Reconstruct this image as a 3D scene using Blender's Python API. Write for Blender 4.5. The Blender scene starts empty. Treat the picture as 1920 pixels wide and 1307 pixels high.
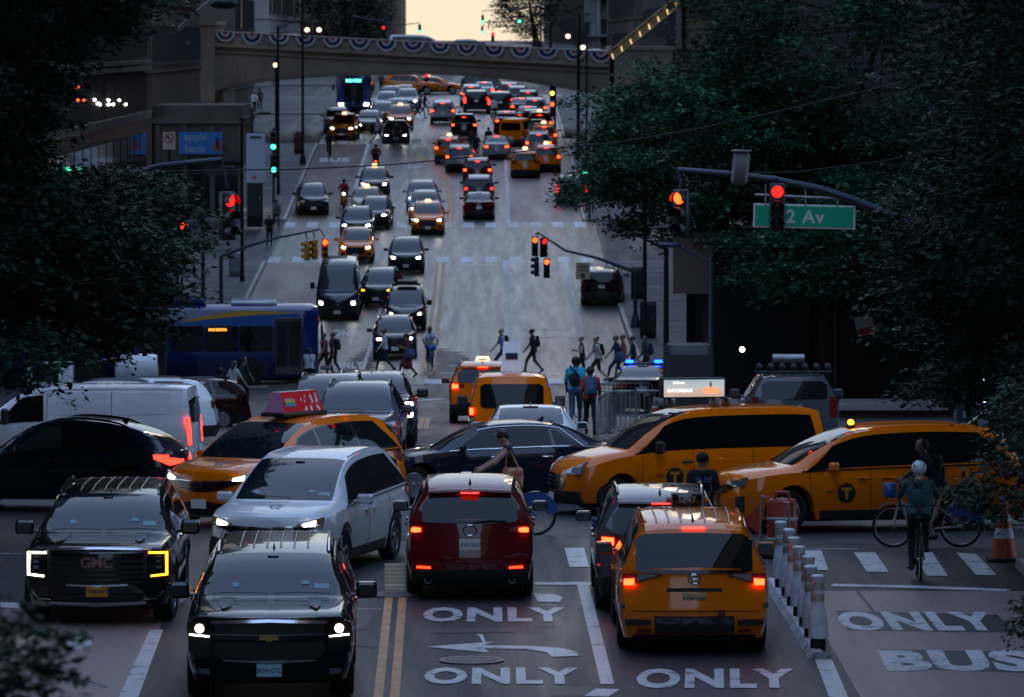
import bpy, bmesh, math, random
import numpy as np
from mathutils import Vector, Matrix
R = math.radians
random.seed(7); rng = np.random.default_rng(7)
scene = bpy.context.scene
C = scene.collection
# ------------------------------------------------------------------ camera, sky, sun, exposure
F = 10000.0; CX, CY = 960.0, 653.5              # focal length and centre in photograph pixels (1920 wide)
cam_d = bpy.data.cameras.new('camera'); cam = bpy.data.objects.new('camera', cam_d); C.objects.link(cam)
cam_d.sensor_width = 36.0; cam_d.lens = F/1920*36.0; cam_d.clip_start = 1.0; cam_d.clip_end = 6000
cam.location = (0, 0, 0)
PITCH = math.atan((CY-73)/F); YAW = -math.atan(48/F)
cam.rotation_euler = (math.pi/2-PITCH, 0, YAW)
cam_d.dof.use_dof = True; cam_d.dof.focus_distance = 82.0; cam_d.dof.aperture_fstop = 5.6
scene.camera = cam
SUN_EL, SUN_AZ = R(18.0), R(-27.0)                # low in the west, left of the street axis (+Y), behind the buildings
world = bpy.data.worlds.new('World'); scene.world = world; world.use_nodes = True
wn = world.node_tree.nodes; wl = world.node_tree.links
bg = wn['Background']; sky = wn.new('ShaderNodeTexSky'); sky.sky_type = 'NISHITA'; sky.sun_disc = False
sky.sun_elevation = SUN_EL; sky.sun_rotation = SUN_AZ; sky.air_density = 1.0; sky.dust_density = 1.0; sky.ozone_density = 4.8
bw_ = wn.new('ShaderNodeRGBToBW'); pw_ = wn.new('ShaderNodeMath'); pw_.operation = 'POWER'; pw_.inputs[1].default_value = -0.94; vm_ = wn.new('ShaderNodeVectorMath'); vm_.operation = 'SCALE'   # flattens the sky's brightness over the whole dome, keeps its colours
wl.new(sky.outputs[0], bw_.inputs[0]); wl.new(bw_.outputs[0], pw_.inputs[0]); wl.new(sky.outputs[0], vm_.inputs[0]); wl.new(pw_.outputs[0], vm_.inputs[3]); hs_ = wn.new('ShaderNodeHueSaturation'); hs_.inputs['Saturation'].default_value = .76; wl.new(vm_.outputs[0], hs_.inputs['Color']); wl.new(hs_.outputs[0], bg.inputs[0]); bg.inputs[1].default_value = 0.15
sun_d = bpy.data.lights.new('sun', 'SUN'); sun = bpy.data.objects.new('sun', sun_d); C.objects.link(sun)
sun_d.energy = 2.0; sun_d.angle = R(0.5); sun_d.color = (1, .86, .68)
sdir = Vector((math.sin(SUN_AZ)*math.cos(SUN_EL), math.cos(SUN_AZ)*math.cos(SUN_EL), math.sin(SUN_EL)))
sun.rotation_euler = sdir.to_track_quat('Z', 'Y').to_euler(); sun.location = sdir*900
vs = scene.view_settings; vs.view_transform = 'Standard'; vs.look = 'None'; vs.gamma = 1; vs.use_curve_mapping = False
vs.exposure = 2.25
cy = scene.cycles
cy.use_denoising = True; cy.max_bounces = 6; cy.diffuse_bounces = 2; cy.glossy_bounces = 3; cy.transmission_bounces = 4
cy.transparent_max_bounces = 6; cy.caustics_reflective = False; cy.caustics_refractive = False; cy.sample_clamp_indirect = 6

# ------------------------------------------------------------------ pixel -> place
CM = cam.rotation_euler.to_matrix()
def pchip(pts):
    x = np.array([p[0] for p in pts], float); y = np.array([p[1] for p in pts], float)
    h = np.diff(x); dl = np.diff(y)/h; m = np.zeros(len(x))
    m[0], m[-1] = dl[0], dl[-1]
    for i in range(1, len(x)-1):
        if dl[i-1]*dl[i] > 0:
            w1, w2 = 2*h[i]+h[i-1], h[i]+2*h[i-1]
            m[i] = (w1+w2)/(w1/dl[i-1]+w2/dl[i])
    def f(t):
        t = min(max(t, x[0]), x[-1]); i = min(max(int(np.searchsorted(x, t, side='right'))-1, 0), len(h)-1)
        s = (t-x[i])/h[i]; s2 = s*s; s3 = s2*s
        return float((2*s3-3*s2+1)*y[i]+(s3-2*s2+s)*h[i]*m[i]+(-2*s3+3*s2)*y[i+1]+(s3-s2)*h[i]*m[i+1])
    return f
def lin(pts):
    xs = [p[0] for p in pts]; ys = [p[1] for p in pts]
    return lambda t: float(np.interp(t, xs, ys))
# depth of the street below the camera along its length: the street dips towards the next avenue and then climbs
prof = pchip([(-60, 8.0), (0, 8.0), (64, 8.0), (77, 8.02), (93, 8.25), (116, 9.0), (145, 10.45), (175, 12.0), (206, 13.0), (222, 13.1), (243, 12.75), (266, 11.85),
              (297, 10.5), (328, 8.8), (350, 7.6), (381, 6.15), (412, 5.3), (443, 4.5), (500, 3.4), (600, 2.3), (800, 0.9), (1300, 0.4), (3000, 0.4)])
def sstep(a, b, x):
    t = min(max((x-a)/(b-a), 0), 1); return t*t*(3-2*t)
def gz(X, Y):
    fall = sstep(105, 165, Y)*(1-sstep(185, 235, Y))*sstep(-2.0, -9.0, X)*0.8
    return -prof(Y)-fall
def ray(px, py):
    return CM @ Vector(((px-CX)/F, -(py-CY)/F, -1.0))
def P(px, py, dz=0.0):
    """point of the ground seen at a photograph pixel"""
    v = ray(px, py); lo = 20.0; y = lo
    while y < 2500:
        X, Z = v.x/v.y*y, v.z/v.y*y
        if Z < gz(X, y): break
        lo = y; y += 1.5 if y < 600 else 10
    hi = y
    for _ in range(30):
        m = (lo+hi)/2
        if v.z/v.y*m < gz(v.x/v.y*m, m): hi = m
        else: lo = m
    return Vector((v.x/v.y*lo, lo, gz(v.x/v.y*lo, lo)+dz))
def Q(px, py, d):
    """point at distance d (along the street) seen at a pixel"""
    v = ray(px, py); return Vector((v.x/v.y*d, d, v.z/v.y*d))

# ------------------------------------------------------------------ materials
MATS = {}
def mat(name, col=(.5, .5, .5), rough=.5, metal=0.0, spec=.5, coat=0.0, emit=None, es=0.0, noise=0.0, nscale=8.0, bump=0.0, bscale=40.0, alpha=1.0, trans=0.0, coord='Object', col2=None, ior=None):
    if name in MATS: return MATS[name]
    m = bpy.data.materials.new(name); m.use_nodes = True; nt = m.node_tree; b = nt.nodes['Principled BSDF']
    b.inputs['Base Color'].default_value = (*col, 1); b.inputs['Roughness'].default_value = rough; b.inputs['Metallic'].default_value = metal
    b.inputs['Specular IOR Level'].default_value = spec; b.inputs['Coat Weight'].default_value = coat; b.inputs['Coat Roughness'].default_value = .04
    b.inputs['Alpha'].default_value = alpha; b.inputs['Transmission Weight'].default_value = trans
    if ior: b.inputs['IOR'].default_value = ior
    if emit: b.inputs['Emission Color'].default_value = (*emit, 1); b.inputs['Emission Strength'].default_value = es
    if noise or bump or col2:
        tc = nt.nodes.new('ShaderNodeTexCoord')
        def ntex(s, det=6):
            n = nt.nodes.new('ShaderNodeTexNoise'); n.inputs['Scale'].default_value = s; n.inputs['Detail'].default_value = det
            nt.links.new(tc.outputs[coord], n.inputs['Vector']); return n
        if noise or col2:
            n = ntex(nscale); mx = nt.nodes.new('ShaderNodeMix'); mx.data_type = 'RGBA'
            c2 = col2 or tuple(c*(1+noise) for c in col); c1 = col if col2 else tuple(c*(1-noise) for c in col)
            mx.inputs[6].default_value = (*c1, 1); mx.inputs[7].default_value = (*[min(c, 1) for c in c2], 1)
            rp = nt.nodes.new('ShaderNodeMapRange'); rp.inputs[1].default_value = .35; rp.inputs[2].default_value = .65
            nt.links.new(n.outputs['Fac'], rp.inputs[0]); nt.links.new(rp.outputs[0], mx.inputs[0]); nt.links.new(mx.outputs[2], b.inputs['Base Color'])
        if bump:
            n = ntex(bscale, 3); bp = nt.nodes.new('ShaderNodeBump'); bp.inputs['Strength'].default_value = bump; bp.inputs['Distance'].default_value = .02
            nt.links.new(n.outputs['Fac'], bp.inputs['Height']); nt.links.new(bp.outputs[0], b.inputs['Normal'])
    MATS[name] = m; return m
def paint(name, col, rough=.35, coat=1.0):
    return mat('paint_'+name, col, rough, coat=coat, spec=.04, noise=.06, nscale=3)
BLACKP = paint('black', (.006, .006, .008), .3); WHITEP = paint('white', (.80, .82, .84)); SILVER = paint('silver', (.34, .35, .37), .3)
GREY = paint('grey', (.075, .08, .09), .3); TAXI = paint('taxi', (.93, .20, .0015), .35); REDP = paint('dark_red', (.14, .004, .008), .3)
NAVY = paint('navy', (.010, .015, .035), .3); BUSBLUE = paint('bus_blue', (.007, .022, .12), .35); MAROON = paint('maroon', (.035, .004, .006), .3)
CREAM = paint('champagne', (.30, .27, .22), .3)
GLASS = mat('glass_dark', (.006, .008, .010), .03, spec=.34)
GLASSW = mat('windshield_glass', (.008, .014, .020), .03, spec=.5, coat=0, ior=1.54)
GLASSL = mat('glass_tint', (.035, .055, .062), .03, spec=.8, coat=.5)
PLASTIC = mat('black_plastic', (.012, .012, .013), .55)
GLOSSB = mat('gloss_black', (.006, .006, .007), .15, coat=.7)
RUBBER = mat('rubber', (.012, .012, .012), .85, noise=.3, nscale=20)
RIM = mat('alloy', (.34, .35, .37), .32, metal=.9); RIMD = mat('alloy_dark', (.05, .05, .055), .35, metal=.8)
RIBM = mat('roof_rib_glint', (.40, .40, .40), .25, metal=.9)  # pale metal stands in for sky glints on body-coloured ribs
CHROME = mat('chrome', (.62, .63, .65), .12, metal=1.0)
UNDER = mat('underbody', (.006, .006, .006), .9)
HEADL = mat('headlight_lit', (.9, .9, .9), .2, emit=(1, .93, .82), es=9); HEADW = mat('headlight_warm', (.9, .8, .6), .2, emit=(1, .78, .46), es=5)
DRL = mat('running_light', (.9, .9, .9), .2, emit=(1, .86, .68), es=3); HEADO = mat('headlight_off', (.28, .30, .33), .1, metal=.5, coat=1)
AMBER = mat('amber_lit', (.8, .3, .02), .3, emit=(1, .26, .01), es=2.2); AMBERO = mat('amber_lens', (.5, .12, .01), .2, coat=1)
TAILR = mat('tail_lit', (.6, .02, .01), .25, emit=(1, .02, .01), es=1.6); TAILB = mat('brake_lit', (.8, .1, .03), .25, emit=(1, .035, .008), es=3.0)
TAILO = mat('tail_lens', (.16, .006, .006), .12, coat=1); CLEARL = mat('clear_lens', (.25, .24, .25), .12, coat=1)
BLUEL = mat('blue_lit', (.1, .4, 1), .3, emit=(.003, .03, 1), es=5)
PLATEY = mat('plate_yellow', (.55, .26, .02), .5); PLATEW = mat('plate_white', (.80, .81, .80), .5); PLATEB = mat('plate_blue', (.40, .68, .74), .5)
PLATET = mat('plate_cream', (.55, .40, .20), .5)
INK = mat('ink', (.02, .02, .05), .6); WHITE = mat('white_print', (.7, .7, .7), .5); YELLOWT = mat('taxi_print', (.62, .24, .01), .4)
METALD = mat('dark_metal', (.02, .025, .03), .45, metal=.3); METALB = mat('blue_steel', (.045, .07, .10), .4, metal=.4); STEEL = mat('galvanised', (.30, .31, .32), .45, metal=.8, noise=.2)

# ------------------------------------------------------------------ mesh helpers
def link(name, me, m=None, parent=None, loc=None):
    o = bpy.data.objects.new(name, me); C.objects.link(o)
    if m is not None and me is not None:
        for k in (m if isinstance(m, (list, tuple)) else [m]): me.materials.append(k)
    if parent is not None: o.parent = parent
    if loc is not None: o.location = loc
    return o
def pyd(name, vs_, fs, smooth=None, mi=None):
    me = bpy.data.meshes.new(name); me.from_pydata([tuple(v) for v in vs_], [], fs); me.update()
    if mi is not None: me.polygons.foreach_set('material_index', mi)
    if smooth is not None:
        me.polygons.foreach_set('use_smooth', [True]*len(me.polygons)); me.set_sharp_from_angle(angle=R(smooth))
    return me
class MB:
    """collects shapes into one mesh"""
    def __init__(s): s.v = []; s.f = []; s.m = []
    def add(s, vs_, fs, mi=0):
        n = len(s.v); s.v += [tuple(v) for v in vs_]; s.f += [tuple(i+n for i in f) for f in fs]; s.m += [mi]*len(fs); return s
    def box(s, c, d, mi=0, rot=None, taper=1.0):
        cx, cy_, cz = c; x, y, z = d[0]/2, d[1]/2, d[2]/2; t = taper
        vv = [(-x, -y, -z), (x, -y, -z), (x, y, -z), (-x, y, -z), (-x*t, -y*t, z), (x*t, -y*t, z), (x*t, y*t, z), (-x*t, y*t, z)]
        if rot is not None: vv = [rot @ Vector(v) for v in vv]
        vv = [(v[0]+cx, v[1]+cy_, v[2]+cz) for v in vv]
        return s.add(vv, [(0, 3, 2, 1), (4, 5, 6, 7), (0, 1, 5, 4), (1, 2, 6, 5), (2, 3, 7, 6), (3, 0, 4, 7)], mi)
    def rbox(s, c, d, r=.02, mi=0, rot=None):
        """box with chamfered vertical and top edges"""
        x, y, z = d[0]/2, d[1]/2, d[2]/2; r = min(r, x*.9, y*.9, z*.9)
        def ring(ix, iy, zz):
            a, b = x-ix, y-iy; q = r
            return [(-a+q, -b, zz), (a-q, -b, zz), (a, -b+q, zz), (a, b-q, zz), (a-q, b, zz), (-a+q, b, zz), (-a, b-q, zz), (-a, -b+q, zz)]
        vv = ring(r*.6, r*.6, -z)+ring(0, 0, -z+r)+ring(0, 0, z-r)+ring(r*.6, r*.6, z)
        ff = [tuple(range(7, -1, -1)), tuple(range(24, 32))]
        for k in range(3):
            for i in range(8): j = (i+1) % 8; ff.append((k*8+i, k*8+j, k*8+8+j, k*8+8+i))
        if rot is not None: vv = [rot @ Vector(v) for v in vv]
        return s.add([(v[0]+c[0], v[1]+c[1], v[2]+c[2]) for v in vv], ff, mi)
    def tube(s, pts, r, n=8, mi=0, cap=True):
        pts = [Vector(p) for p in pts]; rr = r if isinstance(r, (list, tuple)) else [r]*len(pts); vv = []; ff = []
        ref = None
        for i, p in enumerate(pts):
            t = (pts[min(i+1, len(pts)-1)]-pts[max(i-1, 0)]).normalized()
            if ref is None:
                ref = Vector((0, 0, 1)) if abs(t.z) < .9 else Vector((1, 0, 0))
            a = t.cross(ref); a = a.normalized() if a.length > 1e-6 else Vector((1, 0, 0)); b = a.cross(t).normalized(); ref = b
            for k in range(n):
                an = 2*math.pi*k/n; vv.append(p+(a*math.cos(an)+b*math.sin(an))*rr[i])
        for i in range(len(pts)-1):
            for k in range(n): j = (k+1) % n; ff.append((i*n+k, i*n+j, i*n+n+j, i*n+n+k))
        if cap: ff.append(tuple(range(n-1, -1, -1))); ff.append(tuple(range((len(pts)-1)*n, len(pts)*n)))
        return s.add(vv, ff, mi)
    def lathe(s, prf, n=20, axis='z', c=(0, 0, 0), mi=0, closed=False):
        vv = []; ff = []; m = len(prf)
        for k in range(n):
            a = 2*math.pi*k/n
            for (r, h) in prf:
                p = (r*math.cos(a), r*math.sin(a), h)
                if axis == 'x': p = (h, r*math.cos(a), r*math.sin(a))
                if axis == 'y': p = (r*math.sin(a), h, r*math.cos(a))
                vv.append((p[0]+c[0], p[1]+c[1], p[2]+c[2]))
        for k in range(n):
            j = (k+1) % n
            for i in range(m if closed else m-1):
                i2 = (i+1) % m; ff.append((k*m+i, j*m+i, j*m+i2, k*m+i2))
        return s.add(vv, ff, mi)
    def grid(s, g, mi=0, flip=False):
        ni, nj = len(g), len(g[0]); vv = [p for row in g for p in row]; ff = []
        for i in range(ni-1):
            for j in range(nj-1):
                q = (i*nj+j, i*nj+j+1, (i+1)*nj+j+1, (i+1)*nj+j); ff.append(q[::-1] if flip else q)
        return s.add(vv, ff, mi)
    def shell(s, g, back, mi=0):
        """grid of points plus a skirt to the matching grid 'back'"""
        ni, nj = len(g), len(g[0]); idx = lambda i, j: i*nj+j
        vv = [p for row in g for p in row]; ff = []
        for i in range(ni-1):
            for j in range(nj-1): ff.append((idx(i, j), idx(i, j+1), idx(i+1, j+1), idx(i+1, j)))
        bd = [(0, j) for j in range(nj)]+[(i, nj-1) for i in range(1, ni)]+[(ni-1, j) for j in range(nj-2, -1, -1)]+[(i, 0) for i in range(ni-2, 0, -1)]
        n0 = len(vv); vv += [back[i][j] for i, j in bd]
        for q in range(len(bd)):
            q2 = (q+1) % len(bd); ff.append((idx(*bd[q]), n0+q, n0+q2, idx(*bd[q2])))
        return s.add(vv, ff, mi)
    def ball(s, c, r, n=8, m=6, mi=0, sc=(1, 1, 1)):
        vv = [(0, 0, 1)]; ff = []
        for i in range(1, m):
            a = math.pi*i/m
            for k in range(n): b = 2*math.pi*k/n; vv.append((math.sin(a)*math.cos(b), math.sin(a)*math.sin(b), math.cos(a)))
        vv.append((0, 0, -1)); L = len(vv)-1
        for k in range(n): ff.append((0, 1+k, 1+(k+1) % n)); ff.append((L, 1+(m-2)*n+(k+1) % n, 1+(m-2)*n+k))
        for i in range(m-2):
            for k in range(n): ff.append((1+i*n+k, 1+(i+1)*n+k, 1+(i+1)*n+(k+1) % n, 1+i*n+(k+1) % n))
        return s.add([(c[0]+v[0]*r*sc[0], c[1]+v[1]*r*sc[1], c[2]+v[2]*r*sc[2]) for v in vv], ff, mi)
    def mesh(s, name, smooth=None): return pyd(name, s.v, s.f, smooth, s.m)
    def build(s, name, m=None, parent=None, smooth=None, loc=None): return link(name, s.mesh(name, smooth), m, parent, loc)
def tag(o, label=None, cat=None, group=None, kind=None):
    if label: o['label'] = label
    if cat: o['category'] = cat
    if group: o['group'] = group
    if kind: o['kind'] = kind
    return o
def empty(name, M=None, label=None, cat=None, group=None):
    o = bpy.data.objects.new(name, None); o.empty_display_size = .2; C.objects.link(o)
    if M is not None: o.matrix_world = M if isinstance(M, Matrix) else Matrix.Translation(M)
    return tag(o, label, cat, group)
def fix(me):
    bm = bmesh.new(); bm.from_mesh(me); bmesh.ops.remove_doubles(bm, verts=bm.verts, dist=1e-5); bmesh.ops.recalc_face_normals(bm, faces=bm.faces); bm.to_mesh(me); bm.free(); return me
TXT = {}
def text_mesh(s, size=1.0, bold=.02, res=3, depth=0.0, spacing=1.0):
    """flat lettering centred on the origin in the XY plane"""
    key = (s, size, bold, depth, spacing)
    if key in TXT: return TXT[key].copy()
    cu = bpy.data.curves.new('txt', 'FONT'); cu.body = s; cu.size = size; cu.align_x = 'CENTER'; cu.align_y = 'CENTER'; cu.offset = bold*size; cu.resolution_u = res; cu.extrude = depth
    cu.space_character = spacing
    o = bpy.data.objects.new('txt', cu); C.objects.link(o); dg = bpy.context.evaluated_depsgraph_get()
    me = bpy.data.meshes.new_from_object(o.evaluated_get(dg)); bpy.data.objects.remove(o); bpy.data.curves.remove(cu)
    me.materials.clear(); n = len(me.vertices); co = np.zeros(n*3); me.vertices.foreach_get('co', co); co = co.reshape(-1, 3)
    c = (co.min(0)+co.max(0))/2; co -= c; me.vertices.foreach_set('co', co.ravel()); TXT[key] = me; return me.copy()
def xform(me, fn):
    n = len(me.vertices); co = np.zeros(n*3); me.vertices.foreach_get('co', co); co = co.reshape(-1, 3)
    out = np.array([tuple(fn(*p)) for p in co]); me.vertices.foreach_set('co', out.ravel()); me.update(); return me
# ------------------------------------------------------------------ street surfaces
def surface_mat(name, c1, c2, rough=(.42, .62), streak=(.9, .06), spec=.5, patch=.35, bump=.25, crack=.0, chip=0):
    """worn paving: patches, streaks along the driving direction, oil marks, fine grain"""
    if name in MATS: return MATS[name]
    m = bpy.data.materials.new(name); m.use_nodes = True; nt = m.node_tree; N = nt.nodes; L = nt.links; b = N['Principled BSDF']
    tc = N.new('ShaderNodeTexCoord')
    def nz(scale, vec=(1, 1, 1), det=5, ro=.6):
        mp = N.new('ShaderNodeMapping'); mp.inputs['Scale'].default_value = vec; L.new(tc.outputs['Object'], mp.inputs['Vector'])
        n = N.new('ShaderNodeTexNoise'); n.inputs['Scale'].default_value = scale; n.inputs['Detail'].default_value = det; n.inputs['Roughness'].default_value = ro
        L.new(mp.outputs[0], n.inputs['Vector']); return n.outputs['Fac']
    def rng_(s, a, b_, c=0., d=1.):
        r = N.new('ShaderNodeMapRange'); r.inputs[1].default_value = a; r.inputs[2].default_value = b_; r.inputs[3].default_value = c; r.inputs[4].default_value = d; L.new(s, r.inputs[0]); return r.outputs[0]
    def mul(a, b_):
        q = N.new('ShaderNodeMath'); q.operation = 'MULTIPLY'; L.new(a, q.inputs[0])
        if isinstance(b_, float): q.inputs[1].default_value = b_
        else: L.new(b_, q.inputs[1])
        return q.outputs[0]
    def mixc(f, a, b_):
        x = N.new('ShaderNodeMix'); x.data_type = 'RGBA'; L.new(f, x.inputs[0])
        for s, k in ((a, 6), (b_, 7)):
            if isinstance(s, tuple): x.inputs[k].default_value = (*s, 1)
            else: L.new(s, x.inputs[k])
        return x.outputs[2]
    big = rng_(nz(.16, (1, .35, 1)), .4, .6); st = rng_(nz(streak[0], (1, streak[1], 1), 6, .65), .36, .66); fine = rng_(nz(26, (1, 1, 1), 3, .7), .3, .7)
    col = mixc(mul(big, patch), c1, c2); col = mixc(mul(st, .5), col, c2)
    col = mixc(mul(rng_(nz(.55, (1.2, .5, 1), 7, .7), .62, .74), .40), col, tuple(x*.45 for x in c1))
    g = N.new('ShaderNodeMix'); g.data_type = 'RGBA'; g.blend_type = 'MULTIPLY'; g.inputs[0].default_value = .15 if chip else .45; L.new(col, g.inputs[6]); L.new(fine, g.inputs[7]); col = g.outputs[2]
    if chip:
        col = mixc(mul(rng_(nz(3.2, (1, .8, 1), 9, .78), .56, .60), chip), col, (.035, .038, .045)); col = mixc(mul(rng_(nz(.8, (1, .5, 1), 6, .7), .52, .70), .45), col, tuple(x*.45 for x in c1))
    if crack:
        v = N.new('ShaderNodeTexVoronoi'); v.feature = 'DISTANCE_TO_EDGE'; v.inputs['Scale'].default_value = .22; mp = N.new('ShaderNodeMapping'); L.new(tc.outputs['Object'], mp.inputs['Vector'])
        wv = N.new('ShaderNodeTexNoise'); wv.inputs['Scale'].default_value = 1.3; L.new(tc.outputs['Object'], wv.inputs['Vector'])
        ad = N.new('ShaderNodeVectorMath'); ad.operation = 'ADD'; sc_ = N.new('ShaderNodeVectorMath'); sc_.operation = 'SCALE'; sc_.inputs[3].default_value = 1.6; L.new(wv.outputs['Color'], sc_.inputs[0])
        L.new(mp.outputs[0], ad.inputs[0]); L.new(sc_.outputs[0], ad.inputs[1]); L.new(ad.outputs[0], v.inputs['Vector'])
        cr = rng_(v.outputs['Distance'], .0, .012, 1., 0.); col = mixc(mul(cr, crack), col, (.012, .012, .013))
    L.new(col, b.inputs['Base Color'])
    L.new(rng_(st, 0, 1, rough[1], rough[0]), b.inputs['Roughness']); b.inputs['Specular IOR Level'].default_value = spec
    bp = N.new('ShaderNodeBump'); bp.inputs['Strength'].default_value = bump; bp.inputs['Distance'].default_value = .015; L.new(fine, bp.inputs['Height']); L.new(bp.outputs[0], b.inputs['Normal'])
    MATS[name] = m; return m
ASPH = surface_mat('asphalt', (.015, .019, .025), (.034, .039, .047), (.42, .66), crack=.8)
ASPH_SHEEN = surface_mat('painted_sheen_asphalt', (.075, .075, .076), (.098, .097, .095), (.28, .42), patch=.08, crack=.6, spec=.75, streak=(2.6, .025))  # paler base colour stands in for sky sheen on the middle road
LANE = surface_mat('worn_bus_lane', (.25, .175, .165), (.37, .285, .27), (.38, .55), patch=.7, spec=.7)
LANER = surface_mat('red_bus_lane', (.13, .055, .055), (.17, .11, .105), (.42, .6), patch=.7)
LANEC = surface_mat('bleached_lane', (.17, .165, .16), (.26, .25, .24), (.26, .42), patch=.1, spec=.9, streak=(2.6, .025))
WALK = surface_mat('sidewalk_concrete', (.17, .17, .17), (.25, .25, .245), (.6, .8), streak=(.7, .8))
KERB = mat('kerb_granite', (.33, .33, .32), .45, noise=.2, nscale=4)
PAINTW = surface_mat('road_white', (.56, .59, .60), (.72, .74, .75), (.4, .55), bump=.1, chip=.85)
PAINTD = surface_mat('road_white_worn', (.40, .42, .44), (.80, .82, .84), (.4, .55), streak=(5, .5), patch=1., chip=.8)
PAINTY = surface_mat('road_yellow', (.50, .21, .04), (.64, .31, .08), (.4, .55), streak=(4, .4), chip=.6)
DARKPATCH = surface_mat('dark_backing', (.03, .035, .042), (.05, .055, .062), (.45, .6))

def sheet(name, xs, ys, dz, m, parent=None, kind=None):
    vv = [(x, y, gz(x, y)+dz) for y in ys for x in xs]; n = len(xs)
    ff = [(j*n+i, j*n+i+1, (j+1)*n+i+1, (j+1)*n+i) for j in range(len(ys)-1) for i in range(n-1)]
    o = link(name, pyd(name, vv, ff, 60), m, parent)
    if kind: o['kind'] = kind
    return o
YS = list(np.arange(-60, 36, 6.0))+list(np.arange(36, 120, 1.0))+list(np.arange(120, 460, 2.0))+list(np.arange(460, 1300, 20.0))
tag(sheet('ground', [-3000, -600, -90, 0, 90, 600, 3000], [-800, -60, 60, 150, 200, 240, 280, 340, 400, 500, 700, 1300, 3000], -1.2, mat('earth', (.05, .05, .05), .9, noise=.3)), kind='structure')
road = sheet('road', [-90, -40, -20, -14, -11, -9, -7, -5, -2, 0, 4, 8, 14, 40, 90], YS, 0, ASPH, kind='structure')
def strip_pts(pts, w, name, m, dz=.010, step=1.5):
    """line of paint through ground points"""
    fine = []
    for a, b in zip(pts[:-1], pts[1:]):
        n = max(1, int((b-a).length/step))
        for k in range(n): fine.append(a.lerp(b, k/n))
    fine.append(pts[-1]); vv = []; ff = []
    for i, p in enumerate(fine):
        t = (fine[min(i+1, len(fine)-1)]-fine[max(i-1, 0)]); t.z = 0; t.normalize(); s = Vector((t.y, -t.x, 0))*w/2
        for q in (p-s, p+s): vv.append((q.x, q.y, gz(q.x, q.y)+dz))
    for i in range(len(fine)-1): ff.append((2*i, 2*i+1, 2*i+3, 2*i+2))
    return link(name, pyd(name, vv, ff), m, road)
def line_px(pts, w, m=PAINTW, name='lane_line', dz=.010): return strip_pts([P(*p) for p in pts], w, name, m, dz)
def line_w(x0, y0, x1, y1, w, m=PAINTW, name='lane_line', dz=.010): return strip_pts([Vector((x0, y0, gz(x0, y0))), Vector((x1, y1, gz(x1, y1)))], w, name, m, dz)
def poly_px(pts, m=PAINTW, name='road_marking', dz=.010):
    bm = bmesh.new(); bm.faces.new([bm.verts.new(P(*p, dz)) for p in pts]); bmesh.ops.triangulate(bm, faces=bm.faces[:]); bmesh.ops.subdivide_edges(bm, edges=bm.edges[:], cuts=2, use_grid_fill=True)
    bmesh.ops.recalc_face_normals(bm, faces=bm.faces[:])
    for v in bm.verts: v.co.z = gz(v.co.x, v.co.y)+dz
    me = bpy.data.meshes.new(name); bm.to_mesh(me); bm.free(); return link(name, me, m, road)
def word_px(s, x0, x1, y0, y1, m=PAINTW, name='painted_word', skew=0.0, dz=.011, bold=.03):
    me = text_mesh(s, 1.0, bold, 3, 0, 1.1); co = np.array([v.co for v in me.vertices]); mx = co.max(0)
    def fn(x, y, z):
        u, v = x/mx[0], y/mx[1]; px = (x0+x1)/2+u*(x1-x0)/2*(1-v*.018)+skew*v; p = P(px, (y0+y1)/2-v*(y1-y0)/2); return (p.x, p.y, p.z+dz)
    return link(name, xform(me, fn), m, road)
def bars(ya, yb, xa, xb, m=PAINTD, w=.62, gap=1.25, name='crosswalk_bar'):
    x = xa
    while x < xb: line_w(x, ya, x, yb, w, m, name, .010); x += gap
# coloured lanes
sheet('bus_lane', [-10.2, -8, -6, -4.45], list(np.arange(-20, 36, 4.0))+list(np.arange(36, 74.6, 1.0))+[74.8], .005, LANE, road)
sheet('bus_lane', [4.55, 6, 7.9], list(np.arange(-20, 36, 4.0))+list(np.arange(36, 77.1, 1.0))+[77.2], .005, LANE, road)
sheet('bus_lane', [-11.2, -9.5, -8.0], list(np.arange(304, 362, 2.0)), .005, LANER, road)
sheet('bus_lane', [-11.2, -9.5, -7.4], list(np.arange(206, 276, 2.0)), .005, LANE, road)
sheet('bus_lane', [1.05, 2.5, 4.05], list(np.arange(200, 277, 2.0)), .005, LANEC, road)
sheet('bus_lane', [1.3, 2.5, 4.2], list(np.arange(301, 362, 2.0)), .005, LANE, road)
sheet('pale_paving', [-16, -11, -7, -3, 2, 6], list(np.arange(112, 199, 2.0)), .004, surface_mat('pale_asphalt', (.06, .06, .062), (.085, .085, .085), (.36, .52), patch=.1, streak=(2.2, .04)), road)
sheet('painted_sheen_paving', [-11.25, -9, -6, -3, 0, 3, 6.1], list(np.arange(199, 440, 2.0)), .003, ASPH_SHEEN, road)  # lighter sheet, the reflected sky is put into its colour
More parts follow.
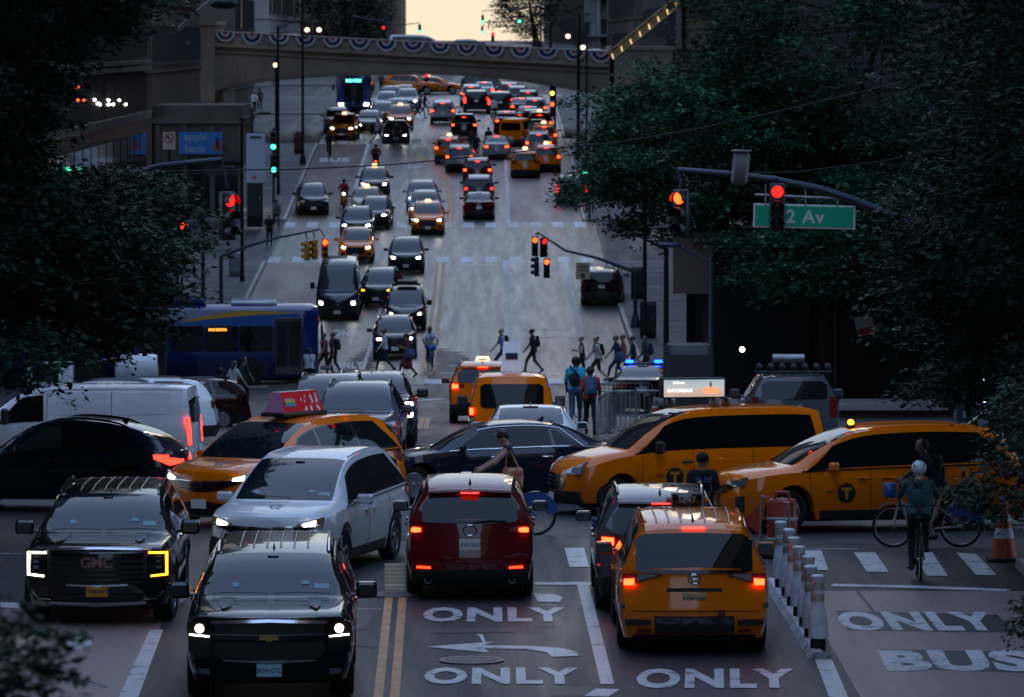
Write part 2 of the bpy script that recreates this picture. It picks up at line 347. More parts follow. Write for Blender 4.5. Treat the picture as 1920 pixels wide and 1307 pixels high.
# markings, near
for a, b in (((729, 1121), (708, 1320)), ((755, 1121), (739, 1320))): line_px([a, b], .115, PAINTY, 'centre_line')
line_px([(1092, 1094), (1139, 1284)], .17); line_px([(1118, 1307), (1140, 1293)], .3)
line_px([(1003, 1095), (1112, 1095)], .42, PAINTW, 'stop_line'); line_px([(1560, 1098), (1700, 1101), (1890, 1108)], .38, PAINTW, 'stop_line')
for q in ([(1058, 1028), (1095, 1028), (1105, 1064), (1068, 1064)], [(1503, 1033), (1540, 1033), (1553, 1070), (1517, 1070)], [(1601, 1037), (1641, 1037), (1666, 1073), (1625, 1073)],
          [(1712, 1037), (1748, 1037), (1777, 1081), (1738, 1081)], [(1793, 1037), (1830, 1040), (1868, 1079), (1830, 1079)]): poly_px(q, PAINTW, 'crosswalk_bar')
poly_px([(281, 1182), (306, 1182), (258, 1312), (221, 1312)], PAINTW, 'lane_line'); poly_px([(326, 1078), (352, 1078), (349, 1125), (330, 1140)], PAINTW, 'lane_line')
poly_px([(1528, 1238), (1560, 1238), (1592, 1312), (1556, 1312)], PAINTW, 'lane_line')
word_px('ONLY', 793, 1062, 1140, 1167, bold=.042); word_px('ONLY', 795, 1087, 1253, 1284, bold=.042); word_px('ONLY', 1193, 1490, 1255, 1292, bold=.042)
poly_px([(1566, 1146), (1870, 1154), (1905, 1187), (1590, 1183)], DARKPATCH, 'dark_backing', .008); word_px('ONLY', 1572, 1868, 1148, 1184, PAINTD, bold=.05, skew=-14)
poly_px([(1648, 1218), (1935, 1224), (1965, 1264), (1665, 1254)], DARKPATCH, 'dark_backing', .008); word_px('BUS', 1655, 1935, 1220, 1260, PAINTD, bold=.055, skew=-12)
poly_px([(113, 1208), (125, 1198), (150, 1196), (170, 1201), (173, 1210), (150, 1219), (125, 1218)], PAINTW, 'painted_letter')
poly_px([(799, 1214), (928, 1204), (906, 1211), (985, 1212), (1050, 1216), (1080, 1222), (1085, 1231), (1035, 1233), (1024, 1224), (985, 1218), (908, 1217), (918, 1225)], PAINTW, 'turn_arrow')
poly_px([(1000, 1114), (1040, 1115), (1055, 1121), (1050, 1130), (1010, 1130)], PAINTW, 'turn_arrow')
poly_px([(893, 1190), (905, 1191), (911, 1206), (906, 1208), (899, 1194)], PAINTD, 'paint_spill')
poly_px([(0, 1130), (40, 1132), (36, 1142), (0, 1140)], PAINTW, 'road_marking')
line_px([(0, 1039), (40, 1039)], .10, PAINTD, 'lane_line'); line_px([(1510, 1030), (1610, 1030)], .08, PAINTD, 'lane_line'); line_px([(660, 1143), (715, 1143)], .05, PAINTD, 'lane_line')
# tar seams and utility cuts near the camera
for a, b in (((668, 1210), (700, 1214)), ((1600, 1100), (1640, 1150)), ((1000, 1175), (1040, 1174)), ((1150, 1248), (1180, 1247)), ((560, 1190), (540, 1307)), ((20, 1230), (200, 1290))): line_px([a, b], .05, DARKPATCH, 'tar_seam', .008)
for q in ([(640, 1150), (700, 1150), (690, 1180), (628, 1180)], [(1150, 1040), (1112, 1012), (1030, 1012), (1045, 1022)], [(820, 1180), (960, 1178), (965, 1186), (818, 1188)], [(1030, 1290), (1110, 1288), (1120, 1307), (1035, 1307)], [(1560, 1010), (1720, 1012), (1728, 1022), (1566, 1020)]): poly_px(q, DARKPATCH, 'utility_cut', .006)
# markings, middle distance
for dx in (-.14, .14):
    line_w(-2.35+dx*1.2, 206, -2.35+dx*1.2, 275, .17, PAINTY, 'centre_line'); line_px([(843+dx*28, 428), (846+dx*28, 385), (841+dx*26, 352), (828+dx*26, 325), (806+dx*24, 305), (783+dx*24, 291)], .16, PAINTY, 'centre_line')
    line_px([(792+dx*40, 805), (797+dx*40, 785)], .14, PAINTY, 'centre_line')
line_w(.98, 204, .98, 276, .34); line_w(4.1, 196, 4.1, 276, .26); line_w(-4.95, 206, -4.95, 258, .16); line_w(-7.4, 206, -7.4, 276, .2); line_w(1.25, 300, 1.25, 362, .22); line_w(-7.95, 300, -7.95, 362, .22)
for y in (306, 316, 327, 338): line_w(-4.9, y, -4.9, y+3.6, .14); line_w(-2.2+3.2, y+2, 0.2, y+2, .25)
bars(274.5, 278.0, -11, 5.5); bars(297, 300.5, -11, 5.5); bars(360, 365, -11, 5.0); bars(199, 203, -11.0, 6.0, PAINTD, .7, 1.5); bars(393, 397, -11, 5)
for (xa, xb, y) in ((-1.8, .7, 272), (-4.9, -2.6, 272.5), (1.4, 3.8, 268), (1.3, 4, 232), (4.3, 5.8, 235), (4.4, 5.8, 227), (4.4, 5.8, 216), (1.3, 3.9, 209), (-1.8, .5, 207.5), (-1.5, -.4, 213), (-4.6, -2.6, 216)): line_w(xa, y, xb, y, .32, PAINTD, 'stop_line')
word_px('ONLY', 622, 684, 618, 632, PAINTD, bold=.05); word_px('ONLY', 626, 682, 678, 692, PAINTD, bold=.05); word_px('BUS', 600, 655, 296, 304, PAINTD, bold=.05); word_px('ONLY', 506, 560, 566, 576, PAINTD, bold=.05)
poly_px([(772, 312), (790, 310), (788, 314), (770, 316)], PAINTD, 'turn_arrow')
for k in range(5):
    x = 1.5+k*.5; line_w(x, 236.4, x+.28, 236.4, .18, DARKPATCH, 'tar_patch', .013); line_w(x, 205.5, x+.3, 205.5, .3, DARKPATCH, 'tar_patch', .013)
for q in ([(385, 768), (412, 762), (418, 770), (392, 776)], [(468, 757), (497, 752), (502, 761), (474, 766)], [(505, 752), (520, 748), (526, 757), (512, 761)]): poly_px(q, PAINTW, 'crosswalk_bar')
line_px([(775, 835), (835, 833)], .14, PAINTD, 'stop_line'); line_px([(782, 752), (830, 748)], .5, PAINTD, 'stop_line'); line_px([(850, 812), (872, 812)], .3, PAINTD, 'stop_line')
# manhole covers: thin ribbed iron discs
IRON = mat('cast_iron', (.30, .29, .27), .35, metal=.7, noise=.3, nscale=30, bump=.6, bscale=60)
def manhole(px, py, r):
    p = P(px, py); m = MB(); m.lathe([(0, .022), (r*.86, .022), (r*.88, .016), (r*.92, .016), (r*.93, .024), (r, .024), (r, 0)], 28)
    for k in range(-6, 7):
        hw = math.sqrt(max(0, (r*.82)**2-(k*r*.12)**2)); m.box((0, k*r*.12, .025), (2*hw, r*.05, .008))
    return tag(m.build('manhole_cover', IRON, None, 40, p), None, 'manhole')
tag(manhole(884, 1240, .42), 'pale round manhole cover between painted arrow and the word below it')
tag(manhole(738, 1117, .36), 'manhole cover at the end of the double yellow line beside red car')
# sidewalks with kerbs
def sidewalk(name, x0, x1, y0, y1, side, label=None):
    """raised paving between x0 (kerb side) and x1; kerb is a part"""
    ys = list(np.arange(y0, y1, 3.0))+[y1]; H = .14; kx = x0+side*.2
    vv = []; ff = []
    for y in ys:
        for x in (kx, (kx+x1)/2, x1): vv.append((x, y, gz(x0, y)+H))
    for j in range(len(ys)-1):
        for i in range(2): ff.append((j*3+i, j*3+i+1, (j+1)*3+i+1, (j+1)*3+i))
    a = len(vv)
    for x in (kx, (kx+x1)/2, x1): vv.append((x, y0, gz(x0, y0)-.3))
    for i in range(2): ff.append((a+i, a+i+1, i+1, i))
    s = link(name, pyd(name, vv, ff), WALK); s['kind'] = 'structure'
    m = MB(); prev = None
    for j in range(len(ys)-1):
        ya, yb = ys[j], ys[j+1]-.012
        za, zb = gz(x0, ya), gz(x0, yb); o = side*.03
        m.add([(x0, ya, za-.05), (x0+o, ya, za+H+.004), (kx, ya, za+H+.004), (x0, yb, zb-.05), (x0+o, yb, zb+H+.004), (kx, yb, zb+H+.004), (kx, ya, za-.3), (kx, yb, zb-.3)], [(0, 3, 4, 1), (1, 4, 5, 2), (0, 1, 2, 6), (3, 7, 5, 4)])
    m.build('kerb', KERB, s)
    # expansion joints: thin dark grooves
    g = MB()
    for y in np.arange(y0+1.5, y1, 1.5 if y1 < 120 else 3.0): g.box(((kx+x1)/2, y, gz(x0, y)+H), (abs(x1-kx), .02, .012))
    if len(g.v): g.build('paving_joint', DARKPATCH, s)
    return s
sidewalk('sidewalk_left', -10.3, -17.5, -40, 86, -1); sidewalk('sidewalk_right', 8.05, 15.5, -40, 81, 1)
sidewalk('sidewalk_left', -11.3, -17.5, 212, 274, -1); sidewalk('sidewalk_right', 6.15, 12.5, 208, 274, 1)
sidewalk('sidewalk_left', -11.3, -17.5, 301, 359, -1); sidewalk('sidewalk_right', 5.4, 12.5, 301, 359, 1)
sidewalk('sidewalk_left', -11.3, -18.5, 398, 432, -1); sidewalk('sidewalk_right', 5.2, 12.5, 366, 432, 1)
sidewalk('sidewalk_left', -11.3, -18.5, 462, 900, -1); sidewalk('sidewalk_right', 5.2, 12.5, 462, 900, 1)
sidewalk('sidewalk_right', 4.9, 14.5, 124, 172, 1)
# ------------------------------------------------------------------ vehicles
def wheel_mesh(Rw, w, style):
    t = MB(); r = Rw
    t.lathe([(r*.66, -w*.42), (r*.80, -w*.5), (r*.93, -w*.47), (r*.985, -w*.34), (r, 0), (r*.985, w*.34), (r*.93, w*.47), (r*.80, w*.5), (r*.66, w*.42)], 28, 'x', closed=True)
    m = MB(); q = r*.67
    m.lathe([(q, -w*.3), (q, w*.40), (q*.93, w*.44), (q*.90, w*.40), (q*.88, w*.16), (q*.2, w*.12), (0, w*.12)], 28, 'x')
    if style == 'steel':
        m.lathe([(q*.55, w*.13), (q*.5, w*.2), (q*.2, w*.22), (0, w*.22)], 16, 'x')
    else:
        n = {'five': 5, 'ten': 10}.get(style, 5)
        for k in range(n):
            a = 2*math.pi*k/n; rot = Matrix.Rotation(a, 3, 'X')
            m.box(rot @ Vector((w*.33, 0, q*.52)), (w*.16, q*(.26 if n == 5 else .13), q*.88), 0, rot, .85)
        m.lathe([(q*.24, w*.12), (q*.22, w*.44), (q*.10, w*.46), (0, w*.46)], 14, 'x')
    for k in range(5):
        a = 2*math.pi*k/5+.3; m.ball((w*.40, q*.15*math.cos(a), q*.15*math.sin(a)), .014, 5, 4)
    return fix(t.mesh('wheel', 40)), fix(m.mesh('rim', 30))
class Car:
    def __init__(s, L, W, H, top, belt, wr, hw, nose, tail, wheels, clr=.2, bowf=.22, bowr=.10, clad=False, arch=1.14, sec=None):
        s.L, s.W, s.H = L, W, H; s.top = pchip(top); s.belt = pchip(belt); s.wr = pchip(wr); s.hw = pchip(hw); s.nose = pchip(nose); s.tail = pchip(tail)
        s.xf, s.xr, s.R = wheels; s.clr, s.bowf, s.bowr, s.clad, s.arch = clr, bowf, bowr, clad, arch
        s.zl = clr-.03; s.parts = []
        s.body(top)
    def section(s, x, arch=True):
        T, B = s.top(x), s.belt(x); w = s.hw(x)*s.W/2; r = s.wr(x)*s.W/2; b = s.clr; t = max(T-B, .02); h = B-b; y6 = .965*w
        q = lambda f: y6+(r-y6)*f
        pts = [(0, b), (.80*w, b), (.93*w, b+.03), (.975*w, b+.18*h/.6), (w, b+h*.5), (.995*w, b+h*.78), (y6, B), (q(.05), B+.035*t), (q(.52)+.012, B+.47*t), (q(.93), B+.83*t), (r*.955, B+.945*t), (r*.72, B+.988*t), (r*.36, B+.998*t), (0, B+t)]
        if arch:
            Ra = s.R*s.arch
            for xw in (s.xf, s.xr):
                d = x-xw
                if abs(d) < Ra:
                    za = s.R+math.sqrt(Ra*Ra-d*d)*.97; zz = za
                    for k in range(1, 6):
                        y, z = pts[k]
                        if z < zz: z = zz
                        pts[k] = (y, z); zz = z+.012
        return pts
    def place(s, x, y, z):
        L = s.L; e = abs(y)/(s.W/2); q = x
        q += s.nose(z)*math.exp(-x/.4); q -= s.tail(z)*math.exp(-(L-x)/.9)
        f = max(0, 1-x/(.5*L)); q += s.bowf*e*e*f*f; g = max(0, 1-(L-x)/(.4*L)); q -= s.bowr*e*e*g*g
        return Vector((y, q-L/2, z))
    def S(s, x, k, sgn=1, off=0.0):
        p = s.raw(x, k, sgn)
        if off:
            e = .02; k2 = min(k+.05, 12.99); n = (s.raw(min(x+e, s.L), k, sgn)-s.raw(max(x-e, 0), k, sgn)).cross(s.raw(x, k2, sgn)-s.raw(x, k2-.1, sgn))
            if n.length > 1e-9:
                n.normalize(); n = n if sgn < 0 else -n
                c = Vector((0, p.y*.55, .75))
                if n.dot(p-c) < 0: n = -n
                p = p+n*off
        return p
    def raw(s, x, k, sgn):
        pts = s.section(x); i = min(int(k), 12); f = k-i; a, b = pts[i], pts[i+1]
        return s.place(x, sgn*(a[0]+(b[0]-a[0])*f), a[1]+(b[1]-a[1])*f)
    def front(s, y, z, off=0.0): return Vector((y, s.nose(z)+s.bowf*(y/(s.W/2))**2-s.L/2-off, z))
    def rear(s, y, z, off=0.0): return Vector((y, s.L/2-s.tail(z)-s.bowr*(y/(s.W/2))**2+off, z))
    def side(s, x, z, sgn, off=0.0):
        lo, hi = 1.5, 9.0
        for _ in range(24):
            m = (lo+hi)/2
            if s.raw(x, m, 1).z < z: lo = m
            else: hi = m
        p = s.S(x, lo, sgn, off); return p
    def body(s, top):
        L = s.L; xs = {0.0, .04, .1, .2, .35, L, L-.04, L-.12, L-.25, L-.45}; Ra = s.R*s.arch
        for xw in (s.xf, s.xr):
            for f in (-1.002, -.998, -.95, -.85, -.7, -.5, -.25, 0, .25, .5, .7, .85, .95, .998, 1.002): xs.add(xw+Ra*f)
        for p in top: xs.add(p[0])
        x = .5
        while x < L-.5: xs.add(x); x += .16
        xs = sorted(x for x in xs if 0 <= x <= L)
        o = [xs[0]]
        for x in xs[1:]:
            if x-o[-1] > .003: o.append(x)
        xs = o; vv = []; ff = []; mi = []; n = 27
        for x in xs:
            pts = s.section(x)
            row = [s.place(x, -y, z) for (y, z) in pts]+[s.place(x, y, z) for (y, z) in pts[-2::-1]]
            vv += row                                    # k: 0..13 left to centre, 14..26 back to the bottom right
        for i in range(len(xs)-1):
            for k in range(n):
                k2 = (k+1) % n; kk = k if k < 13 else 26-k-1
                ff.append((i*n+k, (i+1)*n+k, (i+1)*n+k2, i*n+k2))
                mi.append(2 if kk <= 0 or k == 26 else (1 if kk < 3 and s.clad else (2 if kk < 1 else 0)))
        # end caps: rows between left and right
        for xi, fn in ((0, s.front), (len(xs)-1, s.rear)):
            pts = s.section(xs[xi]); base = len(vv); nc = 11; cols = [-1, -.86, -.66, -.44, -.22, 0, .22, .44, .66, .86, 1]
            for k, (y, z) in enumerate(pts):
                for c in cols: vv.append(fn(y*c, z))
            for k in range(13):
                for c in range(nc-1):
                    q = (base+k*nc+c, base+k*nc+c+1, base+(k+1)*nc+c+1, base+(k+1)*nc+c); ff.append(q if xi == 0 else q[::-1]); mi.append(1 if k < 2 else 0)
        me = pyd('body', vv, ff, None, mi); bm = bmesh.new(); bm.from_mesh(me); bmesh.ops.remove_doubles(bm, verts=bm.verts, dist=2e-4); bmesh.ops.dissolve_degenerate(bm, edges=bm.edges, dist=1e-5)
        bmesh.ops.recalc_face_normals(bm, faces=bm.faces); bm.to_mesh(me); bm.free()
        me.polygons.foreach_set('use_smooth', [True]*len(me.polygons)); me.set_sharp_from_angle(angle=R(32))
        s.part('body', me, ['P', PLASTIC, UNDER])
        # dark tub that closes the wheel wells
        m = MB(); m.box((0, 0, s.clr+.13), (s.W*.72, L*.88, .28)); s.part('chassis', m.mesh('chassis'), [UNDER])
    def part(s, name, me, mats, face='a', sub=None, loc=None):
        for k in mats: me.materials.append(k if not isinstance(k, str) else PLASTIC)
        s.parts.append(dict(name=name, me=me, mats=mats, face=face, sub=sub, loc=loc)); return len(s.parts)-1
    def cols(s, cs, n):
        """resample columns (u, lo, hi) to n columns"""
        us = np.linspace(cs[0][0], cs[-1][0], n); a = [c[0] for c in cs]
        us = sorted(set(list(us)+a)); return [(u, float(np.interp(u, a, [c[1] for c in cs])), float(np.interp(u, a, [c[2] for c in cs]))) for u in us]
    def fpanel(s, name, cs, mats, rear=False, off=.012, depth=.05, n=6, nz=3, mirror=False, sub=None, smooth=30, only=None):
        fn = s.rear if rear else s.front; ids = []
        for sg in ((1, -1) if mirror else (1,)):
            if only is not None and sg != only: continue
            m = MB(); cc = s.cols(cs, n)
            g = [[fn(u*sg, lo+(hi-lo)*j/(nz-1), off) for j in range(nz)] for (u, lo, hi) in cc]; b = [[fn(u*sg, lo+(hi-lo)*j/(nz-1), off-depth) for j in range(nz)] for (u, lo, hi) in cc]
            m.shell(g, b); ids.append(s.part(name, fix(m.mesh(name, smooth)), mats, 'r' if rear else 'f', sub))
        return ids[0]
    def spanel(s, name, cs, mats, sg=1, off=.006, depth=.02, n=6, nk=5, face='a', sub=None):
        m = MB(); cc = s.cols(cs, n)
        g = [[s.S(u, lo+(hi-lo)*j/(nk-1), sg, off) for j in range(nk)] for (u, lo, hi) in cc]; b = [[s.S(u, lo+(hi-lo)*j/(nk-1), sg, off-depth) for j in range(nk)] for (u, lo, hi) in cc]
        m.shell(g, b); return s.part(name, fix(m.mesh(name, 40)), mats, face, sub)
    def wind(s, name, xa, xb, klo=10.15, mats=(GLASSW,), face='a', off=.006, n=7):
        """glass that wraps across the car between two stations"""
        m = MB(); ks = list(np.linspace(klo, 13, 7)); g = []; b = []
        for i in range(n):
            x = xa+(xb-xa)*i/(n-1)
            g.append([s.S(x, k, -1, off) for k in ks]+[s.S(x, k, 1, off) for k in ks[-2::-1]]); b.append([s.S(x, k, -1, off-.02) for k in ks]+[s.S(x, k, 1, off-.02) for k in ks[-2::-1]])
        m.shell(g, b); return s.part(name, fix(m.mesh(name, 40)), list(mats), face)
    def pane(s, x0b, x0t, x1b, x1t, klo=7.2, khi=8.93, m_=GLASS, off=.007):
        for sg in (1, -1):
            m = MB(); g = []; b = []; nu, nk = 6, 5
            for i in range(nu):
                f = i/(nu-1); ra = []; rb = []
                for j in range(nk):
                    h = j/(nk-1); k = klo+(khi-klo)*h; x = (x0b+(x0t-x0b)*h)*(1-f)+(x1b+(x1t-x1b)*h)*f
                    ra.append(s.S(x, k, sg, off)); rb.append(s.S(x, k, sg, off-.02))
                g.append(ra); b.append(rb)
            m.shell(g, b); s.part('window', fix(m.mesh('window', 40)), [m_])
    def band(s, xa, xat, xb, xbt, klo=7.12, khi=9.0, m_=GLOSSB):
        for sg in (1, -1):
            m = MB(); g = []; b = []; nu, nk = 16, 5
            for i in range(nu):
                f = i/(nu-1); ra = []; rb = []
                for j in range(nk):
                    h = j/(nk-1); k = klo+(khi-klo)*h; x = (xa+(xat-xa)*h)*(1-f)+(xb+(xbt-xb)*h)*f; ra.append(s.S(x, k, sg, .0035)); rb.append(s.S(x, k, sg, -.01))
                g.append(ra); b.append(rb)
            m.shell(g, b); s.part('window_surround', fix(m.mesh('window_surround', 40)), [m_])
    def wheels(s, style='five', rim=RIM, w=.24):
        t, r = wheel_mesh(s.R, w, style); y = s.W/2-w/2-.015
        for x in (s.xf, s.xr):
            for sg in (1, -1):
                i = s.part('wheel', t if not s.parts or True else t, [RUBBER], 'a', None, (sg*y, x-s.L/2, s.R, sg)); s.part('rim', r, [rim], 'a', i, (0, 0, 0, 1))
        s.wheel_lat = y
    def mirrors(s, x, k=7.25, sz=(.22, .12, .16), mats=('P',), out=.14, up=.05):
        for sg in (1, -1):
            p = s.S(x, k, sg); m = MB(); m.rbox((p.x+sg*(out+.02), p.y, p.z+up), sz, .035); m.tube([(p.x-sg*.03, p.y, p.z), (p.x+sg*out*.7, p.y, p.z+up*.4)], .028, 6)
            i = s.part('mirror', m.mesh('mirror', 30), list(mats)); g = MB(); g.rbox((p.x+sg*(out+.02), p.y+sz[1]/2+.002, p.z+up), (sz[0]*.84, .01, sz[2]*.8), .01); s.part('mirror_glass', g.mesh('mirror_glass'), [GLASSL], 'r', i)
    def handles(s, xs, z, m_='P'):
        for x in xs:
            for sg in (1, -1):
                p = s.side(x, z, sg, .02); m = MB(); m.rbox((p.x, p.y, p.z), (.035, .20, .035), .012); s.part('door_handle', m.mesh('door_handle', 40), [m_])
    def seams(s, xs, klo=2.2, khi=7.1):
        for x in xs:
            for sg in (1, -1): s.spanel('door_seam', [(x-.005, klo, khi), (x+.005, klo, khi)], [UNDER], sg, .003, .012, 2, 9)
    def rails(s, xa, xb, m_=GLOSSB, k=10.0, h=.05):
        for sg in (1, -1):
            m = MB(); pts = [s.S(xa+(xb-xa)*i/8, k, sg) for i in range(9)]; pts = [p+Vector((0, 0, h*(0.1 if i in (0, 8) else 1))) for i, p in enumerate(pts)]
            m.tube(pts, .022, 6); s.part('roof_rail', m.mesh('roof_rail', 50), [m_])
    def fin(s, x, m_='P'):
        p = s.S(x, 13, 1); m = MB(); m.add([(0, p.y-.09, p.z-.01), (.022, p.y+.05, p.z-.01), (0, p.y+.07, p.z+.075), (-.022, p.y+.05, p.z-.01), (0, p.y+.04, p.z+.08)], [(0, 1, 4), (0, 4, 3), (1, 2, 4), (3, 4, 2), (1, 3, 2), (0, 3, 1)]); s.part('antenna_fin', m.mesh('antenna_fin'), [m_])
    def ribs(s, xa, xb, n=6, span=.55):
        for i in range(n):
            f = -1+2*i/(n-1); sg = 1 if f >= 0 else -1; k = 13-abs(f)*span*3.2
            g = MB(); pts = [s.S(xa+(xb-xa)*j/6, k, sg)+Vector((0, 0, -.004)) for j in range(7)]; g.tube(pts, .015, 8); s.part('roof_rib', g.mesh('roof_rib', 60), [RIBM])
    def plate(s, z, rear=False, m_='L', w=.305, h=.155):
        fn = s.rear if rear else s.front; p = fn(0, z, .03); m = MB(); m.rbox((p.x, p.y, p.z), (w, .014, h), .006); s.part('license_plate', m.mesh('license_plate'), [m_], 'r' if rear else 'f')
    def wiper(s, xa, lat0, lat1, rise=.5):
        m = MB(); pts = []
        for i in range(5):
            f = i/4; y = lat0+(lat1-lat0)*f; r = s.section(xa+.08)[10][0]; k = 13-abs(y)/max(r, .1)*3; p = s.S(xa+.05+.10*math.sin(f*math.pi)*rise, max(k, 10.2), 1 if y >= 0 else -1, .012); pts.append(p)
        m.tube(pts, .006, 5); s.part('wiper', m.mesh('wiper'), [PLASTIC], 'f')

def mirror_cols(cs): return [(-c[0], c[1], c[2]) for c in cs[::-1]]+[c for c in cs if c[0] > 0]
TYPES = {}
# --- full-size SUV, two fronts
def big_suv(kind):
    c = Car(5.45, 2.05, 1.75, [(0, 1.06), (.1, 1.10), (.5, 1.125), (1.1, 1.14), (1.50, 1.15), (1.85, 1.36), (2.2, 1.54), (2.5, 1.62), (3.3, 1.68), (4.6, 1.675), (5.2, 1.65), (5.45, 1.60)], [(0, 1.0), (1.3, 1.07), (3, 1.10), (5.45, 1.11)],
            [(0, .86), (1.4, .86), (2.2, .74), (2.6, .72), (4.6, .71), (5.45, .69)], [(0, .90), (.06, .935), (.2, .97), (.5, .99), (1, 1), (4.7, 1), (5.2, .98), (5.45, .93)], [(.2, .16), (.4, .03), (.6, 0), (.95, .0), (1.08, .05), (1.16, .12), (1.3, .2)],
            [(.2, .08), (.45, 0), (.75, .02), (1.2, .05), (1.8, .26)], (.98, 4.05, .40), .26, .20, .06, arch=1.16)
    c.wind('windshield', 1.55, 2.44); gr = [(-.0, 0, 0)]
    if kind == 'c':
        gi = c.fpanel('grille', [(-.68, .72, 1.03), (-.62, .60, 1.05), (0, .58, 1.06), (.62, .60, 1.05), (.68, .72, 1.03)], [PLASTIC], off=.012, n=9)
        for z in (.64, .71, .78, .86, .94, 1.01): c.fpanel('grille_slat', [(-.63, z, z+.022), (0, z-.006, z+.018), (.63, z, z+.022)], [GLOSSB], off=.035, depth=.03, n=7, nz=2, sub=gi)
        c.fpanel('grille_surround', [(-.74, 1.045, 1.075), (0, 1.065, 1.095), (.74, 1.045, 1.075)], [CHROME], off=.03, n=9, nz=2); c.fpanel('grille_surround', [(-.42, .565, .59), (0, .545, .575), (.42, .565, .59)], [CHROME], off=.03, n=7, nz=2)
        for sg in (1, -1):
            v = 'H' if sg < 0 else 'A'
            h = c.fpanel('headlight', [(.70, .66, 1.03), (.80, .64, 1.04), (.985, .66, 1.05)], [GLOSSB], off=.014, mirror=True, only=sg)
            c.fpanel('light_bar', [(.93, .70, 1.02), (.96, .70, 1.02)], [v], off=.03, sub=h, mirror=True, only=sg, n=2, nz=5); c.fpanel('light_bar', [(.70, 1.0, 1.025), (.96, .995, 1.02)], [v], off=.03, sub=h, mirror=True, only=sg, nz=2); c.fpanel('light_bar', [(.73, .68, .705), (.96, .70, .725)], [v], off=.03, sub=h, mirror=True, only=sg, nz=2)
            for z in (.79, .87, .94): c.fpanel('lamp', [(.80, z, z+.045), (.87, z, z+.045)], [HEADO], off=.028, sub=h, mirror=True, only=sg, n=2, nz=2)
        c.fpanel('skid_trim', [(-.66, .30, .34), (0, .27, .33), (.66, .30, .34)], [CHROME], off=.02, n=9, nz=2); c.fpanel('lower_grille', [(-.6, .36, .44), (0, .34, .44), (.6, .36, .44)], [PLASTIC], off=.008, n=7)
        c.fpanel('fog_recess', [(.66, .40, .56), (.94, .44, .58)], [GLOSSB], off=.01, mirror=True); c.fpanel('fog_trim', [(.64, .36, .38), (.80, .37, .39), (.90, .46, .50)], [CHROME], off=.02, mirror=True, nz=2); c.plate(.49)
    else:
        gi = c.fpanel('grille', [(-.66, .66, .98), (-.6, .57, 1.0), (0, .55, 1.01), (.6, .57, 1.0), (.66, .66, .98)], [PLASTIC], off=.012, n=9)
        c.fpanel('grille_bar', [(-.72, .80, .855), (0, .79, .85), (.72, .80, .855)], [GLOSSB], off=.04, n=9, sub=gi); c.fpanel('grille_surround', [(-.70, .985, 1.02), (0, 1.01, 1.045), (.70, .985, 1.02)], [CHROME], off=.03, n=9, nz=2, sub=gi)
        c.fpanel('grille_surround', [(-.56, .535, .56), (0, .515, .545), (.56, .535, .56)], [CHROME], off=.03, n=7, nz=2, sub=gi); c.fpanel('grille_chrome', [(-.7, .858, .866), (0, .852, .86), (.7, .858, .866)], [CHROME], off=.045, n=7, nz=2, sub=gi)
        for sg in (1, -1):
            h = c.fpanel('headlight', [(.70, .62, 1.0), (.80, .60, 1.0), (.97, .64, 1.0)], [GLOSSB], off=.014, mirror=True, only=sg); p = c.front(sg*.84, .925, .025); mm = MB(); mm.ball(p, .052, 14, 10, 0, (1, .4, 1)); c.part('lamp', mm.mesh('lamp', 60), ['H'], 'f', h)
            c.fpanel('light_bar', [(.72, .825, .84), (.96, .84, .855)], [DRL], off=.03, sub=h, mirror=True, only=sg, nz=2); c.fpanel('lamp_surround', [(.69, .845, 1.0), (.78, .84, 1.0)], [GLOSSB], off=.028, sub=h, mirror=True, only=sg)
        c.fpanel('lower_grille', [(-.7, .30, .40), (0, .28, .40), (.7, .30, .40)], [PLASTIC], off=.008, n=7); c.fpanel('bumper_lip', [(-.93, .50, .525), (0, .475, .50), (.93, .50, .525)], ['P'], off=.02, n=9, nz=2); c.fpanel('fog_lamp', [(.72, .36, .44), (.86, .38, .44)], [HEADO], off=.012, mirror=True); c.plate(.43)
        m = MB()
        for d in ((.105, .030), (.036, .040)):
            pass
        p = c.front(0, .825, .055); bt = MB(); a, b_, e, q = .115, .042, .024, .04
        bt.add([(-a, 0, -e), (-q, 0, -e), (-q, 0, -b_), (q, 0, -b_), (q, 0, -e), (a, 0, -e), (a*.9, 0, e), (q, 0, e), (q, 0, b_), (-q, 0, b_), (-q, 0, e), (-a*1.02, 0, e)], [(0, 1, 4, 5, 6, 7, 10, 11), (1, 2, 3, 4), (7, 8, 9, 10)])
        me = bt.mesh('badge'); xform(me, lambda x, y, z: (x+p.x, y+p.y, z+p.z)); c.part('badge', me, [mat('gold_badge', (.50, .33, .10), .3, metal=.8)], 'f')
    c.band(1.90, 2.34, 5.05, 4.86); c.pane(1.98, 2.42, 2.72, 2.68); c.pane(2.80, 2.76, 3.75, 3.70); c.pane(3.84, 3.80, 5.0, 4.80)
    c.fpanel('rear_window', [(-.72, 1.16, 1.45), (-.60, 1.14, 1.53), (.60, 1.14, 1.53), (.72, 1.16, 1.45)], [GLASS], True, n=8); c.fpanel('tail_light', [(.78, .74, 1.18), (.93, .74, 1.18)], ['T'], True, mirror=True); c.plate(.92, True); c.fpanel('brake_light', [(-.22, 1.575, 1.60), (.22, 1.575, 1.60)], ['B'], True)
    c.wheels('five', RIM, .28); c.mirrors(2.06, 7.1, (.26, .14, .2), (GLOSSB,), .17, .07); c.rails(2.6, 4.9, CHROME, 10.1, .055); c.fin(2.72); c.handles((2.62, 3.65), 1.02); c.seams((1.72, 2.76, 3.79)); c.ribs(2.75, 5.1, 6, .5)
    c.wiper(1.55, -.7, -.05, .2); c.wiper(1.55, .02, .66, .2)
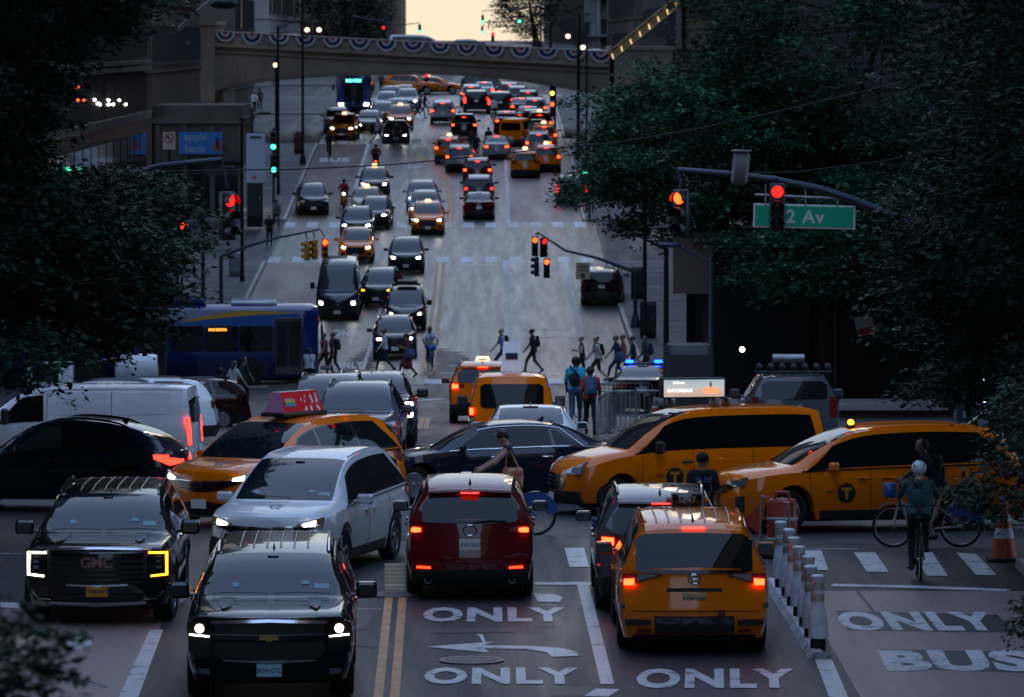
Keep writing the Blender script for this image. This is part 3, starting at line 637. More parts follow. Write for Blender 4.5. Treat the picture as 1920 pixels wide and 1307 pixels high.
    for sg in (1, -1): c.spanel('hood_crease', [(.30, 11.2, 11.24), (.6, 11.1, 11.5), (1.40, 11.0, 11.6)], ['P'], sg, .022, .03, 6, 4)
    return c
TYPES['big_suv'] = big_suv('c'); TYPES['long_suv'] = big_suv('b')
# --- minivan of the newer kind (front details) and the older kind (rear details)
def minivan(kind):
    c = Car(5.17, 1.99, 1.76, [(0, .93), (.06, .97), (.25, 1.01), (.6, 1.055), (1.0, 1.10), (1.45, 1.34), (1.95, 1.57), (2.3, 1.68), (2.8, 1.74), (3.5, 1.76), (4.4, 1.735), (4.95, 1.68), (5.17, 1.62)], [(0, .88), (.5, .96), (1.0, 1.0), (2, 1.02), (3.6, 1.06), (5.17, 1.10)],
            [(0, .62), (.4, .76), (1.0, .82), (2.2, .72), (3.5, .70), (5.17, .66)], [(0, .80), (.05, .86), (.2, .93), (.5, .98), (.95, 1), (4.5, 1), (5.0, .975), (5.17, .93)], [(.15, .10), (.3, .03), (.5, 0), (.8, .02), (.9, .06), (1.0, .14)],
            [(.2, .10), (.35, .0), (.62, 0), (.75, .07), (1.1, .08), (1.66, .38)], (.97, 4.03, .365), .19, .34, .10)
    c.wind('windshield', 1.06, 2.24)
    gi = c.fpanel('grille', [(-.70, .76, .80), (-.45, .66, .78), (-.2, .61, .76), (0, .60, .755), (.2, .61, .76), (.45, .66, .78), (.70, .76, .80)], [GLOSSB], off=.012, n=13)
    for q in (.63, .67, .71): c.fpanel('grille_slat', [(-.42, q+.035, q+.043), (0, q, q+.008), (.42, q+.035, q+.043)], [PLASTIC], off=.025, depth=.02, n=9, nz=2, sub=gi)
    c.fpanel('grille_trim', [(-.74, .765, .79), (-.45, .785, .80), (0, .765, .782), (.45, .785, .80), (.74, .765, .79)], [CHROME], off=.02, n=11, nz=2)
    for sg in (1, -1):
        h = c.fpanel('headlight', [(.50, .775, .82), (.68, .775, .875), (.86, .79, .93)], [HEADO], off=.014, mirror=True, only=sg, n=7); c.fpanel('lamp', [(.60, .795, .835), (.76, .805, .875)], ['H'], off=.03, sub=h, mirror=True, only=sg); c.fpanel('indicator', [(.78, .85, .90), (.84, .87, .91)], [AMBERO], off=.028, sub=h, mirror=True, only=sg, n=2)
    c.fpanel('lower_grille', [(-.62, .22, .38), (0, .20, .46), (.62, .22, .38)], [PLASTIC], off=.010, n=9); c.fpanel('bumper_trim', [(-.80, .19, .22), (0, .175, .205), (.80, .19, .22)], [CHROME], off=.018, n=9, nz=2); c.fpanel('side_vent', [(.72, .32, .60), (.86, .38, .62)], [PLASTIC], off=.008, mirror=True)
    c.plate(.40)
    c.band(1.24, 1.80, 5.03, 4.54); c.pane(1.30, 1.86, 2.38, 2.36, 7.2, 8.9); c.pane(2.46, 2.44, 3.62, 3.58); c.pane(3.70, 3.66, 4.98, 4.50)
    c.fpanel('rear_window', [(-.76, 1.10, 1.48), (-.64, 1.07, 1.56), (0, 1.06, 1.575), (.64, 1.07, 1.56), (.76, 1.10, 1.48)], [GLASS], True, n=9)
    if kind == 'old':
        for sg in (1, -1):
            t = c.fpanel('tail_light', [(.42, 1.035, 1.05), (.60, .99, 1.06), (.78, .93, 1.065), (.93, .90, 1.06)], [TAILO], True, mirror=True, only=sg, n=9); c.fpanel('reflector', [(.50, 1.035, 1.055), (.62, 1.0, 1.056), (.74, .965, 1.055)], [CLEARL], True, off=.022, mirror=True, only=sg, sub=t)
            c.fpanel('brake_lamp', [(.78, .915, 1.0), (.915, .91, .99)], ['T'], True, off=.028, mirror=True, only=sg, sub=t, n=3)
        c.fpanel('handle_recess', [(-.36, .83, .875), (0, .83, .88), (.36, .83, .875)], [PLASTIC], True, off=.02, n=5); c.plate(.74, True); c.fpanel('bumper_step', [(-.52, .30, .52), (.52, .30, .52)], [GLOSSB], True, off=.03, n=5)
        c.fpanel('bumper_guard', [(.56, .40, .47), (.90, .40, .47)], [PLASTIC], True, off=.02, mirror=True); c.fpanel('reflector', [(.56, .31, .345), (.74, .31, .345)], [TAILO], True, off=.02, mirror=True); c.fpanel('diffuser', [(-.80, .19, .27), (.80, .19, .27)], [PLASTIC], True, off=.01, n=7)
        c.fpanel('corner_guard', [(.90, .62, .69), (.965, .62, .69)], [PLASTIC], True, off=.02, mirror=True); c.fpanel('tow_cover', [(-.40, .53, .60), (-.30, .53, .60)], [TAILO], True, off=.016); c.fpanel('tailgate_seam', [(-.80, .575, .585), (.80, .575, .585)], [UNDER], True, off=.004, n=7, nz=2)
        for sg in (1, -1):
            p = c.rear(sg*.72, .80, .008); m = MB(); m.lathe([(0, .008), (.035, .008), (.04, 0)], 12, 'y', p); c.part('round_vent', m.mesh('round_vent'), [PLASTIC], 'r')
    else:
        c.fpanel('tail_light', [(.55, .92, .97), (.75, .90, 1.0), (.94, .86, 1.03)], ['T'], True, mirror=True, n=6); c.plate(.72, True)
        for sg in (1, -1): c.spanel('tail_light', [(4.72, 5.5, 6.1), (5.02, 5.0, 6.6)], ['T'], sg, .01)
    c.fpanel('brake_light', [(-.14, 1.615, 1.645), (.14, 1.615, 1.645)], ['B'], True, n=3, nz=2)
    c.wheels('five' if kind != 'old' else 'ten', RIM, .235); c.mirrors(1.72, 7.15, (.24, .13, .15), ('P',), .15, .04); c.fin(4.7, GLOSSB); c.handles((2.30, 2.72), .90); c.seams((1.30, 2.42, 3.66)); c.wiper(1.06, -.7, .1, .3)
    if kind == 'old': c.ribs(2.6, 4.9, 7, .62); c.rails(2.5, 4.7, 'P', 10.1, .01)
    else: c.rails(2.5, 4.6, 'P', 10.25, .004)
    for sg in (1, -1):
        m = MB(); a = [c.S(x, 7.0, sg, .012) for x in np.linspace(1.15, 5.0, 22)]; m.tube(a, .012, 5); c.part('window_trim', m.mesh('window_trim', 60), [GLOSSB]); c.spanel('sill', [(1.5, 1.9, 2.7), (3.5, 1.9, 2.7)], [PLASTIC], sg, .012)
    return c
TYPES['minivan'] = minivan('new'); TYPES['old_minivan'] = minivan('old')
# --- compact SUV
def compact(kind):
    c = Car(4.6, 1.85, 1.69, [(0, .90), (.05, .95), (.2, 1.0), (.7, 1.06), (1.2, 1.09), (1.6, 1.36), (2.0, 1.57), (2.35, 1.65), (2.9, 1.69), (3.5, 1.68), (4.1, 1.63), (4.45, 1.57), (4.6, 1.52)], [(0, .86), (.5, .95), (1.2, 1.02), (2.5, 1.06), (4.0, 1.12), (4.6, 1.14)],
            [(0, .68), (.5, .80), (1.2, .83), (2.1, .72), (3.5, .70), (4.6, .66)], [(0, .82), (.05, .88), (.2, .94), (.5, .985), (1, 1), (3.9, 1), (4.4, .975), (4.6, .92)], [(.2, .14), (.35, .03), (.55, 0), (.8, .02), (.92, .08), (1.0, .14)],
            [(.2, .10), (.38, .0), (.6, .0), (.78, .06), (1.12, .10), (1.56, .42)], (.92, 3.61, .36), .21, .28, .10, clad=(kind != 'mz'))
    c.wind('windshield', 1.26, 2.30)
    gi = c.fpanel('grille', [(-.50, .56, .70), (-.40, .50, .84), (0, .48, .86), (.40, .50, .84), (.50, .56, .70)], [PLASTIC], off=.012, n=9)
    for z in (.56, .64, .72, .79): c.fpanel('grille_slat', [(-.42, z, z+.014), (.42, z, z+.014)], [GLOSSB], off=.026, depth=.02, n=5, nz=2, sub=gi)
    for sg in (1, -1):
        h = c.fpanel('headlight', [(.46, .79, .86), (.62, .78, .89), (.84, .80, .93)], [HEADO], off=.014, mirror=True, only=sg, n=6); c.fpanel('lamp', [(.54, .80, .865), (.72, .805, .885)], ['H'], off=.03, sub=h, mirror=True, only=sg, n=4)
    c.fpanel('lower_grille', [(-.66, .26, .36), (0, .24, .42), (.66, .26, .36)], [PLASTIC], off=.010, n=7); c.fpanel('fog_recess', [(.58, .42, .58), (.78, .44, .60)], [PLASTIC], off=.008, mirror=True); c.plate(.44)
    c.band(1.46, 1.93, 4.27, 3.94); c.pane(1.52, 1.98, 2.36, 2.34, 7.2, 8.9); c.pane(2.44, 2.42, 3.32, 3.26); c.pane(3.40, 3.34, 4.22, 3.90)
    c.fpanel('rear_window', [(-.68, 1.13, 1.36), (-.58, 1.11, 1.46), (0, 1.10, 1.485), (.58, 1.11, 1.46), (.68, 1.13, 1.36)], [GLASS], True, n=9)
    if kind == 'mz':
        for sg in (1, -1):
            t = c.fpanel('tail_light', [(.46, 1.045, 1.055), (.62, .97, 1.06), (.86, .955, 1.07)], [TAILO], True, mirror=True, only=sg, n=7); c.fpanel('brake_lamp', [(.70, .985, 1.03), (.74, .975, 1.04), (.80, .97, 1.045), (.84, .98, 1.03)], ['T'], True, off=.03, mirror=True, only=sg, sub=t, n=5)
        c.plate(.80, True); c.fpanel('plate_recess', [(-.36, .71, .91), (.36, .71, .91)], ['P'], True, off=.006, n=5); c.fpanel('reflector', [(.56, .455, .49), (.76, .465, .50)], [mat('reflector_lit', (.5, .02, .01), .3, emit=(1, .04, .01), es=.8)], True, mirror=True); c.fpanel('diffuser', [(-.84, .23, .42), (-.6, .23, .445), (.6, .23, .445), (.84, .23, .42)], [PLASTIC], True, off=.012, n=9)
        for sg in (1, -1):
            p = c.rear(sg*.60, .29, .0); m = MB(); m.lathe([(.03, -.12), (.045, -.12), (.048, .02), (.036, .02), (.036, -.1)], 14, 'y', p); c.part('exhaust', m.mesh('exhaust', 40), [STEEL], 'r')
        c.fpanel('spoiler', [(-.60, 1.52, 1.555), (0, 1.545, 1.58), (.60, 1.52, 1.555)], ['P'], True, off=.10, depth=.14, n=9, nz=2); m = MB(); p0 = c.rear(-.05, 1.12, .03); p1 = c.rear(-.52, 1.135, .03); m.tube([p0, (p0+p1)/2+Vector((0, 0, .02)), p1], .012, 5); c.part('rear_wiper', m.mesh('rear_wiper'), [PLASTIC], 'r')
    else:
        for sg in (1, -1):
            t = c.fpanel('tail_light', [(.50, .98, 1.06), (.66, .95, 1.08), (.86, .91, 1.09)], [TAILO], True, mirror=True, only=sg, n=5); c.fpanel('brake_lamp', [(.66, .955, 1.06), (.83, .93, 1.07)], ['T'], True, off=.03, mirror=True, only=sg, sub=t, n=4)
        c.plate(.82, True); c.fpanel('bumper_clad', [(-.84, .24, .50), (-.62, .24, .56), (.62, .24, .56), (.84, .24, .50)], [PLASTIC], True, off=.012, n=9); c.fpanel('spoiler', [(-.60, 1.52, 1.55), (.60, 1.52, 1.55)], ['P'], True, off=.08, depth=.12, n=7, nz=2)
        c.rails(2.3, 4.0, GLOSSB, 10.1, .045)
    c.fpanel('brake_light', [(-.13, 1.515, 1.53), (.13, 1.515, 1.53)], ['B'], True, off=.125 if kind == 'mz' else .10, n=3, nz=2)
    c.wheels('five', RIMD if kind == 'mz' else RIM, .23); c.mirrors(1.74, 7.15, (.23, .12, .15), (GLOSSB,) if kind == 'mz' else ('P',), .14, .05); c.fin(4.05); c.handles((2.26, 3.2), .98); c.seams((1.45, 2.40, 3.36)); c.wiper(1.26, -.62, .1, .3)
    return c
TYPES['compact_suv'] = compact('rv'); TYPES['crossover'] = compact('mz')
# --- sedan
def sedan():
    c = Car(4.88, 1.84, 1.45, [(0, .66), (.05, .70), (.25, .78), (.7, .87), (1.25, .95), (1.7, 1.18), (2.15, 1.37), (2.5, 1.43), (3.0, 1.45), (3.45, 1.42), (3.9, 1.28), (4.3, 1.10), (4.45, 1.065), (4.8, 1.05), (4.88, 1.02)], [(0, .62), (.6, .80), (1.25, .90), (2.5, .95), (4.2, 1.0), (4.88, .98)],
            [(0, .66), (.5, .80), (1.2, .83), (2.2, .70), (3.3, .68), (4.2, .74), (4.88, .76)], [(0, .80), (.05, .87), (.2, .93), (.5, .98), (1, 1), (4.1, 1), (4.6, .97), (4.88, .88)], [(.15, .12), (.3, .02), (.5, 0), (.62, .03), (.75, .12)],
            [(.2, .10), (.4, .0), (.7, .02), (.95, .06), (1.05, .08)], (.96, 3.80, .335), .16, .32, .12)
    c.wind('windshield', 1.30, 2.30); c.wind('rear_window', 3.52, 4.24)
    gi = c.fpanel('grille', [(-.62, .26, .34), (-.4, .22, .50), (0, .21, .52), (.4, .22, .50), (.62, .26, .34)], [GLOSSB], off=.012, n=9)
    for z in (.28, .36, .44): c.fpanel('grille_slat', [(-.42, z, z+.014), (.42, z, z+.014)], [PLASTIC], off=.026, depth=.02, n=5, nz=2, sub=gi)
    for sg in (1, -1):
        h = c.fpanel('headlight', [(.40, .53, .58), (.60, .53, .62), (.84, .55, .66)], [HEADO], off=.014, mirror=True, only=sg, n=6); c.fpanel('lamp', [(.52, .545, .59), (.70, .55, .61)], ['H'], off=.03, sub=h, mirror=True, only=sg, n=4)
        t = c.fpanel('tail_light', [(.42, .80, .92), (.62, .79, .94), (.85, .78, .95)], [TAILO], True, mirror=True, only=sg, n=5); c.fpanel('brake_lamp', [(.55, .81, .91), (.78, .81, .92)], ['T'], True, off=.03, mirror=True, only=sg, sub=t, n=4)
    c.plate(.36); c.plate(.72, True); c.fpanel('diffuser', [(-.8, .20, .34), (.8, .20, .34)], [PLASTIC], True, off=.01, n=7)
    c.band(1.56, 2.09, 4.07, 3.60, 7.12, 8.9); c.pane(1.62, 2.14, 2.54, 2.52, 7.2, 8.85); c.pane(2.62, 2.60, 3.46, 3.38, 7.2, 8.85); c.pane(3.52, 3.44, 4.02, 3.56, 7.2, 8.7)
    m = MB(); p = c.S(3.50, 13, 1, .015); m.rbox((0, p.y, p.z), (.3, .06, .02), .006); c.part('brake_light', m.mesh('brake_light'), ['B'], 'r')
    c.wheels('ten', RIM, .225); c.mirrors(1.80, 7.15, (.22, .12, .14), ('P',), .14, .04); c.fin(3.3); c.handles((2.42, 3.36), .83, CHROME); c.seams((1.50, 2.58, 3.48)); c.wiper(1.30, -.62, .1, .3)
    for sg in (1, -1):
        m = MB(); lo = [c.S(x, 7.05, sg, .012) for x in np.linspace(1.55, 4.06, 14)]; hi = [c.S(x, 9.05, sg, .012) for x in np.linspace(3.60, 2.10, 10)]
        m.tube(lo+hi, .011, 5); c.part('window_trim', m.mesh('window_trim', 60), [CHROME])
    return c
TYPES['sedan'] = sedan()
# --- sloping-roof crossover
def coupe_suv():
    c = Car(4.72, 1.91, 1.62, [(0, .84), (.05, .90), (.3, .98), (.8, 1.03), (1.35, 1.07), (1.75, 1.32), (2.1, 1.50), (2.45, 1.585), (2.8, 1.615), (3.3, 1.58), (3.9, 1.45), (4.35, 1.28), (4.6, 1.12), (4.72, 1.04)], [(0, .78), (.6, .93), (1.35, 1.0), (2.8, 1.03), (4.3, 1.06), (4.72, 1.0)],
            [(0, .66), (.5, .80), (1.3, .83), (2.2, .70), (3.5, .67), (4.3, .70), (4.72, .72)], [(0, .80), (.05, .87), (.2, .93), (.5, .98), (1, 1), (4.0, 1), (4.5, .97), (4.72, .90)], [(.15, .12), (.3, .02), (.5, 0), (.75, .03), (.92, .14)],
            [(.2, .10), (.4, .0), (.7, .02), (.95, .05), (1.05, .08)], (.93, 3.80, .375), .20, .30, .12)
    c.wind('windshield', 1.40, 2.36); c.wind('rear_window', 3.80, 4.52)
    for sg in (1, -1):
        c.fpanel('headlight', [(.46, .68, .72), (.84, .70, .78)], [HEADO], off=.014, mirror=True, only=sg); t = c.fpanel('tail_light', [(.30, .86, .90), (.60, .84, .92), (.90, .82, .95)], ['T'], True, mirror=True, only=sg, n=6); c.spanel('tail_light', [(4.36, 5.3, 5.7), (4.66, 4.9, 5.9)], ['T'], sg, .012)
    c.band(1.66, 2.15, 4.20, 3.76, 7.12, 8.9); c.pane(1.72, 2.20, 2.62, 2.60, 7.2, 8.85, GLASSL); c.pane(2.70, 2.68, 3.60, 3.44, 7.2, 8.8); c.pane(3.66, 3.50, 4.16, 3.72, 7.2, 8.5)
    c.wheels('ten', RIM, .24); c.mirrors(1.86, 7.15, (.22, .12, .15), ('P',), .14, .05); c.fin(3.6); c.handles((2.5, 3.5), .90); c.seams((1.62, 2.66, 3.62)); c.plate(.70, True); c.rails(2.4, 3.8, CHROME, 10.0, .03)
    for sg in (1, -1):
        m = MB(); m.tube([c.S(x, 7.05, sg, .012) for x in np.linspace(1.65, 4.2, 14)], .011, 5); c.part('window_trim', m.mesh('window_trim', 60), [CHROME])
    return c
TYPES['coupe_suv'] = coupe_suv()
# --- small tall van
def small_van():
    c = Car(4.83, 1.83, 1.84, [(0, .84), (.05, .90), (.25, .98), (.7, 1.07), (1.02, 1.12), (1.5, 1.44), (1.95, 1.70), (2.3, 1.79), (2.9, 1.83), (4.0, 1.84), (4.6, 1.82), (4.83, 1.78)], [(0, .78), (.5, .93), (1.0, 1.02), (2, 1.06), (4.83, 1.10)],
            [(0, .68), (.5, .82), (1.0, .86), (2.1, .80), (3.5, .80), (4.83, .78)], [(0, .82), (.05, .88), (.2, .94), (.5, .985), (.95, 1), (4.3, 1), (4.75, .985), (4.83, .95)], [(.15, .12), (.3, .02), (.5, 0), (.75, .03), (.95, .16)],
            [(.2, .06), (.4, 0), (.7, .02), (1.1, .05), (1.8, .17)], (.90, 3.96, .335), .19, .30, .06)
    c.wind('windshield', 1.08, 2.22)
    gi = c.fpanel('grille', [(-.50, .48, .62), (-.38, .44, .70), (0, .43, .72), (.38, .44, .70), (.50, .48, .62)], [GLOSSB], off=.012, n=9)
    for z in (.50, .58, .65): c.fpanel('grille_slat', [(-.40, z, z+.016), (.40, z, z+.016)], [PLASTIC], off=.028, depth=.02, n=5, nz=2, sub=gi)
    for sg in (1, -1):
        h = c.fpanel('headlight', [(.44, .70, .74), (.62, .70, .84), (.84, .72, .94)], [CLEARL], off=.014, mirror=True, only=sg, n=6); c.fpanel('lamp', [(.56, .73, .80), (.68, .74, .84)], ['H'], off=.03, sub=h, mirror=True, only=sg, n=3); c.fpanel('indicator', [(.76, .82, .90), (.83, .85, .93)], [AMBERO], off=.028, sub=h, mirror=True, only=sg, n=2)
        t = c.fpanel('tail_light', [(.80, .58, 1.14), (.90, .58, 1.16)], [TAILO], True, mirror=True, only=sg, n=3); c.fpanel('brake_lamp', [(.805, .98, 1.12), (.885, .98, 1.12)], ['T'], True, off=.028, mirror=True, only=sg, sub=t, n=2); c.fpanel('brake_lamp', [(.805, .62, .72), (.885, .62, .72)], ['T'], True, off=.028, mirror=True, only=sg, sub=t, n=2); c.fpanel('reversing_lamp', [(.805, .76, .92), (.885, .76, .92)], [CLEARL], True, off=.024, mirror=True, only=sg, sub=t, n=2)
    c.fpanel('bumper', [(-.84, .20, .42), (0, .19, .41), (.84, .20, .42)], [PLASTIC], off=.016, n=9); c.plate(.30); c.plate(.62, True)
    c.band(1.16, 1.80, 4.68, 4.62); c.pane(1.22, 1.86, 2.26, 2.24, 7.2, 8.9); c.pane(2.36, 2.34, 3.36, 3.34, 7.2, 8.9); c.pane(3.46, 3.44, 4.62, 4.56, 7.2, 8.9)
    c.fpanel('rear_window', [(-.66, 1.16, 1.56), (-.58, 1.12, 1.62), (.58, 1.12, 1.62), (.66, 1.16, 1.56)], [GLASS], True, n=7); c.fpanel('bumper', [(-.86, .22, .50), (.86, .22, .50)], [PLASTIC], True, off=.03, n=7)
    c.fpanel('tailgate_seam', [(-.003, .52, 1.12), (.003, .52, 1.12)], [UNDER], True, off=.004, n=2); m = MB(); p = c.rear(-.30, .86, .03); m.rbox(p, (.1, .03, .05), .01); c.part('door_handle', m.mesh('door_handle'), [PLASTIC], 'r')
    c.wheels('steel', RIMD, .215); c.mirrors(1.62, 7.2, (.22, .13, .22), (PLASTIC,), .16, .07); c.handles((2.20, 2.48), .92, PLASTIC); c.seams((1.32, 2.30, 3.40)); c.wiper(1.08, -.62, .1, .3)
    for sg in (1, -1): c.spanel('cladding', [(1.35, 2.0, 3.1), (3.45, 2.0, 3.1)], [PLASTIC], sg, .014); c.rails(2.3, 4.5, 'P', 10.2, .004) if sg > 0 else None
    return c
TYPES['small_van'] = small_van()
# --- vans
def big_van(low):
    H = 1.93 if low else 2.62; k = 1.0 if low else 1.0
    if low: top = [(0, .92), (.05, .98), (.3, 1.07), (.75, 1.15), (1.02, 1.20), (1.45, 1.52), (1.85, 1.78), (2.2, 1.87), (2.9, 1.92), (4.5, 1.93), (5.0, 1.91), (5.14, 1.88)]; L, W = 5.14, 1.93; belt = [(0, .86), (.6, 1.02), (1.1, 1.12), (5.14, 1.18)]
    else: top = [(0, 1.02), (.05, 1.08), (.3, 1.18), (.7, 1.27), (.98, 1.32), (1.35, 1.78), (1.75, 2.22), (2.1, 2.44), (2.6, 2.58), (3.4, 2.62), (5.4, 2.62), (5.9, 2.56)]; L, W = 5.9, 2.0; belt = [(0, .94), (.6, 1.12), (1.1, 1.24), (5.9, 1.3)]
    c = Car(L, W, H, top, belt, [(0, .70), (.5, .84), (1.0, .88), (2.0, .82), (L, .80)], [(0, .84), (.05, .90), (.2, .95), (.5, .985), (.95, 1), (L-.5, 1), (L-.05, .985), (L, .95)], [(.15, .12), (.3, .02), (.6, 0), (.9, .04), (1.1, .16)], [(.2, .05), (.4, 0), (1.0, .02), (H, .12)], (1.0, L-1.0-(.1 if low else .35), .35), .20, .26, .05)
    r = c.wind('windshield', 1.06, 2.10 if low else 2.02)
    gi = c.fpanel('grille', [(-.56, .56, .84), (0, .54, .86), (.56, .56, .84)], [PLASTIC], off=.012, n=7)
    for z in (.60, .68, .76): c.fpanel('grille_slat', [(-.5, z, z+.025), (.5, z, z+.025)], [GLOSSB], off=.03, depth=.02, n=5, nz=2, sub=gi)
    for sg in (1, -1):
        h = c.fpanel('headlight', [(.60, .70, .90), (.90, .72, 1.0)], [HEADO], off=.014, mirror=True, only=sg, n=4); c.fpanel('lamp', [(.66, .74, .86), (.80, .74, .88)], ['H'], off=.03, sub=h, mirror=True, only=sg, n=3)
        c.fpanel('tail_light', [(.83, .80, 1.30), (.94, .80, 1.30)], ['T'], True, mirror=True, only=sg, n=3)
    c.fpanel('bumper', [(-.88, .22, .48), (0, .20, .47), (.88, .22, .48)], [PLASTIC], off=.016, n=9); c.plate(.40); c.plate(.70, True)
    c.pane(1.24, 1.80 if low else 1.70, 2.3, 2.28, 7.2, 8.9 if low else 8.5)
    c.fpanel('rear_window', [(-.74, 1.22, 1.62 if low else 2.0), (-.06, 1.20, 1.68 if low else 2.05)], [GLASS], True, n=4); c.fpanel('rear_window', [(.06, 1.20, 1.68 if low else 2.05), (.74, 1.22, 1.62 if low else 2.0)], [GLASS], True, n=4); c.fpanel('bumper', [(-.90, .24, .52), (.90, .24, .52)], [PLASTIC], True, off=.04, n=7)
    c.wheels('steel', RIMD, .235); c.mirrors(1.55, 7.3, (.2, .13, .3), (PLASTIC,), .2, .12); c.handles((2.2, 2.55), 1.0, PLASTIC); c.seams((1.35, 2.36, 3.6), 2.2, 9.0 if low else 9.4)
    for sg in (1, -1):
        c.spanel('side_moulding', [(1.4, 3.2, 3.5), (L-1.9, 3.2, 3.5)], [PLASTIC], sg, .014, n=6, nk=2); c.spanel('drip_rail', [(2.2, 9.5, 9.58), (L-.1, 9.5, 9.58)], ['P'], sg, .012, n=12, nk=2)
        for xa, xb in ((2.5, 3.5), (3.7, L-.35)): c.spanel('panel_recess', [(xa, 7.5, 8.9), (xb, 7.5, 8.9)], ['P'], sg, .004, .01, 6, 5)
    return c
TYPES['low_van'] = big_van(True); TYPES['high_van'] = big_van(False)

# ------------------------------------------------------------------ putting vehicles on the street
def pose(x, y, a, half=1.4, lat=.8, z=None):
    """matrix for a thing at (x, y) heading a degrees (0 = towards the camera, +90 = to the right), tilted with the ground"""
    f = Vector((math.sin(R(a)), -math.cos(R(a)), 0)); s = Vector((math.cos(R(a)), math.sin(R(a)), 0))
    g = (lambda q: gz(q.x, q.y)) if z is None else (lambda q: z)
    c = Vector((x, y, 0)); za, zb = g(c+f*half), g(c-f*half); zl, zr = g(c+s*lat), g(c-s*lat)
    fy = -(f+Vector((0, 0, (za-zb)/(2*half)))).normalized(); sx = (s+Vector((0, 0, (zl-zr)/(2*lat)))).normalized(); up = sx.cross(fy).normalized(); sx = fy.cross(up)
    M = Matrix((sx, fy, up)).transposed().to_4x4(); M.translation = Vector((x, y, (za+zb)/2)); return M
NAMES = {'big_suv': 'sport_utility_vehicle', 'long_suv': 'sport_utility_vehicle', 'minivan': 'minivan', 'old_minivan': 'minivan', 'compact_suv': 'compact_suv', 'crossover': 'compact_suv', 'sedan': 'sedan', 'coupe_suv': 'compact_suv', 'small_van': 'small_van', 'low_van': 'van', 'high_van': 'van'}
FAR_DROP = {'door_seam', 'mirror_glass', 'wiper', 'grille_slat', 'roof_rib', 'rear_wiper', 'antenna_fin', 'hood_crease', 'handle_recess', 'round_vent', 'tow_cover', 'reversing_lamp', 'reflector', 'door_handle', 'indicator', 'tailgate_seam', 'grille_trim', 'panel_recess', 'drip_rail', 'side_moulding', 'window_trim'}
def vehicle(kind, px, py, a, pt, label, anchor='f', head=HEADO, tail=TAILO, brake=TAILO, amber=None, plate=PLATEW, near=True, cat=None, group=None, name=None, steer=0, M=None, drop=()):
    c = TYPES[kind]; f = Vector((math.sin(R(a)), -math.cos(R(a)), 0))
    if M is None:
        p = P(px, py); o = p-f*(c.L/2) if anchor == 'f' else (p+f*(c.L/2) if anchor == 'r' else p)
        M = pose(o.x, o.y, a, (c.xr-c.xf)/2, .8)
    root = empty(name or NAMES[kind], M, label, cat or {'sedan': 'car', 'small_van': 'van', 'low_van': 'van', 'high_van': 'van', 'minivan': 'minivan', 'old_minivan': 'minivan'}.get(kind, 'suv'), group)
    vm = {'P': pt, 'H': head, 'T': tail, 'B': brake, 'A': amber or head, 'L': plate}; objs = {}
    toward = f.y < .3; away = f.y > -.3
    for i, d in enumerate(c.parts):
        if not near and (d['name'] in FAR_DROP or (d['face'] == 'f' and not toward) or (d['face'] == 'r' and not away)): continue
        if d['name'] in drop or (d['sub'] is not None and d['sub'] not in objs): continue
        if d['sub'] is None and d['name'] == 'rim': continue
        o = bpy.data.objects.new(d['name'], d['me']); C.objects.link(o); o.parent = objs[d['sub']] if d['sub'] is not None else root; objs[i] = o
        if d['loc'] is not None:
            o.location = d['loc'][:3]; rz = math.pi if d['loc'][3] < 0 else 0
            if d['name'] == 'wheel' and d['loc'][1] < 0: rz += R(steer)
            o.rotation_euler = (0, 0, rz)
        for k, q in enumerate(d['mats']):
            if isinstance(q, str): o.material_slots[k].link = 'OBJECT'; o.material_slots[k].material = vm[q]
    root['_t'] = kind; return root
def car_of(root): return TYPES[root['_t']]
def put(root, name, mb, mats, smooth=None, parent=None): return link(name, mb.mesh(name, smooth) if isinstance(mb, MB) else mb, mats, parent or root)
def plate_text(root, s, rear, z, m=INK, size=.115):
    c = car_of(root); fn = c.rear if rear else c.front; me = text_mesh(s, size, .012, 2); k = -1 if rear else 1; p = fn(0, z, .041)
    xform(me, lambda x, y, q: (p.x+x*k, p.y, p.z+y)); return link('plate_number', me, m, root)
def decal(root, me, mtl, fn, name='emblem'): return link(name, xform(me, fn), mtl, root)
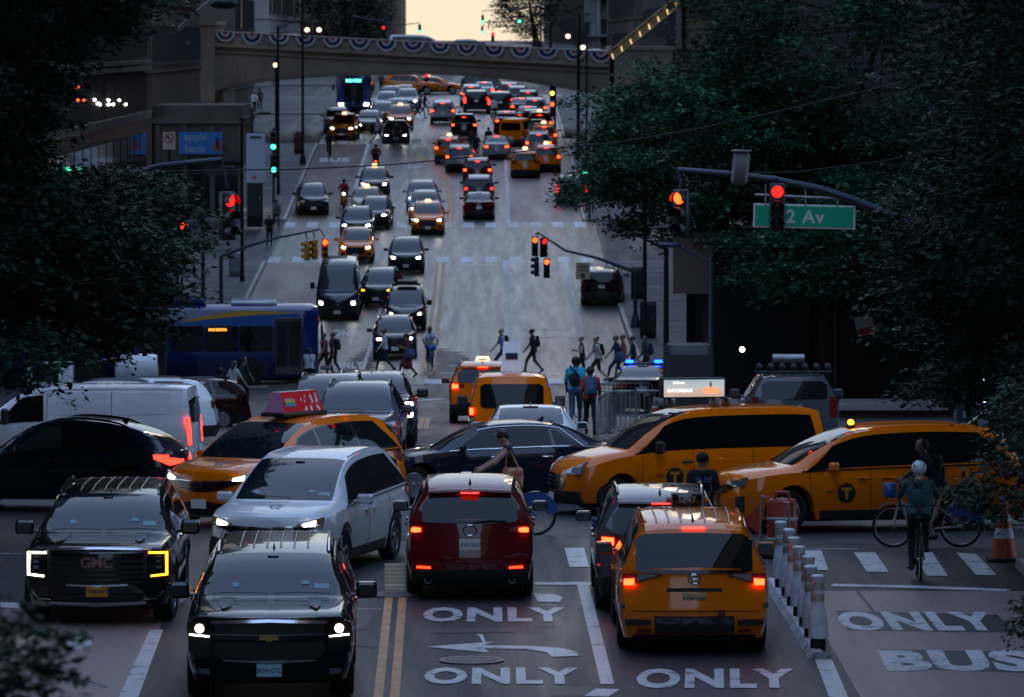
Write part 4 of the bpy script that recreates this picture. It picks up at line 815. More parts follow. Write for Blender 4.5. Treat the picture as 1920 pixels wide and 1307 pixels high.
# ------------------------------------------------------------------ people: one continuous surface grown round a posed skeleton
def surface_nets(val, org, h):
    ins = val < 0; nx, ny, nz = val.shape; c = (nx-1, ny-1, nz-1)
    sl = lambda i, j, k: (slice(i, i+c[0]), slice(j, j+c[1]), slice(k, k+c[2]))
    cor = [(i, j, k) for i in (0, 1) for j in (0, 1) for k in (0, 1)]; anyi = np.zeros(c, bool); alli = np.ones(c, bool)
    for q in cor: b = ins[sl(*q)]; anyi |= b; alli &= b
    mask = anyi & ~alli; acc = np.zeros(c+(3,)); cnt = np.zeros(c)
    for a in cor:
        for ax in range(3):
            if a[ax] == 0:
                b = list(a); b[ax] = 1; va, vb = val[sl(*a)], val[sl(*b)]; cr = (va < 0) != (vb < 0); t = np.where(cr, va/np.where(va-vb == 0, 1, va-vb), 0)
                for d in range(3): acc[..., d] += np.where(cr, a[d]+(t if d == ax else 0), 0)
                cnt += cr
    idx = -np.ones(c, int); ids = np.argwhere(mask); idx[mask] = np.arange(len(ids)); vv = org+h*(ids+acc[mask]/cnt[mask][:, None]); ff = []
    for ax in range(3):
        u, w = [(1, 2), (2, 0), (0, 1)][ax]; a = [slice(None)]*3; b = [slice(None)]*3; a[ax] = slice(0, -1); b[ax] = slice(1, None)
        cr = ins[tuple(a)] != ins[tuple(b)]; P_ = np.argwhere(cr)
        P_ = P_[(P_[:, u] > 0) & (P_[:, w] > 0) & (P_[:, u] < c[u]) & (P_[:, w] < c[w])]
        for p in P_:
            q = []
            for du, dw in ((-1, -1), (0, -1), (0, 0), (-1, 0)):
                r = p.copy(); r[u] += du; r[w] += dw; q.append(int(idx[tuple(r)]))
            ff.append(tuple(q) if ins[tuple(p)] else tuple(q[::-1]))
    return vv, ff
def figure_mesh(J, skirt=None, h=.017, name='body'):
    pr = []                                              # (a, b, ra, rb, slot)
    V = lambda p: np.array(p, float)
    def cap(a, b, ra, rb, t): pr.append((V(a), V(b), ra, rb, t))
    pel, ch, nk, hd = V(J['pelvis']), V(J['chest']), V(J['neck']), V(J['head']); sp = ch-pel; side = V((1, 0, 0))
    for s in (-1, 1):
        cap(pel+side*.075*s, pel+sp*.45+side*.065*s, .108, .095, 1); cap(pel+sp*.45+side*.07*s, ch+side*.10*s, .095, .108, 1)
    cap(pel+V((-.07, 0, -.02)), pel+V((.07, 0, -.02)), .115, .115, 3)
    shs = {}
    for s, n in ((-1, 'l'), (1, 'r')):
        sh = ch+V((.17*s, 0, .10)); shs[n] = sh; cap(ch+V((0, 0, .10)), sh, .075, .062, 1)
        el, wr_ = V(J['elbow_'+n]), V(J['wrist_'+n]); cap(sh+(el-sh)*.12, sh+(el-sh)*.9, .058, .046, 7); cap(el, wr_, .042, .028, 2)
        d = (wr_-el)/np.linalg.norm(wr_-el); cap(wr_, wr_+d*.075, .030, .026, 0)
        hp = pel+V((.085*s, 0, -.03)); kn, an = V(J['knee_'+n]), V(J['ankle_'+n]); cap(hp, kn, .088, .060, 3); cap(kn, an, .058, .040, 4)
        fd = V(J.get('foot_'+n, (0, -1, 0))); cap(an+V((0, 0, -.03))-fd*.045, an+fd*.14+V((0, 0, -.045)), .042, .033, 5)
    up = (hd-nk)/np.linalg.norm(hd-nk); f = V(J.get('face', (0, -1, 0)))
    cap(ch+V((0, 0, .10)), nk+up*.05, .062, .052, 0); cap(hd-up*.02, hd+up*.045-f*.015, .078, .090, 0); cap(hd-up*.075+f*.035, hd-up*.03+f*.035, .048, .06, 0); cap(hd+f*.085-up*.01, hd+f*.105-up*.03, .012, .017, 0)
    e = np.cross(f, up)
    for s in (-1, 1): cap(hd+e*.085*s-f*.01-up*.02, hd+e*.09*s-f*.015+up*.02, .014, .016, 0)
    if skirt: cap(pel+V((0, 0, .02)), pel+V((0, 0, -skirt)), .13, .20, 3)
    A = np.array([np.minimum(a-ra-.03, b-rb-.03) if False else np.minimum(a, b)-max(ra, rb)-.04 for a, b, ra, rb, _ in pr]).min(0); B = np.array([np.maximum(a, b)+max(ra, rb)+.04 for a, b, ra, rb, _ in pr]).max(0)
    n = np.ceil((B-A)/h).astype(int)+1; g = np.stack(np.meshgrid(*[A[i]+h*np.arange(n[i]) for i in range(3)], indexing='ij'), -1).astype(np.float32)
    val = np.full(g.shape[:3], 9., np.float32)
    def dist(x, a, b, ra, rb):
        ab = b-a; t = np.clip(((x-a)@ab)/max(ab@ab, 1e-9), 0, 1); return np.linalg.norm(x-(a+t[..., None]*ab), axis=-1)-(ra+(rb-ra)*t)
    for a, b, ra, rb, _ in pr:
        lo = np.maximum(((np.minimum(a, b)-max(ra, rb)-.09-A)/h).astype(int), 0); hi = np.minimum(((np.maximum(a, b)+max(ra, rb)+.09-A)/h).astype(int)+2, n); s = tuple(slice(lo[i], hi[i]) for i in range(3))
        d = dist(g[s], a, b, ra, rb); v = val[s]; k = .03; q = np.clip(.5+.5*(v-d)/k, 0, 1); val[s] = v*(1-q)+d*q-k*q*(1-q)
    vv, ff = surface_nets(val, A, h)
    dd = np.stack([dist(vv, a, b, ra, rb) for a, b, ra, rb, _ in pr], 1); tags = np.array([p[4] for p in pr])[dd.argmin(1)]
    # short-sleeve and hem lines follow the nearest bone of each face
    mi = [int(np.bincount(tags[list(q)]).argmax()) for q in ff]
    m = MB(); m.add([tuple(v) for v in vv], ff); m.m = mi
    for s in (-1, 1): m.ball(hd+f*.083+e*.033*s+up*.012, .011, 6, 4, 6)
    m.tube([hd+f*.083+e*.022-up*.06, hd+f*.088-up*.062, hd+f*.083-e*.022-up*.06], .006, 5, 6)
    for s, nme in ((-1, 'l'), (1, 'r')):                  # fingers rooted in the palm
        el, wr_ = V(J['elbow_'+nme]), V(J['wrist_'+nme]); d = (wr_-el)/np.linalg.norm(wr_-el); lat = np.cross(d, V((1, 0, 0))); lat = lat/(np.linalg.norm(lat)+1e-9); cu = np.cross(lat, d)*(-s)*-1
        for k, ln in enumerate((.062, .075, .07, .055)):
            o = wr_+d*.075+lat*(.024-.016*k); m.tube([o, o+d*ln*.5+cu*.008, o+d*ln*.85+cu*.03], [.0095, .009, .007], 6, 0)
        o = wr_+d*.03+lat*.026; m.tube([o, o+lat*.022+d*.028, o+lat*.026+d*.055+cu*.012], [.011, .010, .008], 6, 0)
    me = m.mesh(name, 60); return me
def walk_pose(st=.33, arm=.22, lean=.03, flip=1, shoulder=0):
    J = dict(pelvis=(0, 0, .93), chest=(0, -lean, 1.30), neck=(0, -lean-.005, 1.47), head=(0, -lean-.03, 1.60))
    L, Rr = ('l', 'r') if flip > 0 else ('r', 'l'); sx = {'l': -1, 'r': 1}
    J['knee_'+L] = (sx[L]*.09, -st*.75, .52); J['ankle_'+L] = (sx[L]*.085, -st, .10); J['knee_'+Rr] = (sx[Rr]*.09, st*.15, .50); J['ankle_'+Rr] = (sx[Rr]*.085, st*1.05, .15)
    J['foot_'+Rr] = (0, -.8, -.55)
    for n, q in ((L, 1), (Rr, -1)): J['elbow_'+n] = (sx[n]*.235, -lean+q*arm*.55, 1.13); J['wrist_'+n] = (sx[n]*.23, -lean+q*arm-.07, .92)
    return J
def stand_pose():
    J = dict(pelvis=(0, 0, .95), chest=(0, -.01, 1.32), neck=(0, -.01, 1.49), head=(0, -.035, 1.62))
    for n, s in (('l', -1), ('r', 1)): J['knee_'+n] = (s*.10, -.02, .52); J['ankle_'+n] = (s*.11, .02, .08); J['elbow_'+n] = (s*.25, .02, 1.15); J['wrist_'+n] = (s*.24, -.06, .93)
    return J
def phone_pose():
    J = walk_pose(.30, .1); J['elbow_r'] = (.24, -.06, 1.12); J['wrist_r'] = (.14, -.30, 1.20); J['elbow_l'] = (-.24, -.04, 1.12); J['wrist_l'] = (-.12, -.28, 1.16); J['head'] = (0, -.07, 1.59); return J
def bike_pose(upright=.0):
    J = dict(pelvis=(0, .22, .98), chest=(0, -.02+upright*.1, 1.32), neck=(0, -.05+upright*.1, 1.48), head=(0, -.10+upright*.1, 1.60))
    J['knee_l'] = (-.11, -.16, .80); J['ankle_l'] = (-.11, .03, .46); J['knee_r'] = (.11, -.06, .62); J['ankle_r'] = (.11, .08, .20)
    for n, s in (('l', -1), ('r', 1)): J['elbow_'+n] = (s*.29, -.16, 1.20); J['wrist_'+n] = (s*.26, -.36, 1.08)
    return J
FIG = {'walk': figure_mesh(walk_pose()), 'walk2': figure_mesh(walk_pose(.26, .16, .02, -1)), 'stride': figure_mesh(walk_pose(.40, .26, .05, -1)), 'stand': figure_mesh(stand_pose()), 'phone': figure_mesh(phone_pose()),
       'dress': figure_mesh(phone_pose(), .42), 'bike': figure_mesh(bike_pose()), 'bike_up': figure_mesh(bike_pose(1))}
HEADS = {'walk': (0, -.06, 1.60), 'walk2': (0, -.05, 1.60), 'stride': (0, -.08, 1.60), 'stand': (0, -.035, 1.62), 'phone': (0, -.07, 1.59), 'dress': (0, -.07, 1.59), 'bike': (0, -.10, 1.60), 'bike_up': (0, 0, 1.60)}
CHEST = {'bike': (0, -.02, 1.32), 'bike_up': (0, .08, 1.32), 'stride': (0, -.05, 1.30)}
def cloth(n, c, rough=.85): return mat('cloth_'+n, c, rough, noise=.25, nscale=14)
CL = dict(black=cloth('black', (.010, .010, .012)), white=cloth('white', (.55, .57, .60)), navy=cloth('navy', (.012, .018, .045)), blue=cloth('blue', (.28, .36, .52)), aqua=cloth('aqua', (.03, .42, .62)), red=cloth('red', (.35, .03, .035)), grey=cloth('grey', (.12, .12, .13)), denim=cloth('denim', (.05, .09, .18)),
          maroon=cloth('maroon', (.13, .02, .025)), khaki=cloth('khaki', (.30, .27, .22)), teal=cloth('teal', (.025, .075, .075)), dpink=cloth('dusty_red', (.25, .08, .09)), charcoal=cloth('charcoal', (.03, .03, .035)))
SKIN = dict(a=mat('skin_light', (.55, .33, .24), .55), b=mat('skin_mid', (.32, .17, .11), .55), c=mat('skin_dark', (.075, .038, .024), .5))
DARKF = mat('face_dark', (.02, .012, .01), .5); HAIR = mat('hair_dark', (.012, .009, .008), .55, noise=.4, nscale=60); HAIRB = mat('hair_brown', (.05, .026, .014), .55, noise=.4, nscale=60)
_hair = {}
def hair_mesh(kind):
    if kind in _hair: return _hair[kind]
    m = MB()
    if kind == 'short': m.ball((0, .018, .035), .098, 14, 10, 0, (.98, 1.08, .98))
    elif kind == 'long': m.ball((0, .02, .03), .102, 14, 10, 0, (1, 1.08, 1)); m.tube([(0, .06, .02), (0, .10, -.08), (0, .11, -.20)], [.085, .075, .04], 10)
    elif kind == 'bun': m.ball((0, .018, .035), .098, 14, 10, 0, (.98, 1.08, .98)); m.ball((0, .10, .09), .04, 10, 8)
    elif kind == 'cap': m.ball((0, .006, .045), .104, 14, 10, 0, (.97, 1.08, .86)); m.rbox((0, -.13, .045), (.15, .12, .014), .006)
    elif kind == 'helmet':
        m.ball((0, .008, .05), .122, 16, 10, 0, (.95, 1.15, .92))
        for k in range(5): m.tube([(-.07+.035*k, -.12, .10), (-.075+.0375*k, .02, .168-.02*abs(k-2)), (-.07+.035*k, .13, .08)], .010, 6, 1)
    _hair[kind] = m.mesh('hair' if kind in ('short', 'long', 'bun') else kind, 60); return _hair[kind]
def person(fig, M, label, top, legs, skin='b', fore=None, shin=None, shoe='black', sleeve=None, hair='short', hm=None, bag=None, group=None, height=1.0, name='person', bagm=None):
    root = link(name, FIG[fig]); root.matrix_world = M @ Matrix.Scale(height, 4); me = FIG[fig]
    sk = SKIN[skin]; ms = [sk, CL[top], CL[fore] if fore else sk, CL[legs], (CL[legs] if shin is None else (sk if shin == 'skin' else CL[shin])), CL[shoe], DARKF, sk if sleeve == 'skin' else CL[top]]
    while len(me.materials) < 8: me.materials.append(sk)
    for k, q in enumerate(ms): root.material_slots[k].link = 'OBJECT'; root.material_slots[k].material = q
    tag(root, label, 'person', group)
    hme = hair_mesh(hair)
    if not len(hme.materials): hme.materials.append(HAIR); hme.materials.append(PLASTIC)
    o = link(hme.name.split('.')[0], hme, None, root, HEADS[fig]); o.material_slots[0].link = 'OBJECT'; o.material_slots[0].material = hm or HAIR
    c = CHEST.get(fig, (0, -.03, 1.30))
    if bag == 'backpack':
        m = MB(); m.rbox((0, .19, -.06), (.30, .15, .44), .06); m.rbox((0, .275, -.14), (.22, .05, .22), .03)
        for s in (-1, 1): m.tube([(s*.09, .12, .14), (s*.115, -.02, .19), (s*.12, -.125, .08), (s*.125, -.09, -.14), (s*.11, .08, -.2)], .018, 6)
        m.build('backpack', bagm or CL['black'], root, 40, c)
    elif bag == 'sling':
        m = MB(); m.rbox((.02, .17, -.12), (.24, .10, .30), .05, 0, Matrix.Rotation(.25, 3, 'Y')); m.tube([(-.08, .15, -.2), (-.14, .08, -.1), (.05, .15, .12), (.13, .02, .20), (.05, -.12, .10), (-.12, -.10, -.08)], .02, 6); m.build('sling_bag', bagm or CL['black'], root, 40, c)
    elif bag == 'tote':
        m = MB(); m.rbox((.27, .08, -.36), (.12, .34, .34), .04); m.tube([(.26, -.04, -.2), (.20, .0, .15), (.26, .18, -.2)], .014, 6); m.build('bag', bagm or CL['denim'], root, 40, c)
    return root
def stand_at(px, py, a): p = P(px, py); return pose(p.x, p.y, a, .3, .3)
def upright(px, py, a, dz=0): p = P(px, py, dz); M = Matrix.Rotation(R(a), 4, 'Z'); M.translation = p; return M
# ------------------------------------------------------------------ bicycles and mopeds
def bicycle_parts():
    r = .335; parts = []
    def wheel(y, nm='wheel'):
        t = MB()
        n = 28; ring = [(0, y+r*math.cos(2*math.pi*k/n)*.965, r+r*math.sin(2*math.pi*k/n)*.965) for k in range(n+1)]; t.tube(ring, .020, 7, 0, False)
        q = MB(); ring = [(0, y+r*math.cos(2*math.pi*k/n)*.89, r+r*math.sin(2*math.pi*k/n)*.89) for k in range(n+1)]; q.tube(ring, .013, 6, 0, False)
        for k in range(14):
            a = 2*math.pi*k/14; q.tube([(.03*(-1)**k, y, r), (0, y+r*.88*math.cos(a), r+r*.88*math.sin(a))], .0025, 3, 0, False)
        q.lathe([(0, -.05), (.025, -.05), (.025, .05), (0, .05)], 10, 'x', (0, y, r)); parts.append(('wheel', fix(t.mesh('wheel', 60)), RUBBER, None)); parts.append(('rim', fix(q.mesh('rim', 60)), 'R', len(parts)-1))
    wheel(-.54); wheel(.54)
    m = MB(); m.tube([(0, -.46, .86), (0, -.30, .40), (0, .02, .30), (0, .12, .52), (0, .18, .80)], .030, 8); m.tube([(0, .10, .46), (0, -.42, .70)], .026, 8)
    for s in (-1, 1): m.tube([(s*.03, .02, .29), (s*.06, .54, .335)], .014, 6); m.tube([(s*.03, .15, .68), (s*.06, .54, .335)], .012, 6); m.tube([(s*.045, -.54, .335), (s*.045, -.47, .70)], .015, 6)
    m.tube([(-.045, -.47, .70), (.045, -.47, .70)], .02, 6); parts.append(('frame', fix(m.mesh('frame', 60)), 'F', None))
    m = MB(); m.tube([(0, -.46, .84), (0, -.43, 1.02)], .016, 6); m.tube([(-.29, -.30, 1.06), (-.20, -.36, 1.05), (0, -.44, 1.02), (.20, -.36, 1.05), (.29, -.30, 1.06)], .014, 6); parts.append(('handlebar', m.mesh('handlebar', 60), METALD, None))
    m = MB(); m.rbox((0, .22, .93), (.15, .26, .07), .03); m.tube([(0, .18, .78), (0, .2, .92)], .015, 6); parts.append(('saddle', m.mesh('saddle', 60), PLASTIC, None))
    m = MB(); m.tube([(-.06, .02, .30), (-.06, .06, .44), (-.16, .06, .44)], .012, 6); m.tube([(.06, .02, .30), (.06, -.02, .16), (.16, -.02, .16)], .012, 6); m.rbox((-.13, .06, .44), (.1, .08, .025), .008); m.rbox((.13, -.02, .16), (.1, .08, .025), .008)
    m.lathe([(.0, -.008), (.10, -.008), (.10, .008), (0, .008)], 18, 'x', (.04, .02, .30)); parts.append(('crank', m.mesh('crank', 40), METALD, None))
    m = MB(); n = 14
    for y0, a0, a1 in ((.54, -.35, 2.6), (-.54, .5, 2.3)):
        g = []
        for k in range(n+1):
            a = a0+(a1-a0)*k/n; g.append([(x, y0+.385*math.cos(a), .335+.385*math.sin(a)) for x in (-.035, 0, .035)])
        m.grid(g)
    parts.append(('fender', m.mesh('fender', 60), 'G', None))
    # rear skirt guard and basket of a hire bike
    m = MB(); n = 10
    for s in (-1, 1):
        g = [[(s*.045, .54+rr*math.cos(.1+2.2*k/n), .335+rr*math.sin(.1+2.2*k/n)) for rr in (.17, .37)] for k in range(n+1)]; m.grid(g)
    parts.append(('wheel_guard', m.mesh('wheel_guard'), 'G', None))
    m = MB(); m.rbox((0, -.60, .92), (.34, .20, .22), .03); parts.append(('basket', m.mesh('basket', 40), 'G', None))
    return parts
BIKE = bicycle_parts()
def bicycle(M, label, fm, gm, rm=STEEL, hire=True, name='bicycle'):
    root = empty(name, M, label, 'bicycle', 'bicycles in traffic'); objs = []
    for n, me, q, sub in BIKE:
        if not hire and n in ('wheel_guard', 'basket', 'fender'): objs.append(None); continue
        if not len(me.materials): me.materials.append(PLASTIC)
        o = link(n, me, None, objs[sub] if sub is not None else root); o.material_slots[0].link = 'OBJECT'; o.material_slots[0].material = {'F': fm, 'G': gm, 'R': rm}.get(q, q) if isinstance(q, str) else q; objs.append(o)
    return root
def moped(M, label, pm, light=None, tail=None):
    root = empty('moped', M, label, 'moped', 'mopeds in traffic')
    for y in (-.62, .60):
        t = MB(); t.lathe([(.15, -.05), (.21, -.055), (.235, 0), (.21, .055), (.15, .05)], 18, 'x', (0, y, .235), closed=True); w = t.build('wheel', RUBBER, root, 40); q = MB(); q.lathe([(0, -.04), (.15, -.05), (.15, .05), (0, .04)], 14, 'x', (0, y, .235)); q.build('rim', RIM, w, 40)
    m = MB(); g = []
    for y, w, z0, z1 in ((-.50, .10, .50, .95), (-.42, .19, .32, .95), (-.30, .20, .24, .80), (-.15, .18, .22, .34), (.10, .18, .22, .36), (.22, .17, .28, .70), (.55, .16, .40, .76), (.80, .11, .52, .74), (.88, .05, .60, .70)):
        g.append([(-w, y, z0), (-w*1.05, y, (z0+z1)/2), (-w*.8, y, z1), (0, y, z1+.02), (w*.8, y, z1), (w*1.05, y, (z0+z1)/2), (w, y, z0), (0, y, z0-.02), (-w, y, z0)])
    m.grid(g); m.build('fairing', pm, root, 60)
    m = MB(); m.rbox((0, .42, .80), (.26, .62, .10), .04); m.build('seat', PLASTIC, root, 40)
    m = MB(); m.tube([(-.33, -.36, 1.08), (-.12, -.44, 1.04), (.12, -.44, 1.04), (.33, -.36, 1.08)], .016, 6); m.rbox((0, -.46, 1.02), (.22, .14, .16), .05)
    for s in (-1, 1): m.tube([(s*.2, -.42, 1.06), (s*.26, -.44, 1.25)], .008, 5); m.ball((s*.27, -.44, 1.28), .055, 8, 6, 0, (1, .35, .8))
    m.build('handlebar', PLASTIC, root, 40); m = MB(); m.tube([(0, -.62, .235), (0, -.46, .95)], .035, 7); m.build('fork', STEEL, root)
    m = MB(); m.ball((0, -.54, .90), .075, 10, 8, 0, (1, .5, .8)); m.build('headlight', light or HEADO, root, 60); m = MB(); m.ball((0, .90, .66), .06, 10, 8, 0, (1.2, .4, .7)); m.build('tail_light', tail or TAILO, root, 60)
    m = MB(); m.rbox((0, .80, 1.02), (.42, .42, .42), .03); m.build('cargo_box', CL['black'], root, 40)
    return root
# ------------------------------------------------------------------ vehicles near the camera
yk = vehicle('big_suv', 182, 1176, 0, BLACKP, 'black full-size SUV with C-shaped running lights and one amber indicator lit', head=DRL, amber=AMBER, plate=PLATEY, steer=-6)
plate_text(yk, 'T808647C', False, .49, size=.075)
sb = vehicle('long_suv', 505, 1324, 1.0, BLACKP, 'black full-size SUV with gold cross badge and blue front plate, nearest the camera', head=HEADW, plate=PLATEB)
plate_text(sb, '0034 CTD', False, .43, size=.075)
ws = vehicle('minivan', 492, 1088, -14, WHITEP, 'white minivan with lit headlights turning between orange taxi and black SUV', head=HEADL, plate=PLATEW, steer=-10)
tx = vehicle('minivan', 532, 972, -31, TAXI, 'orange minivan taxi with red roof advert, behind the white minivan', anchor='c', head=HEADL, plate=PLATEW, tail=TAILO)
mz = vehicle('crossover', 881, 1127, 180, REDP, 'dark red crossover seen from behind with lit brake lights', anchor='r', tail=TAILB, brake=TAILR, plate=PLATEW)
plate_text(mz, 'LPW-3057', True, .80, size=.075)
gs = vehicle('compact_suv', 1240, 1152, 180, GREY, 'grey SUV with lit brake lights half hidden by a yellow taxi', anchor='r', tail=TAILB, brake=TAILR)
os_ = vehicle('old_minivan', 1302, 1230, 180, TAXI, 'yellow minivan taxi seen from behind with lit brake lights, nearest on the right', anchor='r', tail=TAILB, brake=TAILR, plate=PLATET)
plate_text(os_, 'Y184208C', True, .74, size=.075)
cm = vehicle('sedan', 925, 938, -86, NAVY, 'black sedan with chrome window trim crossing behind the dark red crossover', anchor='c')
tc1 = vehicle('small_van', 1285, 958, -76, TAXI, 'yellow van taxi with lit advert screen on its roof', anchor='c', head=HEADO)
tx2 = vehicle('minivan', 1622, 990, -79, TAXI, 'orange minivan taxi side-on with amber beacon on its roof, at right', anchor='c', head=HEADO)
gv = vehicle('coupe_suv', 108, 952, -97, NAVY, 'dark sloping-roof crossover with red lit tail light at left', anchor='c', tail=TAILR)
wv = vehicle('low_van', 122, 908, -94, WHITEP, 'white panel van seen from the side behind the dark crossover', anchor='c', tail=TAILR)
# --- lettering and fittings of the near vehicles
def front_word(root, s, z, size, m, off=.05, bold=.03, rear=False, name='lettering', depth=.004):
    c = car_of(root); fn = c.rear if rear else c.front; me = text_mesh(s, size, bold, 3); k = -1 if rear else 1
    return decal(root, me, m, lambda x, y, q: fn(x*k, z+y, off+q), name)
front_word(yk, 'GMC', .885, .20, mat('badge_dark_red', (.30, .16, .17), .3, metal=.6), .05, .035)
def ring_emblem(root, z, r, rear, off=.03, bars_=True, m=CHROME):
    c = car_of(root); p = (c.rear if rear else c.front)(0, z, off); q = MB(); n = 20
    q.tube([(p.x+r*1.3*math.cos(2*math.pi*k/n), p.y, p.z+r*math.sin(2*math.pi*k/n)) for k in range(n+1)], r*.13, 5, 0, False)
    if bars_: q.tube([(p.x+r*.55*math.cos(2*math.pi*k/n), p.y, p.z+r*.9*math.sin(2*math.pi*k/n)) for k in range(n+1)], r*.10, 5, 0, False); q.tube([(p.x+r*1.1*math.cos(2*math.pi*k/n), p.y, p.z+r*.35+r*.4*math.sin(2*math.pi*k/n)) for k in range(n+1)], r*.10, 5, 0, False)
    else: q.tube([(p.x-r*.95, p.y, p.z+r*.15), (p.x-r*.4, p.y, p.z+r*.35), (p.x, p.y, p.z-r*.3), (p.x+r*.4, p.y, p.z+r*.35), (p.x+r*.95, p.y, p.z+r*.15)], r*.14, 5)
    return put(root, 'emblem', q, [m], 60)
ring_emblem(mz, 1.005, .075, True, .03, False); ring_emblem(os_, 1.0, .062, True, .03); ring_emblem(ws, .69, .055, False, .04, True, mat('emblem_dark', (.08, .08, .09), .3, metal=.8)); ring_emblem(tx, .69, .055, False, .04, True, MATS['emblem_dark'])
WCB = mat('wheelchair_blue', (.05, .10, .33), .5)
def hood_symbol(root, x0, lat, sc):
    """dynamic wheelchair pictogram on a bonnet"""
    c = car_of(root); m = MB()
    def pt(u, v):
        y = lat+u*sc; x = x0-v*sc*1.6; r = c.section(x)[10][0]; k = 13-abs(y)/max(r, .1)*3; return c.S(x, max(k, 10.2), 1 if y >= 0 else -1, .010)
    def stroke(pts, w):
        g = []
        for i, (u, v) in enumerate(pts):
            a = pts[min(i+1, len(pts)-1)]; b = pts[max(i-1, 0)]; du, dv = a[0]-b[0], a[1]-b[1]; l = math.hypot(du, dv) or 1; nu, nv = -dv/l*w, du/l*w; g.append([pt(u+nu, v+nv), pt(u-nu, v-nv)])
        m.grid(g)
    stroke([(.1+.55*math.cos(a), -.2+.55*math.sin(a)) for a in np.linspace(2.0, 5.6, 14)], .09); stroke([(-.1, .75), (.25, .25), (.6, .25), (.75, -.3), (1.0, -.35)], .09); stroke([(.25, .25), (.7, .75)], .07); stroke([(.75, .9), (.9, .9)], .1)
    return put(root, 'wheelchair_symbol', m, [WCB])
hood_symbol(tx, .52, .05, .16); hood_symbol(tx, .95, -.38, .07); hood_symbol(ws, .52, .02, .12)
TBLK = mat('taxi_logo_black', (.012, .012, .012), .5)
def taxi_logo(root, x, z, r, sg=-1):
    c = car_of(root); n = 24; m = MB()
    g = [[c.side(x+rr*math.cos(2*math.pi*k/n), z+rr*math.sin(2*math.pi*k/n), sg, .012) for rr in (0.01, r*.5, r)] for k in range(n+1)]; m.grid(g); put(root, 'logo_disc', m, [TBLK])
    def sh(pts): q = MB(); q.add([c.side(x+u*r, z+v*r, sg, .018) for u, v in pts], [tuple(range(len(pts)))]); return q
    put(root, 'logo_letter', sh([(-.55, .55), (.55, .55), (.55, .25), (.17, .25), (.17, -.62), (-.17, -.62), (-.17, .25), (-.55, .25)]), [YELLOWT])
    me = text_mesh('NYC', r*.42, .04, 2); dirn = 1; decal(root, me, TBLK, lambda u, v, w: c.side(x-r*1.75+u*dirn, z+r*.12+v, sg, .012), 'logo_text')
taxi_logo(tc1, 1.95, .66, .165, 1); taxi_logo(tx2, 1.98, .66, .165, 1)
def beacon(root, x, m=AMBER, sz=.09):
    c = car_of(root); p = c.S(x, 13, 1); q = MB(); q.rbox((0, p.y, p.z+.02), (sz*2.2, sz*1.3, .05), .015); b = put(root, 'beacon', q, [PLASTIC], 40); q = MB(); q.rbox((0, p.y, p.z+.085), (sz*1.5, sz, .09), .03); put(root, 'beacon_lens', q, [m], 40, b)
beacon(tx2, 2.35)
def taxi_sign(root, s, x, lit=None):
    c = car_of(root); p = c.S(x, 13, 1); q = MB(); q.rbox((0, p.y, p.z+.10), (.40, .12, .15), .015); b = put(root, 'roof_sign', q, [GLOSSB], 40)
    q = MB(); q.box((0, p.y, p.z+.10), (.43, .03, .175)); put(root, 'sign_border', q, [mat('sign_border', (.45, .45, .42), .5)], None, b)
    me = text_mesh(s, .12, .02, 2)
    decal(root, me, mat('sign_digits', (.32, .33, .32), .5), lambda u, v, w: Vector((-u, p.y+.064, p.z+.10+v)), 'sign_number').parent = b
    for sg in (1, -1): q = MB(); q.rbox((sg*.25, p.y, p.z+.09), (.07, .08, .08), .03); put(root, 'sign_lamp', q, [AMBERO], 40, b)
    q = MB(); q.box((0, p.y, p.z+.005), (.4, .08, .03)); put(root, 'sign_foot', q, [PLASTIC], None, b)
taxi_sign(os_, '5E47', 2.55)
ADRED = mat('advert_red', (.78, .018, .03), .6, spec=.1); ADPINK = mat('advert_pink', (.75, .30, .50), .6, spec=.1)
